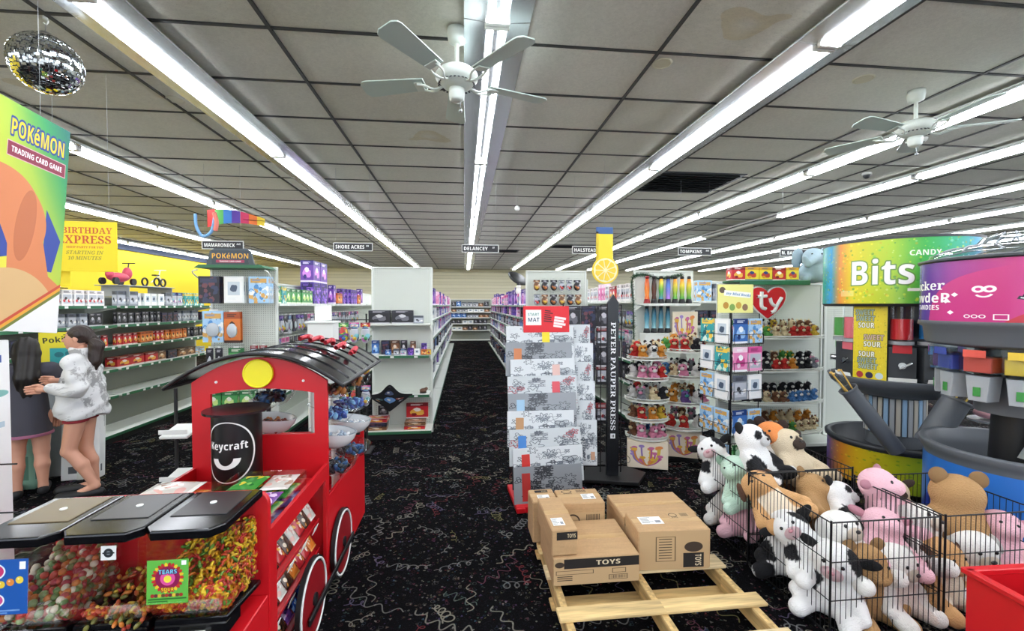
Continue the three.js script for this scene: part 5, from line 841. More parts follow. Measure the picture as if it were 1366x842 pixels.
const BP = {
  cow: bigPlush({ name: 'plush_cow', base: 0xf2f1ee, dark: 0x17171a, patches: [[.1, .36, .02, .075], [-.09, .2, .06, .06], [.05, .08, -.09, .08], [-.06, .3, -.1, .07]], ear: 'side', earC: 0x17171a, muz: 0xf0cdd0, nose: 0xc98a92 }),
  panda: bigPlush({ name: 'plush_panda', base: 0xf4f3f0, dark: 0x151518, patches: [[.045, .34, .1, .034], [-.045, .34, .1, .034], [.14, .12, .07, .085], [-.14, .12, .07, .085], [.11, .04, .15, .075], [-.11, .04, .15, .075]], ear: 'round', earC: 0x151518, muz: 0xf4f3f0 }),
  bear: bigPlush({ name: 'plush_bear', base: 0xb18a5c, ear: 'round', muz: 0xd8bc93, snout: 1 }),
  pig: bigPlush({ name: 'plush_pig', base: 0xf0bfc9, ear: 'side', earC: 0xe8a3b2, muz: 0xea9fb0, snout: 1, nose: 0xc97888 }),
  lamb: bigPlush({ name: 'plush_lamb', base: 0xf3f1ea, ear: 'floppy', muz: 0xefe0cc, belly: 0xf0e4d8 }),
  dog: bigPlush({ name: 'plush_dog', base: 0xcfa06c, dark: 0x6a4a38, patches: [[.06, .37, .04, .05]], ear: 'floppy', earC: 0x6d4c3a, muz: 0xefe4d2, snout: 1, belly: 0xefe0c8 }),
  fox: bigPlush({ name: 'plush_fox', base: 0xe08a4c, ear: 'round', earC: 0x3a2a24, muz: 0xf4efe6, belly: 0xf4efe6, snout: 1 }),
  mint: bigPlush({ name: 'plush_dinosaur', base: 0xc4dfcb, ear: 'round', earC: 0xa8cdb4, muz: 0xdceee0, snout: 1 }),
  tan: bigPlush({ name: 'plush_pug', base: 0xd9c7a8, dark: 0x4a3a30, patches: [[0, .29, .13, .05]], ear: 'side', earC: 0x4f3f36, muz: 0x4a3a30 }),
};
// ================================================================ WIRE CAGES
function cage(x0, x1, z0, z1, H, label) {
  const cx = (x0 + x1) / 2, cz = (z0 + z1) / 2, w = (x1 - x0) / 2, d = (z1 - z0) / 2, o = thing('wire_bin', label, 'wire bin', [cx, 0, cz]);
  const panel = (a, b) => { const g = [], L = Math.hypot(b[0] - a[0], b[1] - a[1]), n = Math.round(L / .03), P = (t, y) => [a[0] + (b[0] - a[0]) * t, y, a[1] + (b[1] - a[1]) * t]; for (let i = 0; i <= n; i++) g.push(rod(P(i / n, .02), P(i / n, H), .0019, 5)); for (const y of [.02, H * .33, H * .66, H]) g.push(rod(P(0, y), P(1, y), y === H ? .004 : .0028, 6)); mesh('wire_panel', join(g), M.blackWire, o); };
  panel([-w, -d], [w, -d]); panel([-w, d], [w, d]); panel([-w, -d], [-w, d]); panel([w, -d], [w, d]);
  for (const s of [-1, 1]) for (const t of [-1, 1]) mesh('corner_post', rod([s * w, 0, t * d], [s * w, H + .01, t * d], .0055, 8), M.blackWire, o);
  const b = []; for (let i = 0; i <= 10; i++) b.push(rod([-w + 2 * w * i / 10, .025, -d], [-w + 2 * w * i / 10, .025, d], .002, 5)); mesh('floor_wires', join(b), M.blackWire, o);
}
cage(1.86, 2.6, -3.27, -2.69, .6, 'black wire bin with a panda and an orange fox plush on top'); cage(1.84, 2.46, -2.67, -2.02, .6, 'black wire bin of white, tan and pink plush beside the pallet'); cage(2.49, 3.06, -2.56, -2.02, .6, 'black wire bin of brown bears and pink pigs by the red tote');
function heap(list, where) { for (const [k, x, y, z, rx, ry, rz, s, note] of list) { const o = place(BP[k], [x, y, z], [rx, ry, rz], note + ' ' + where); o.scale.setScalar(s || 1); } }
heap([['panda', 2.06, .46, -2.86, -.35, .5, .15, .95, 'white panda plush with black ears lying on top'], ['fox', 2.24, .45, -3.05, -.2, -.3, -.2, .9, 'orange and white fox plush'], ['tan', 2.38, .4, -2.86, -.5, .2, .1, 1, 'tan plush with dark brown ears'], ['mint', 1.99, .3, -2.83, -.2, -.9, .35, .85, 'pale mint green plush'], ['cow', 1.98, .33, -3.1, -.3, -.8, .3, .9, 'white and black cow plush leaning out'], ['pig', 2.0, .08, -2.86, -.2, -1.2, .1, .9, 'pink pig plush low'], ['lamb', 2.02, .05, -3.1, 0, -1, 0, .9, 'white lamb plush low'], ['dog', 2.36, .1, -2.86, 0, .2, 0, .9, 'light brown dog plush low'], ['bear', 2.4, .33, -3.1, -.4, .6, .3, .9, 'brown bear plush behind']], 'in the far wire bin');
heap([['dog', 2.02, .3, -2.5, -.7, -.4, .3, .95, 'light brown dog plush lying on its back'], ['bear', 2.2, .27, -2.5, -.5, .5, -.3, .9, 'honey brown bear plush'], ['panda', 2.33, .28, -2.42, -.5, .6, -.2, .8, 'panda plush tucked at the back'], ['cow', 1.99, .2, -2.2, -.5, -.7, .4, .85, 'white cow plush with a black patch'], ['lamb', 2.14, .16, -2.17, -.4, .1, .1, .92, 'large white lamb plush'], ['pig', 2.32, .2, -2.18, -.5, -.2, -.3, .85, 'pink pig plush lying sideways'], ['panda', 1.99, .05, -2.45, 0, -1.1, .1, .95, 'panda plush pressed to the side wires'], ['cow', 1.98, .02, -2.18, 0, -.9, -.1, .95, 'black and white cow plush at the bottom corner'], ['bear', 2.16, .0, -2.16, 0, 0, 0, .95, 'brown bear plush at the bottom'], ['lamb', 2.32, .02, -2.15, 0, .2, 0, .9, 'small white lamb plush at the bottom']], 'in the near wire bin');
heap([['bear', 2.86, .24, -2.24, -.15, 2.8, .1, 1.1, 'big brown bear plush seen from behind'], ['pig', 2.62, .3, -2.4, -.4, .5, .3, .95, 'pink pig plush with raised ear'], ['lamb', 2.62, .16, -2.18, -.5, .2, -.2, .95, 'white lamb plush under the brown bear'], ['dog', 2.62, .03, -2.16, 0, .1, 0, .9, 'brown dog plush at the bottom'], ['lamb', 2.86, .04, -2.16, 0, -.2, .1, .95, 'second white lamb plush low'], ['pig', 2.98, .2, -2.15, -.3, -.5, -.3, .8, 'pink pig plush at the right side'], ['tan', 2.72, .27, -2.44, -.4, -.3, 0, .8, 'tan pug plush at the back']], 'in the bear wire bin');
{ // red plastic tote
  const o = thing('red_tote', 'red plastic tote with a pale blue oval sticker in front of the wire bins', 'tote', [2.42, 0, -1.42], -.03), W = .56, H = .565, d = .42;
  for (const s of [-1, 1]) { mesh('side_wall', bx(.02, H, d, [s * W / 2, H / 2, 0]), M.red, o); mesh('end_wall', bx(W + .02, H, .02, [0, H / 2, s * d / 2]), M.red, o); }
  mesh('bottom', bx(W, .02, d, [0, .02, 0]), M.redDark, o); mesh('rim', join(bx(W + .06, .025, .035, [0, H, d / 2]), bx(W + .06, .025, .035, [0, H, -d / 2]), bx(.035, .025, d, [W / 2 + .012, H, 0]), bx(.035, .025, d, [-W / 2 - .012, H, 0])), M.red, o);
  mesh('sticker', xf(cyl(.17, .17, .003, [0, 0, 0], [Math.PI / 2, 0, 0], 40), [.05, .36, d / 2 + .0125], [0, 0, 0], [1.2, .9, 1]), std(0xa9cfe0, .4), o);
}
// ================================================================ SMALL PLUSH AND THEIR DISPLAYS
const SMALL = {}; const smallCols = { red: 0xc2281f, orange: 0xd98a2c, yellow: 0xe0b93a, pink: 0xe08aa8, white: 0xe9e6e0, black: 0x1b1a20, blue: 0x4a7fb8, green: 0x4f9a45, brown: 0x7a4f34, grey: 0x85868c, purple: 0x6a4a8c, cream: 0xe3cfa4, teal: 0x3f8f8a };
function small(a, b) {
  const id = a + b; if (SMALL[id]) return SMALL[id];
  const m1 = fur(smallCols[a]), m2 = fur(smallCols[b]);
  SMALL[id] = proto('beanie_plush', 'plush toy', ['body', join(sph(.042, [0, .035, 0], [1, .9, 1.1], 12), sph(.022, [.028, .015, .034], [1, .8, 1.2], 8), sph(.022, [-.028, .015, .034], [1, .8, 1.2], 8)), m1], ['head', sph(.04, [0, .085, .02], [1.1, .95, 1], 12), m1], ['ear', sph(.017, [.03, .12, .012], [1, 1, .5], 8), m2], ['ear', sph(.017, [-.03, .12, .012], [1, 1, .5], 8), m2], ['muzzle', sph(.02, [0, .075, .054], [1.1, .8, .7], 8), m2], ['eye', sph(.008, [.017, .095, .054], [1, 1, .6], 6), M.blackGloss], ['eye', sph(.008, [-.017, .095, .054], [1, 1, .6], 6), M.blackGloss]);
  return SMALL[id];
}
function beanie(c, pos, ry, where, s = 1) { const b = { red: 'cream', orange: 'cream', yellow: 'brown', pink: 'white', white: 'black', black: 'white', blue: 'white', green: 'yellow', brown: 'cream', grey: 'pink', purple: 'teal', cream: 'brown', teal: 'yellow' }[c]; const o = place(small(c, b), pos, [rr(-.22, .04), ry + rr(-.4, .4), rr(-.1, .1)], `small ${c} beanie plush ${where}`, `${c} beanie plush ${where}`); o.scale.setScalar(s * rr(.94, 1.04)); }
// two white counter-style plush towers
function plushTower(pos, turn, tiers, box, label, where, name) {
  const o = thing('plush_tower', label, 'display stand', pos, turn); const H = tiers[0][0] + .12;
  mesh('column', bx(.06, H, .05, [0, H / 2, -.08]), M.offwhite, o); mesh('foot', bx(.3, .02, .3, [0, .01, 0]), M.black, o);
  tiers.forEach(([y, w]) => { const t = mesh('tray', ext([[-w / 2, -.1], [w / 2, -.1], ...circ(w / 2, 10, 0, .02, 0, Math.PI)], .008, [0, y - .008, 0], [-Math.PI / 2, Math.PI * 0, 0]), M.offwhite, o); t.geometry.scale(1, 1, -1); t.geometry.computeVertexNormals(); mesh('rim', tube(circ(w / 2, 12, 0, .02, 0, Math.PI).map(([a, b]) => [a, y + .03, b]), .004, 24, 6), M.offwhite, t); });
  if (box) { const b = mesh('printed_box', join(pbx(box[0], box[1], box[2], [0, box[3] + box[1] / 2, .06])), M.flower, o); }
  o.updateMatrixWorld();
  tiers.forEach(([y, w, cols]) => { for (let i = 0; i < cols.length; i++) { const no = cols.length - 3, two = i >= no, n = two ? 3 : no, k = two ? i - no : i, a = (k + .5) / n * Math.PI, r = w / 2 - .078; const p = o.localToWorld(two ? new THREE.Vector3((k - 1) * .105, y + .045, -.035) : new THREE.Vector3(r * Math.cos(a), y + .012, .03 + r * Math.sin(a) * .82)).toArray(); beanie(cols[i], p, turn + (Math.PI / 2 - a) * .7, where, 1.08); } });
}
plushTower([1.93, 0, -4.5], -.35, [[1.14, .42, ['orange', 'white', 'orange', 'red', 'red', 'white', 'cream']], [.93, .44, ['red', 'pink', 'pink', 'white', 'black', 'white', 'pink']], [.71, .46, ['black', 'cream', 'grey', 'white', 'red', 'white', 'white']], [.51, .44, ['yellow', 'orange', 'red', 'brown', 'grey', 'white', 'black']], [.32, .44, ['pink', 'pink', 'pink', 'brown', 'green', 'blue', 'green']]], [.4, .27, .3, .03], 'white plush tower with a flower-print box beneath, beside the lettered tower', 'on the plush tower beside the lettered tower');
plushTower([2.42, 0, -4.66], -.4, [[1.2, .52, ['red', 'black', 'red', 'red', 'green', 'orange', 'grey', 'cream']], [.92, .52, ['yellow', 'white', 'pink', 'cream', 'blue', 'white', 'black', 'grey']], [.64, .54, ['pink', 'white', 'purple', 'orange', 'yellow', 'orange', 'cream', 'brown']], [.38, .58, ['green', 'white', 'red', 'red', 'red', 'grey', 'brown', 'grey']]], [.36, .28, .26, .06], 'wider white plush tower next to the book spinner', 'on the wider plush tower by the book spinner');
// book spinner with a yellow header
{
  const o = thing('book_spinner', 'black wire spinner of picture books with a pale yellow header card', 'book rack', [2.55, 0, -4.0], .25); const p = [];
  for (const a of [-1, 1]) for (const b of [-1, 1]) p.push(rod([a * .17, .05, b * .17], [a * .17, 1.62, b * .17], .005)); p.push(rod([0, 0, 0], [0, 1.66, 0], .014));
  const ys = [.18, .5, .82, 1.08, 1.34];
  for (const y of ys) for (const [ax, s] of [[0, 1], [0, -1], [1, 1], [1, -1]]) { const q = (u, v, h) => ax ? [s * v, h, u] : [u, h, s * v]; p.push(rod(q(-.18, .21, y), q(.18, .21, y), .003, 5), rod(q(-.18, .21, y + .09), q(.18, .21, y + .09), .003, 5)); for (const u of [-.18, 0, .18]) p.push(tube([q(u, .17, y + .14), q(u, .18, y), q(u, .21, y), q(u, .21, y + .09)], .0025, 10, 5)); }
  mesh('wire_frame', join(p), M.blackWire, o); mesh('foot', cyl(.24, .25, .02, [0, .01, 0], [0, 0, 0], 28), M.black, o);
  mesh('header_card', pbx(.34, .27, .006, [0, 1.76, .05], [0, -.25 - .1, 0], .001), printMat(256, 204, (c) => { c.fillStyle = '#e9e58a'; c.fillRect(0, 0, 256, 204); c.fillStyle = '#5a4a38'; c.beginPath(); c.arc(34, 40, 22, 0, 6.3); c.fill(); c.save(); c.translate(130, 70); c.rotate(.1); c.fillStyle = '#f2f2e8'; c.fillRect(-84, -22, 190, 40); c.fillStyle = '#3a7ab0'; c.font = 'italic bold 24px serif'; c.fillText('my Mini Books', -70, 8); c.restore(); ['#b8862c', '#7aa04a', '#c8a03a', '#8a6a4a'].forEach((k, i) => { c.fillStyle = k; c.beginPath(); c.ellipse(60 + i * 46, 150 + 14 * (i % 2), 20, 24, 0, 0, 6.3); c.fill(); }); }), o);
  o.updateMatrixWorld();
  const faces = [[0, .195, 0], [-.195, 0, -Math.PI / 2]];
  ys.forEach((y, i) => faces.forEach(([fx, fz, t], f) => { for (let k = 0; k < 2; k++) { const off = -.09 + k * .18, loc = new THREE.Vector3(f ? fx : off, y + .008, f ? off : fz); const a = f ? ['white', 'sky', 'sky', 'white', 'teal'][(i + k) % 5] : [['green', 'white', 'sky', 'yellow'], ['blue', 'sky', 'teal', 'white'], ['silver', 'white', 'silver', 'sky'], ['pink', 'pinkwin', 'pink', 'white'], ['blue', 'sky', 'red', 'green']][i][k]; put('book', a, .165, .225, .012, o.localToWorld(loc).toArray(), .25 + t, f ? 'on the side of the wire book spinner' : 'on the front of the wire book spinner'); } }));
}
// heart sign display of beanie plush
{
  const u = unit('pegboard display with curved shelves full of beanie plush and a heart sign', [3.68, 0, -4.98], 0, 1.36, 1.95, [], { name: 'end_display', base: .34, back: M.peg, rail: M.shelf });
  const curve = (w, d) => [[-w / 2, 0], [w / 2, 0], ...Array.from({ length: 15 }, (_, i) => { const a = i / 14 * Math.PI; return [w / 2 * Math.cos(a), d * .45 + d * .55 * Math.sin(a)]; })];
  const cs = [[1.33, ['yellow', 'red', 'red', 'cream', 'green', 'grey', 'pink', 'brown', 'cream', 'yellow', 'white', 'cream', 'green', 'red']], [.96, ['grey', 'black', 'orange', 'red', 'black', 'green', 'purple', 'black', 'green', 'brown', 'black', 'red', 'black', 'red']], [.59, ['blue', 'blue', 'blue', 'brown', 'cream', 'black', 'grey', 'black', 'black', 'black', 'black', 'blue', 'blue', 'green']], [.25, ['cream', 'cream', 'green', 'brown', 'blue', 'grey', 'orange', 'orange', 'cream', 'orange', 'brown', 'white', 'brown', 'grey']]];
  cs.forEach(([y, cols], r) => {
    const w = 1.18 - r * .0, s = mesh('curved_shelf', ext(curve(w, .42), .014, [-.08, y - .014, .012], [Math.PI / 2, 0, 0]), M.offwhite, u.g); s.geometry.translate(0, .014, 0);
    mesh('shelf_rim', tube(curve(w, .42).slice(2).map(([a, b]) => [a - .08, y + .022, b + .012]), .005, 30, 6), M.offwhite, s);
    for (let i = 0; i < 21; i++) { const back = i >= 11, n = back ? 10 : 11, k = back ? i - 11 : i, a = Math.acos(.97 - 1.94 * k / (n - 1)); const x = (w / 2 - .07) * (back ? .95 : 1) * Math.cos(a), z = back ? .1 : .42 * .45 + .42 * .55 * Math.sin(a) - .07; beanie(cols[Math.floor(i * .64) % 14], u.at(x - .08, y + .014 + (back ? .06 : 0), z), (Math.PI / 2 - a) * .4, ['on the top curved shelf under the heart sign', 'on the second curved shelf under the heart sign', 'on the third curved shelf under the heart sign', 'on the lowest curved shelf under the heart sign'][r], .97); }
  });
  const h = new THREE.Shape(); h.moveTo(0, -.19); h.bezierCurveTo(-.1, -.12, -.24, -.02, -.22, .1); h.bezierCurveTo(-.2, .2, -.06, .2, 0, .1); h.bezierCurveTo(.06, .2, .2, .2, .22, .1); h.bezierCurveTo(.24, -.02, .1, -.12, 0, -.19);
  const s = thing('heart_sign', 'red heart sign with white letters ty above the beanie plush', 'sign', u.at(-.27, 1.73, .3));
  const g = (k, d) => xf(new THREE.ExtrudeGeometry(h, { depth: d, bevelEnabled: true, bevelSize: .006, bevelThickness: .006, bevelSegments: 3, curveSegments: 20 }), [0, 0, 0], [0, 0, 0], [k, k, 1]);
  mesh('white_edge', g(1, .02), M.white, s); mesh('heart', xf(g(.93, .012), [0, 0, .018]), std(0xcf1f2b, .3), s);
  const t = (pts, r) => tube(pts.map(([a, b]) => [a, b, .047]), r, 30, 8);
  mesh('letter_t', join(t([[-.09, .12], [-.095, .03], [-.085, -.055], [-.04, -.075]], .02), t([[-.15, .065], [-.09, .065], [-.03, .07]], .018)), M.white, s); mesh('letter_y', join(t([[.01, .05], [.03, -.01], [.075, -.045]], .019), t([[.15, .055], [.1, -.03], [.06, -.1], [.02, -.115]], .019)), M.white, s); mesh('bracket', bx(.03, .03, .26, [0, .03, -.14]), M.shelfGreen, s);
  mesh('green_shelf', join(bx(.85, .02, .34, [-.2, 1.97, .18]), bx(.85, .05, .01, [-.2, 1.95, .35])), M.shelfGreen, u.g);
  for (let i = 0; i < 5; i++) place(prod('box', i % 3 === 0 ? 'red' : 'yellow', .16, .15, .12), u.at(-.58 + i * .165, 1.9815, .2), rr(-.1, .1), i % 3 === 0 ? 'red and yellow snack box on the green shelf above the heart sign' : 'yellow snack box on the green shelf above the heart sign', i % 3 === 0 ? 'red snack boxes' : 'yellow snack boxes', 'snack_box');
  // blue-grey elephant sitting on the pegboard top
  const E = thing('plush_elephant', 'pale blue plush elephant sitting on top of the pegboard', 'plush toy', u.at(.46, 1.966, .1), -.35);
  const f = (x, y, z) => { const p = [x, y, z]; let d = ell(p, [0, .13, 0], [.14, .14, .12]); d = smin(d, ell(p, [0, .3, .03], [.12, .11, .11]), .04); d = smin(d, cap(p, [-.02, .28, .12], [-.12, .2, .2], .05, .035), .03); d = smin(d, cap(p, [-.12, .2, .2], [-.16, .28, .22], .035, .028), .02); for (const s of [-1, 1]) { d = smin(d, cap(p, [s * .1, .18, .05], [s * .16, .08, .1], .045, .04), .03); d = smin(d, cap(p, [s * .08, .06, .06], [s * .13, .045, .16], .055, .05), .03); } return d; };
  const em = fur(0xa3b9c4); mesh('body', field(f, [-.26, -.02, -.15], [.22, .44, .3], .0125), em, E);
  for (const s of [-1, 1]) mesh('ear', sph(.1, [s * .16, .3, -.01], [.8, 1.3, .25], 16, [0, -s * .5, s * .25]), em, E);
  mesh('tag', xf(ext(circ(.02, 16), .004), [.2, .33, .03], [0, .3, 0]), std(0xcf2030, .4), E); for (const s of [-1, 1]) mesh('eye', sph(.01, [s * .05, .33, .125]), M.blackGloss, E);
}
unit('plain white pegboard panel behind the candy stations', [4.98, 0, -4.98], 0, 1.2, 1.95, [], { name: 'end_display', base: .2, back: M.peg, rail: M.shelf });
// ================================================================ CANDY STATIONS
function wrapDrum(r, h, y, m, turn, n = 64) { const g = cyl(r, r, h, [0, y + h / 2, 0], [0, 0, 0], n, true); return xf(g, [0, 0, 0], [0, turn, 0]); }
{
  const P = [4.12, 0, -3.82], face = Math.atan2(-4.12, 3.82), o = thing('candy_tube_station', 'round candy tube station with a yellow to blue drum header reading Bits', 'candy station', P);
  const hd = printMat(2048, 320, (c, w, h) => {
    const s = w / 3; for (let k = 0; k < 3; k++) { const g = c.createLinearGradient(k * s, 0, (k + 1) * s, 0); g.addColorStop(0, '#2f9ad0'); g.addColorStop(.1, '#d8862c'); g.addColorStop(.2, '#d9c81f'); g.addColorStop(.45, '#a8cc2c'); g.addColorStop(.62, '#3cae4a'); g.addColorStop(.82, '#2fb08c'); g.addColorStop(1, '#2f9ad0'); c.fillStyle = g; c.fillRect(k * s, 0, s + 1, h); }
    for (let i = 0; i < 1500; i++) { c.fillStyle = pick(['#f2e83a88', '#5fc04a88', '#2f8a3c77', '#c8a01f77', '#ffffff44']); c.beginPath(); c.arc(rnd() * w, rnd() * h, rr(1.5, 7), 0, 6.3); c.fill(); }
    for (let k = 0; k < 3; k++) { const x = (k + .5) * s; c.textAlign = 'center'; c.font = 'bold 170px sans-serif'; c.lineJoin = 'round'; c.lineWidth = 12; c.strokeStyle = '#5f8a3c'; c.save(); c.translate(x - 84, 222); c.scale(.86, 1); c.strokeText('Bits', 0, 0); c.fillStyle = '#fbfbf6'; c.fillText('Bits', 0, 0); c.restore(); c.fillStyle = '#f4f4e8'; c.font = 'bold 36px sans-serif'; c.fillText('CANDY', x + 84, 86); c.fillRect(x + 20, 244, 130, 14); c.fillStyle = '#ffffff55'; c.fillRect(x - 265, 250, 70, 30); }
  }, .3);
  mesh('header', wrapDrum(.58, .56, 1.71, null, face + Math.PI + .06), hd, o); mesh('header_top', join(cyl(.585, .585, .02, [0, 2.28, 0], [0, 0, 0], 48), cyl(.585, .56, .025, [0, 1.7, 0], [0, 0, 0], 48)), M.greyDark, o);
  mesh('core', cyl(.3, .3, .75, [0, 1.32, 0], [0, 0, 0], 32), M.grey, o); mesh('dish', lathe([[.2, .84], [.36, .86], [.5, .95], [.53, 1.02], [.51, 1.03], [.42, .98], [.25, .96]], 48), M.grey, o);
  mesh('pedestal', join(cyl(.2, .22, .5, [0, .62, 0], [0, 0, 0], 24)), M.grey, o);
  for (let i = 0; i < 14; i++) { const a = face - 1.2 + i * .19, k = i % 3; mesh('straw_slot', bx(.035, .34, .012, [Math.sin(a) * .235, .66, Math.cos(a) * .235], [0, a, 0]), [M.greyLight, std(0xb8b2a4, .6), std(0x8fb0cc, .5)][k], o); }
  mesh('tub', lathe([[.02, .03], [.48, .03], [.5, .06], [.52, .38], [.54, .4], [.545, .43], [.52, .445], [.49, .43], [.46, .1], [.02, .09]], 56), M.greyDark, o);
  const tb = printMat(1024, 192, (c, w, h) => { const g = c.createLinearGradient(0, 0, w, 0); [['0', '#2f7a3c'], ['.3', '#6b4a9c'], ['.37', '#d8862c'], ['.42', '#e0b81f'], ['.5', '#c8c81f'], ['.58', '#8cb02c'], ['.66', '#2f8a3c'], ['1', '#2f7a3c']].forEach(([a, b]) => g.addColorStop(+a, b)); c.fillStyle = g; c.fillRect(0, 0, w, h); for (let i = 0; i < 500; i++) { c.fillStyle = pick(['#f2e83a66', '#3f8a2c66', '#a8801f66']); c.beginPath(); c.arc(rnd() * w, rnd() * h, rr(1, 5), 0, 6.3); c.fill(); } }, .35);
  mesh('tub_print', wrapDrum(.523, .33, .055, null, face + Math.PI), tb, o);
  const tubeM = [std(0xd86a74, .4), std(0xc8242c, .4), std(0x2f7fc0, .4), std(0x7a4aa0, .4), std(0x4fa04a, .4)];
  [-.85, .1, .62, 1.2, -1.5].forEach((da, i) => {
    const a = face + da, d = new THREE.Group(); d.name = 'dispenser'; o.add(d); d.rotation.y = a;
    mesh('housing', join(bx(.19, .3, .16, [0, 1.18, .38]), bx(.2, .04, .2, [0, 1.03, .4], [.2, 0, 0]), bx(.19, .68, .05, [0, 1.36, .3])), M.greyDark, d);
    mesh('clear_tube', cyl(.082, .082, .32, [0, 1.53, .4], [0, 0, 0], 28, true), M.acrylic, d); mesh('powder', cyl(.078, .078, .2 - .02 * (i % 3), [0, 1.485, .4], [0, 0, 0], 28), tubeM[i], d); mesh('collar', cyl(.088, .088, .03, [0, 1.365, .4], [0, 0, 0], 28), M.greyLight, d);
    mesh('label_plate', bx(.13, .07, .004, [0, 1.31, .462]), tubeM[i], d); mesh('lever', join(cyl(.028, .03, .04, [0, 1.17, .475], [Math.PI / 2, 0, 0], 16), bx(.1, .018, .012, [.02, 1.17, .5], [0, 0, .6])), M.chrome, d); mesh('tag_strip', bx(.19, .035, .004, [0, 1.045, .503], [.2, 0, 0]), M.paperWhite, d);
  });
  const pn = mesh('printed_panel', (() => { const g = xf(new THREE.CylinderGeometry(.505, .505, .69, 16, 1, true, -.26, .52), [0, 1.36, 0]); return xf(g, [0, 0, 0], [0, face - .37, 0]); })(), printMat(256, 512, (c) => { c.fillStyle = '#dfc928'; c.fillRect(0, 0, 256, 512); for (let i = 0; i < 420; i++) { c.fillStyle = pick(['#b8a01888', '#efe25a88', '#8a9a2c66']); c.beginPath(); c.arc(rnd() * 256, rnd() * 512, rr(1, 5), 0, 6.3); c.fill(); } c.textAlign = 'center'; c.font = 'bold 48px sans-serif'; c.lineJoin = 'round'; for (const [t, y, k, x] of [['SWEET', 70, '#8fa8a0', 90], ['SWEET', 112, '#8fa8a0', 96], ['SOUR', 158, '#e8e8dc', 104], ['SWEET', 238, '#c8a89c', 160], ['SOUR', 284, '#e8e8dc', 150], ['SOUR', 352, '#e8e8dc', 110], ['SWEET', 394, '#8fa8a0', 110], ['SWEET', 434, '#a8bab0', 120]]) { c.lineWidth = 7; c.strokeStyle = '#6a6a3c'; c.strokeText(t, x, y); c.fillStyle = k; c.fillText(t, x, y); } [['#a83a3c', 60], ['#2c2c4c', 134], ['#c8d8dc', 206]].forEach(([k, x]) => { c.fillStyle = k; c.beginPath(); c.ellipse(x, 476, 28, 22, 0, 0, 6.3); c.fill(); }); }, .35), o);
  pn.material.side = THREE.DoubleSide;
}
function leaningTube(a, b, r, m, label, stuffM) {
  const o = thing('straw_holder', label, 'straw holder', a); const v = new THREE.Vector3(b[0] - a[0], b[1] - a[1], b[2] - a[2]), L = v.length(); o.quaternion.setFromUnitVectors(new THREE.Vector3(0, 1, 0), v.normalize());
  mesh('tube', lathe([[.001, 0], [r, 0], [r, L - .03], [r * 1.12, L - .02], [r * 1.15, L], [r * 1.02, L], [r * .92, L - .03], [r * .92, .02]], 28), m, o);
  for (let i = 0; i < 7; i++) { const q = i / 7 * 6.28, e = r * .55; mesh('straw', cyl(.006, .006, .26, [e * Math.cos(q), L + .04, e * Math.sin(q)], [rr(-.1, .1), 0, rr(-.1, .1)], 8), i % 2 ? stuffM : M.acrylicGrey, o); if (i % 2) mesh('straw_cap', sph(.014, [e * Math.cos(q), L + .17, e * Math.sin(q)], [1, .7, 1], 8), stuffM, o); }
}
leaningTube([3.66, .46, -3.36], [3.3, .98, -3.48], .065, M.grey, 'long grey straw holder leaning out of the yellow tub', std(0xe0b45a, .5));
leaningTube([3.82, .55, -3.25], [4.0, .93, -3.18], .095, M.grey, 'short wide grey straw holder with yellow caps between the tubs', std(0xe3c34a, .5));
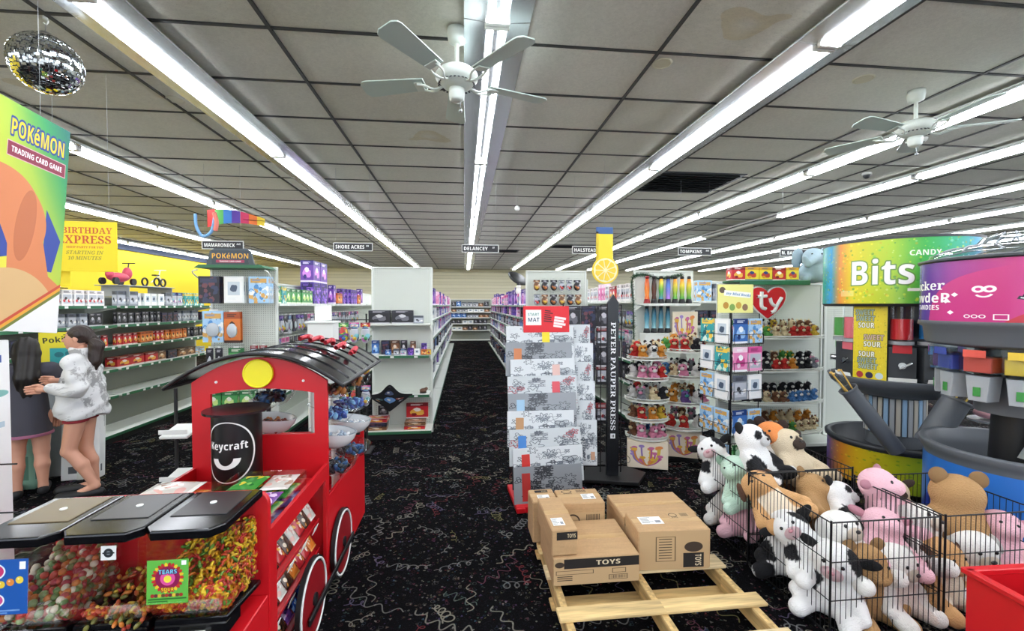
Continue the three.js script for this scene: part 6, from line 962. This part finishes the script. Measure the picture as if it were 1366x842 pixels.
{
  const P = [3.83, 0, -2.66], face = Math.atan2(-3.83, 2.66), o = thing('powder_station', 'round powder candy station with a purple and magenta drum header', 'candy station', P);
  const hd = printMat(2048, 384, (c, w, h) => {
    const s = w / 2; for (let k = 0; k < 2; k++) { const x0 = k * s; const g = c.createLinearGradient(x0, 0, x0 + s, 0); [[0, '#c23a8c'], [.2, '#7a2c8c'], [.28, '#3c3a9c'], [.42, '#4a2f8c'], [.55, '#8a2c8c'], [.75, '#c0307c'], [1, '#c23a8c']].forEach(([a, b]) => g.addColorStop(a, b)); c.fillStyle = g; c.fillRect(x0, 0, s + 1, h);
      c.fillStyle = '#c0307c'; c.beginPath(); c.moveTo(x0 + s * .45, h); c.bezierCurveTo(x0 + s * .47, h * .3, x0 + s * .6, h * .1, x0 + s, h * .05); c.lineTo(x0 + s, h); c.fill(); c.fillStyle = '#b82c3c'; c.beginPath(); c.moveTo(x0 + s * .72, h); c.quadraticCurveTo(x0 + s * .85, h * .6, x0 + s, h * .6); c.lineTo(x0 + s, h); c.fill();
      c.fillStyle = '#f6f6f4'; c.textAlign = 'center'; c.font = 'bold 78px serif'; c.fillText('Pucker', x0 + s * .40, 176); c.font = 'bold 84px sans-serif'; c.fillText('PowdeR', x0 + s * .405, 258); c.font = 'bold 44px sans-serif'; c.fillText('CANDIES', x0 + s * .42, 306);
      c.lineWidth = 11; c.strokeStyle = '#f6f6f4'; for (const q of [-1, 1]) { c.beginPath(); c.arc(x0 + s * .67 + q * 17, 180, 15, 0, 6.3); c.stroke(); } c.lineWidth = 9; c.beginPath(); c.arc(x0 + s * .67, 200, 26, .4, 2.6); c.stroke(); for (const [a, b] of [[.54, 250], [.575, 210], [.56, 320]]) { c.beginPath(); c.moveTo(x0 + s * a, b - 14); c.lineTo(x0 + s * a + 14, b); c.lineTo(x0 + s * a, b + 14); c.lineTo(x0 + s * a - 14, b); c.fill(); }
      c.lineWidth = 4; c.strokeRect(x0 + s * .7, 330, 40, 30); for (let i = 0; i < 3; i++) { c.beginPath(); c.arc(x0 + s * .62 + i * 24, 342, 9, 0, 6.3); c.stroke(); }
      c.save(); c.translate(x0 + s * .8, 120); c.rotate(.3); c.textAlign = 'left'; c.font = 'bold 92px serif'; c.lineWidth = 14; c.strokeStyle = '#1c1c2c'; c.strokeText('Puck', 0, 30); c.fillText('Puck', 0, 30); c.strokeText('Pow', 0, 120); c.fillText('Pow', 0, 120); c.restore(); }
  }, .25);
  mesh('header', wrapDrum(.52, .42, 1.58, null, face + Math.PI + .72), hd, o); mesh('skirt', lathe([[.525, 1.59], [.53, 1.56], [.5, 1.54], [.49, 1.44], [.47, 1.42], [.3, 1.4]], 56), M.grey, o); mesh('header_rim', lathe([[.5, 2.0], [.53, 2.0], [.535, 2.02], [.5, 2.03], [.3, 2.03], [.001, 2.03]], 56), M.greyDark, o);
  const dome = mesh('clear_dome', lathe([[.48, 2.035], [.47, 2.06], [.36, 2.1], [.24, 2.12], [.2, 2.17], [.12, 2.2], [.001, 2.21]], 48), M.acrylicGrey, o); mesh('dome_ribs', join(...Array.from({ length: 14 }, (_, i) => { const a = i / 14 * 6.283; return tube([[.47, 2.06], [.36, 2.105], [.24, 2.125], [.13, 2.2]].map(([r, y], k) => [r * Math.cos(a + k * .18), y, r * Math.sin(a + k * .18)]), .006, 14, 6); })), M.greyLight, dome);
  mesh('core', cyl(.22, .22, .5, [0, 1.2, 0], [0, 0, 0], 28), M.grey, o); mesh('pedestal', cyl(.13, .15, .6, [0, .7, 0], [0, 0, 0], 24), M.black, o);
  const hc = [[-.95, 0x3a4a9c], [-.45, 0xd8574a], [.02, 0xe3c03a], [.5, 0x4fa04a], [-1.45, 0x7a3a8c]];
  for (const [da, k] of hc) { const d = new THREE.Group(); d.name = 'hopper'; o.add(d); d.rotation.y = face + da; mesh('bin', ext([[-.085, 1.43], [.085, 1.43], [.08, 1.24], [-.08, 1.24]], .18, [0, 0, .27], [0, 0, 0], .006), M.acrylicGrey, d); mesh('powder', bx(.145, .1, .15, [0, 1.3, .36]), std(k, .5), d); mesh('label_plate', bx(.12, .05, .003, [0, 1.375, .462]), std(k, .4), d); mesh('spout', join(ext([[-.06, 1.22], [.06, 1.22], [.045, 1.06], [-.045, 1.06]], .12, [0, 0, .3], [0, 0, 0], .005)), M.greyLight, d); mesh('spout_window', bx(.04, .06, .004, [0, 1.12, .43]), std(0x3a8a3f, .4), d); }
  mesh('tub', lathe([[.02, .03], [.44, .03], [.46, .06], [.48, .62], [.5, .66], [.515, .7], [.5, .72], [.46, .71], [.43, .6], [.42, .12], [.02, .1]], 56), M.grey, o);
  const tb = printMat(512, 256, (c, w, h) => { c.fillStyle = '#2c6fc0'; c.fillRect(0, 0, w, h); c.fillStyle = '#2a3f9c'; for (let k = 0; k < 4; k++) { c.beginPath(); c.ellipse(k * 128 + 80, h, 70, 150, 0, 0, 6.3); c.fill(); } }, .35); mesh('tub_print', wrapDrum(.483, .55, .06, null, face), tb, o);
  const sk = thing('plastic_bag_liner', 'grey translucent plastic bag hanging under the powder hoppers', 'plastic bag', [P[0] - .12, .715, P[2] + .32]); mesh('bag', sheet((u, v) => { const a = u * 6.283, r = (.05 + .13 * Math.pow(1 - v, .8)) * (1 + .13 * Math.sin(a * 7 + v * 3)); return [r * Math.cos(a), v * .34, r * Math.sin(a)]; }, 56, 10), new THREE.MeshPhysicalMaterial({ color: 0xa9b0b0, roughness: .35, transmission: .45, thickness: 0, side: THREE.DoubleSide }), sk);
}
// pink net bag on a small round stand behind the tubs
{ const t = thing('round_side_stand', 'small round grey stand between the two candy stations', 'stand', [4.47, 0, -3.26]); mesh('post', cyl(.03, .03, .7, [0, .36, 0]), M.grey, t); mesh('foot', cyl(.09, .09, .02, [0, .01, 0]), M.grey, t); mesh('top', cyl(.17, .17, .015, [0, .72, 0], [0, 0, 0], 32), M.greyLight, t);
  const o = thing('pink_net_bag', 'crumpled pink net bag on the round stand behind the powder spouts', 'bag', [4.47, .73, -3.26]); mesh('bag', xf(sph(.13, [0, .055, 0], [1.25, .4, .9], 20)), std(0xd9a3a8, .7), o); mesh('tie', cyl(.02, .03, .05, [.1, .11, 0]), M.paperWhite, o); }
// ================================================================ PEOPLE
const skinM = new THREE.MeshPhysicalMaterial({ color: 0xd49c82, roughness: .55, sheen: .2 }), hairM = std(0x2a1b15, .45, 0, { bumpMap: gray(128, (u, v) => .5 * vnoise(u * 64, v * 4, 64, 51) + .5 * vnoise(u * 128, v * 6, 128, 52), 4), bumpScale: .004 });
function handField(p, w, dir, up, side, s) {                  // palm and five curled fingers rooted at wrist w
  const at = (a, b, c) => [w[0] + dir[0] * a + up[0] * b + side[0] * c, w[1] + dir[1] * a + up[1] * b + side[1] * c, w[2] + dir[2] * a + up[2] * b + side[2] * c];
  let d = cap(p, at(0, 0, 0), at(.05, -.002, 0), .02, .024);
  for (let i = 0; i < 4; i++) { const c = (i - 1.5) * .019, L = [.062, .072, .066, .05][i], a = at(.07, 0, c), b = at(.07 + L * .5, -.014, c * 1.05), e = at(.07 + L * .75, -.04, c); d = smin(d, Math.min(cap(p, at(.045, 0, c * .9), a, .011, .0095), cap(p, a, b, .0095, .0088), cap(p, b, e, .0088, .0078)), .006); }
  return smin(d, Math.min(cap(p, at(.02, 0, s * .022), at(.05, -.008, s * .043), .012, .0105), cap(p, at(.05, -.008, s * .043), at(.08, -.02, s * .038), .0105, .0085)), .008);
}
function headField(p, c, tilt) {                              // c: middle of the head; faces +z
  const q = [p[0] - c[0], p[1] - c[1], p[2] - c[2]];
  let d = ell(q, [0, .02, -.012], [.072, .085, .09]);
  d = smin(d, ell(q, [0, -.045, .022], [.052, .06, .06]), .04);           // jaw
  d = smin(d, cap(q, [0, .008, .078], [0, -.022, .098], .008, .012), .014); // nose
  d = smin(d, ell(q, [0, -.048, .076], [.02, .008, .012]), .012);         // lips
  d = smin(d, ell(q, [0, -.082, .062], [.018, .014, .016]), .018);        // chin
  for (const s of [-1, 1]) { d = smin(d, ell(q, [s * .074, -.005, -.01], [.01, .028, .018]), .006); d = Math.max(d, -ell(q, [s * .03, .012, .088], [.014, .009, .012])); }
  return d;
}
function person(o) {
  const r = thing('person', o.label, 'person', o.pos, o.turn); const J = o.J;
  const body = (x, y, z) => { const p = [x, y, z];
    let d = cap(p, [0, J.hip[1] + .02, 0], [0, J.chest, J.chestZ], .098, .1); d = Math.max(d, Math.abs(z) - .3);
    d = smin(d, cap(p, [-J.sh, J.shY, 0], [J.sh, J.shY, 0], .055, .055), .07); d = smin(d, cap(p, [0, J.shY, -.01], [0, J.head[1] - .08, J.head[2] - .02], .045, .042), .03);
    for (const s of ['L', 'R']) { const A = J['arm' + s], G = J['leg' + s]; d = smin(d, cap(p, A[0], A[1], .046, .036), .03); d = smin(d, cap(p, A[1], A[2], .036, .024), .012); d = smin(d, cap(p, G[0], G[1], .078, .052), .05); d = smin(d, cap(p, G[1], [(G[1][0] + G[2][0]) / 2, G[1][1] * .62 + G[2][1] * .38, (G[1][2] * .6 + G[2][2] * .4) - .014], .05, .05), .02); d = smin(d, cap(p, [(G[1][0] + G[2][0]) / 2, G[1][1] * .62 + G[2][1] * .38, (G[1][2] * .6 + G[2][2] * .4) - .014], G[2], .05, .031), .02); d = smin(d, cap(p, G[2], G[3], .032, .03), .02); }
    return d; };
  const parts = [field(body, [-.36, -.01, -.32], [.36, J.head[1] - .05, .42], .0125), field((x, y, z) => headField([x, y, z], J.head), [J.head[0] - .1, J.head[1] - .12, J.head[2] - .13], [J.head[0] + .1, J.head[1] + .13, J.head[2] + .13], .0045)];
  for (const [s, k] of [['L', 1], ['R', -1]]) { const A = J['arm' + s], w = A[2], v = new THREE.Vector3(w[0] - A[1][0], w[1] - A[1][1], w[2] - A[1][2]).normalize(), sd = new THREE.Vector3(...(o.handSide || [1, 0, 0])), up = new THREE.Vector3().crossVectors(sd, v).normalize().negate(); sd.crossVectors(v, up).normalize(); parts.push(field((x, y, z) => handField([x, y, z], w, v.toArray(), up.toArray(), sd.toArray(), -k), [w[0] - .17, w[1] - .17, w[2] - .17], [w[0] + .17, w[1] + .17, w[2] + .17], .0045)); }
  mesh('body', join(parts), skinM, r);
  for (const s of [-1, 1]) { mesh('eye', sph(.009, [J.head[0] + s * .03, J.head[1] + .012, J.head[2] + .077], [1.2, .8, .6], 8), M.black, r); mesh('eyebrow', xf(sph(.016, [0, 0, 0], [1, .2, .4], 8), [J.head[0] + s * .032, J.head[1] + .034, J.head[2] + .077]), hairM, r); }
  mesh('lips', sph(.017, [J.head[0], J.head[1] - .05, J.head[2] + .084], [1, .38, .4], 8), std(0xb5605c, .5), r);
  for (const [n, f, lo, hi, cell, m] of o.wear) mesh(n, field((x, y, z) => f([x, y, z]), lo, hi, cell), m, r);
  return r;
}
{
  // girl in a washed white denim jacket, turned away in profile
  const J = { hip: [0, .77, 0], chest: 1.1, chestZ: -.01, sh: .15, shY: 1.22, head: [0, 1.405, .02], armL: [[.17, 1.2, -.01], [.24, .98, -.06], [.17, .985, .17]], armR: [[-.17, 1.2, 0], [-.22, .98, -.02], [-.13, 1.02, .2]], legL: [[.08, .76, 0], [.075, .42, .07], [.085, .09, -.11], [.095, .035, .02]], legR: [[-.08, .76, 0], [-.07, .41, .01], [-.08, .07, -.05], [-.1, .03, .1]] };
  const denim = std(0xffffff, .85, 0, { map: gray(256, (u, v) => { const n = .5 * vnoise(u * 6, v * 6, 6, 61) + .3 * vnoise(u * 18, v * 18, 18, 62) + .2 * vnoise(u * 60, v * 60, 60, 63), k = n > .58 ? .64 : n > .5 ? .8 : .9; return [k, k, k * 1.0]; }, 2.2, true), bumpMap: clothBump, bumpScale: .003 });
  const jacket = (p) => { const w = .012 * Math.sin(p[1] * 38 + p[0] * 14) * Math.sin(p[2] * 22 + p[1] * 11);
    let d = cap(p, [0, .78, .0], [0, 1.12, -.01], .19, .12); d = Math.max(d, .715 - p[1] + .01 * Math.sin(p[0] * 30)); d = smin(d, cap(p, [-.15, 1.215, -.01], [.15, 1.215, -.01],   .062, .062), .06);
    for (const s of ['L', 'R']) { const A = J['arm' + s]; d = smin(d, cap(p, A[0], A[1], .07, .068), .05); const e = A[1], h = A[2], q = [e[0] + (h[0] - e[0]) * .86, e[1] + (h[1] - e[1]) * .86, e[2] + (h[2] - e[2]) * .86]; d = smin(d, cap(p, e, q, .066, .044), .03); }
    d = smin(d, Math.hypot(Math.hypot(p[0], p[2] + .005) - .065, (p[1] - 1.3) * .7) - .022, .03); return d + w; };
  const hair = (p) => { const q = [p[0] - J.head[0], p[1] - J.head[1], p[2] - J.head[2]]; let d = ell(q, [0, .028, -.022], [.082, .088, .092]); d = Math.max(d, Math.min(q[2] - .045 - Math.max(0, q[1] - .03) * .8, 9)); d = Math.max(d, -ell(q, [0, -.055, .06], [.09, .08, .075])); let t = cap(q, [0, .0, -.1], [.03, -.07, -.14], .035, .05); t = smin(t, cap(q, [.03, -.07, -.14], [.04, -.2, -.13], .052, .048), .02); t = smin(t, cap(q, [.04, -.2, -.13], [.035, -.29, -.12], .045, .02), .02); return smin(d, t, .02) + .003 * Math.sin(p[0] * 160 + p[1] * 20); };
  const shorts = (p) => { let d = cap(p, [0, .8, 0], [0, .84, 0], .125, .12); for (const s of ['L', 'R']) { const G = J['leg' + s]; d = smin(d, Math.max(cap(p, G[0], G[1], .088, .076), .672 - p[1]), .02); } return d; };
  const shoe = (p) => Math.min(...['L', 'R'].map((s) => { const G = J['leg' + s], a = G[2], b = G[3]; let d = cap(p, [a[0], Math.max(.035, a[1] - .06), a[2] - .03], [b[0] + .01, .03, b[2] + .1], .036, .04); d = Math.max(d, .004 - p[1]); return Math.max(d, p[1] - Math.max(.085, a[1] - .005)); }));
  person({ label: 'girl in a washed white denim jacket, red shorts and ponytail, standing in profile', pos: [-3.4, 0, -4.33], turn: -72 * D, J, handSide: [0, 1, 0],
    wear: [['jacket', jacket, [-.4, .66, -.34], [.4, 1.36, .36], .0125, denim], ['hair', hair, [-.12, 1.05, -.24], [.12, 1.55, .12], .007, hairM], ['shorts', shorts, [-.24, .63, -.2], [.24, 1.0, .22], .012, std(0x9c2c35, .8)], ['shoes', shoe, [-.2, -.01, -.26], [.2, .16, .3], .008, std(0x151517, .6)]] });
}
{
  const J = { hip: [0, .72, 0], chest: 1.02, chestZ: 0, sh: .14, shY: 1.12, head: [0, 1.3, .01], armL: [[.16, 1.1, 0], [.21, .88, .0], [.19, .7, .08]], armR: [[-.16, 1.1, 0], [-.21, .88, 0], [-.19, .7, .07]], legL: [[.075, .7, 0], [.075, .39, .02], [.08, .07, -.01], [.09, .03, .1]], legR: [[-.075, .7, 0], [-.075, .39, .01], [-.08, .07, -.02], [-.09, .03, .09]] };
  const dress = (p) => { let d = cap(p, [0, .56, 0], [0, 1.05, 0], .15, .11); d = Math.max(d, .54 - p[1]); d = smin(d, cap(p, [-.14, 1.12, 0], [.14, 1.12, 0], .064, .064), .05); for (const s of ['L', 'R']) d = smin(d, cap(p, J['arm' + s][0], [J['arm' + s][1][0], 1.0, 0], .062, .06), .03); return d + .006 * Math.sin(Math.atan2(p[0], p[2]) * 9) * Math.max(0, .9 - p[1]); };
  const hem = (p) => { const d = Math.abs(Math.hypot(p[0], p[2]) - .15) - .008; return Math.max(d, Math.abs(p[1] - .552) - .014); };
  const hair = (p) => { const q = [p[0], p[1] - J.head[1], p[2] - J.head[2]]; let d = ell(q, [0, .025, -.02], [.086, .092, .095]); d = Math.max(d, q[2] - .045); d = smin(d, cap([q[0] * .75, q[1], q[2]], [0, -.04, -.05], [0, -.24, -.11], .066, .06), .04); d = smin(d, cap([q[0] * .75, q[1], q[2]], [0, -.24, -.11], [0, -.42, -.1], .062, .03), .03); return d + .004 * Math.sin(p[0] * 130 + p[1] * 9); };
  const shoe = (p) => Math.min(...['L', 'R'].map((s) => { const G = J['leg' + s]; return Math.max(cap(p, [G[2][0], .035, G[2][2] - .02], [G[3][0], .03, G[3][2] + .06], .04, .038), .004 - p[1], p[1] - .075); }));
  person({ label: 'girl with long dark hair in a grey dress, seen from behind', pos: [-3.86, 0, -4.36], turn: -142 * D, J, handSide: [1, 0, 0],
    wear: [['dress', dress, [-.32, .5, -.26], [.32, 1.24, .26], .0125, std(0x4c4b55, .9, 0, { bumpMap: clothBump, bumpScale: .003 })], ['dress_hem', hem, [-.22, .52, -.22], [.22, .59, .22], .007, std(0xa86a86, .9)], ['hair', hair, [-.16, .8, -.26], [.16, 1.45, .12], .0085, std(0x17110f, .5)], ['shoes', shoe, [-.18, -.01, -.12], [.18, .1, .22], .008, std(0x141416, .6)]] });
}
// ================================================================ AROUND THE GIRLS
{
  const m = printMat(256, 320, (c) => { c.fillStyle = '#e8d82c'; c.fillRect(0, 0, 256, 320); c.fillStyle = '#3a3a1c'; c.save(); c.translate(20, 84); c.rotate(-.08); c.font = 'bold 58px sans-serif'; c.fillText('Pokies', 0, 0); c.restore(); c.fillStyle = '#2fa0a0'; c.fillRect(60, 120, 196, 200); c.fillStyle = '#1c6f78'; for (let i = 0; i < 6; i++) { c.beginPath(); c.ellipse(110 + (i % 3) * 55, 170 + Math.floor(i / 3) * 80, 26, 20, i, 0, 6.3); c.fill(); } c.fillStyle = '#d8e86a'; c.fillRect(80, 268, 120, 12); });
  const o = thing('cardboard_display', 'yellow and teal cardboard display between the two girls', 'display stand', [-3.98, 0, -4.86], .25); mesh('header', pbx(.36, .42, .02, [0, 1.22, 0]), m, o); mesh('stand', bx(.3, 1.01, .12, [0, .505, -.02]), M.greyLight, o);
  const g = thing('green_carton', 'green printed carton standing behind the girl in grey', 'carton', [-4.12, .0015, -4.55], .1); mesh('box', pbx(.34, .62, .16, [0, .31, 0]), printMat(192, 256, (c) => { c.fillStyle = '#7fa894'; c.fillRect(0, 0, 192, 256); c.fillStyle = '#1f2a26'; c.beginPath(); c.ellipse(120, 60, 36, 20, .3, 0, 6.3); c.fill(); c.fillStyle = '#4f7a68'; c.fillRect(20, 130, 150, 90); c.fillStyle = '#2c2f2a'; c.beginPath(); c.ellipse(100, 190, 24, 14, 0, 0, 6.3); c.fill(); }), g); mesh('flap', bx(.34, .005, .08, [0, .622, .03]), M.card, g);
  const w = thing('white_carton', 'tall white flat carton leaning by the girl in the denim jacket', 'carton', [-3.72, .004, -4.75], .2); mesh('box', pbx(.3, .82, .1, [0, .41, 0], [-.06, 0, 0]), printMat(128, 320, (c) => { c.fillStyle = '#eef0ee'; c.fillRect(0, 0, 128, 320); c.fillStyle = '#565a5e'; c.save(); c.translate(104, 40); c.rotate(Math.PI / 2); for (let i = 0; i < 3; i++) c.fillRect(0, i * 12, 90 - i * 20, 5); c.restore(); c.fillRect(24, 270, 34, 26); }), w); mesh('tape', bx(.05, .82, .002, [0, .41, .052], [-.06, 0, 0], .0004), M.offwhite, w);
  const t = thing('ride_on_toy', 'red ride-on toy on top of the left shelving', 'ride-on toy', [-4.52, 1.965, -6.35], Math.PI / 2); mesh('body', join(sph(.09, [0, .1, 0], [2, .7, .8], 16), sph(.07, [.16, .16, 0], [.9, 1.2, .7], 14), sph(.05, [-.14, .13, 0], [1, 1, .9], 12)), std(0xc24058, .4), t); for (const x of [-.15, .15]) for (const s of [-1, 1]) mesh('wheel', cyl(.045, .045, .03, [x, .046, s * .08], [Math.PI / 2, 0, 0], 18), M.black, t); mesh('handlebar', join(rod([.17, .2, 0], [.19, .3, 0], .008), rod([.19, .3, -.08], [.19, .3, .08], .008)), M.black, t);
  const b = thing('toy_tricycle', 'small black and white toy tricycle beside the red ride-on toy', 'tricycle', [-4.5, 1.965, -7.05], Math.PI / 2); mesh('frame', join(rod([-.12, .06, 0], [.05, .16, 0], .008), rod([.05, .16, 0], [.14, .06, 0], .008), rod([.05, .16, 0], [.08, .25, 0], .008), rod([.08, .25, -.08], [.08, .25, .08], .007)), M.white, b); for (const [x, z] of [[-.12, -.08], [-.12, .08], [.14, 0]]) mesh('wheel', xf(new THREE.TorusGeometry(.055, .012, 8, 20), [x, .068, z]), M.black, b); mesh('seat', bx(.08, .02, .06, [-.02, .17, 0]), M.black, b);
  tag(mesh('shelf_riser', join(bx(.36, .012, 1.0, [-4.52, 1.955, -6.7]), bx(.34, .14, .012, [-4.52, 1.88, -6.3]), bx(.34, .14, .012, [-4.52, 1.88, -7.15])), M.greyLight), 'grey riser board on the left shelving carrying ride-on toys', 'riser');
}
// white display tower and clip strips of bagged toys behind the train
{
  const o = thing('white_display_tower', 'plain white display tower with a tilted card behind the train roof', 'display stand', [-1.4, 0, -4.6]); mesh('body', bx(.24, 1.52, .2, [0, .76, 0]), M.white, o); mesh('cap', bx(.28, .02, .24, [0, 1.53, 0]), M.white, o); mesh('tilted_card', bx(.16, .15, .006, [.0, 1.62, 0], [-.15, .1, .05]), M.paperWhite, o);
  const s = thing('clip_strip_rack', 'black rack of bagged toys between the train and the white pegboard', 'rack', [-1.36, 0, -5.25]); for (const x of [-.24, .24]) mesh('post', rod([x, 0, 0], [x, 1.6, 0], .01, 8), M.black, s); for (const y of [1.5, 1.12, .78]) mesh('bar', rod([-.3, y + .03, .03], [.3, y + .03, .03], .006, 6), M.black, s); mesh('foot', bx(.6, .02, .3, [0, .01, 0]), M.black, s);
  for (const [y, n] of [[1.5, 5], [1.14, 5], [.78, 5]]) for (let i = 0; i < n; i++) put('bag', pick(['red', 'green', 'orange', 'candy', 'yellow', 'mix1']), .105, .25, .06, [-1.36 - .24 + i * .12, y, -5.19], rr(-.15, .15), 'on the black rack behind the train');
}
farBuild();
renderer.render(scene, camera);
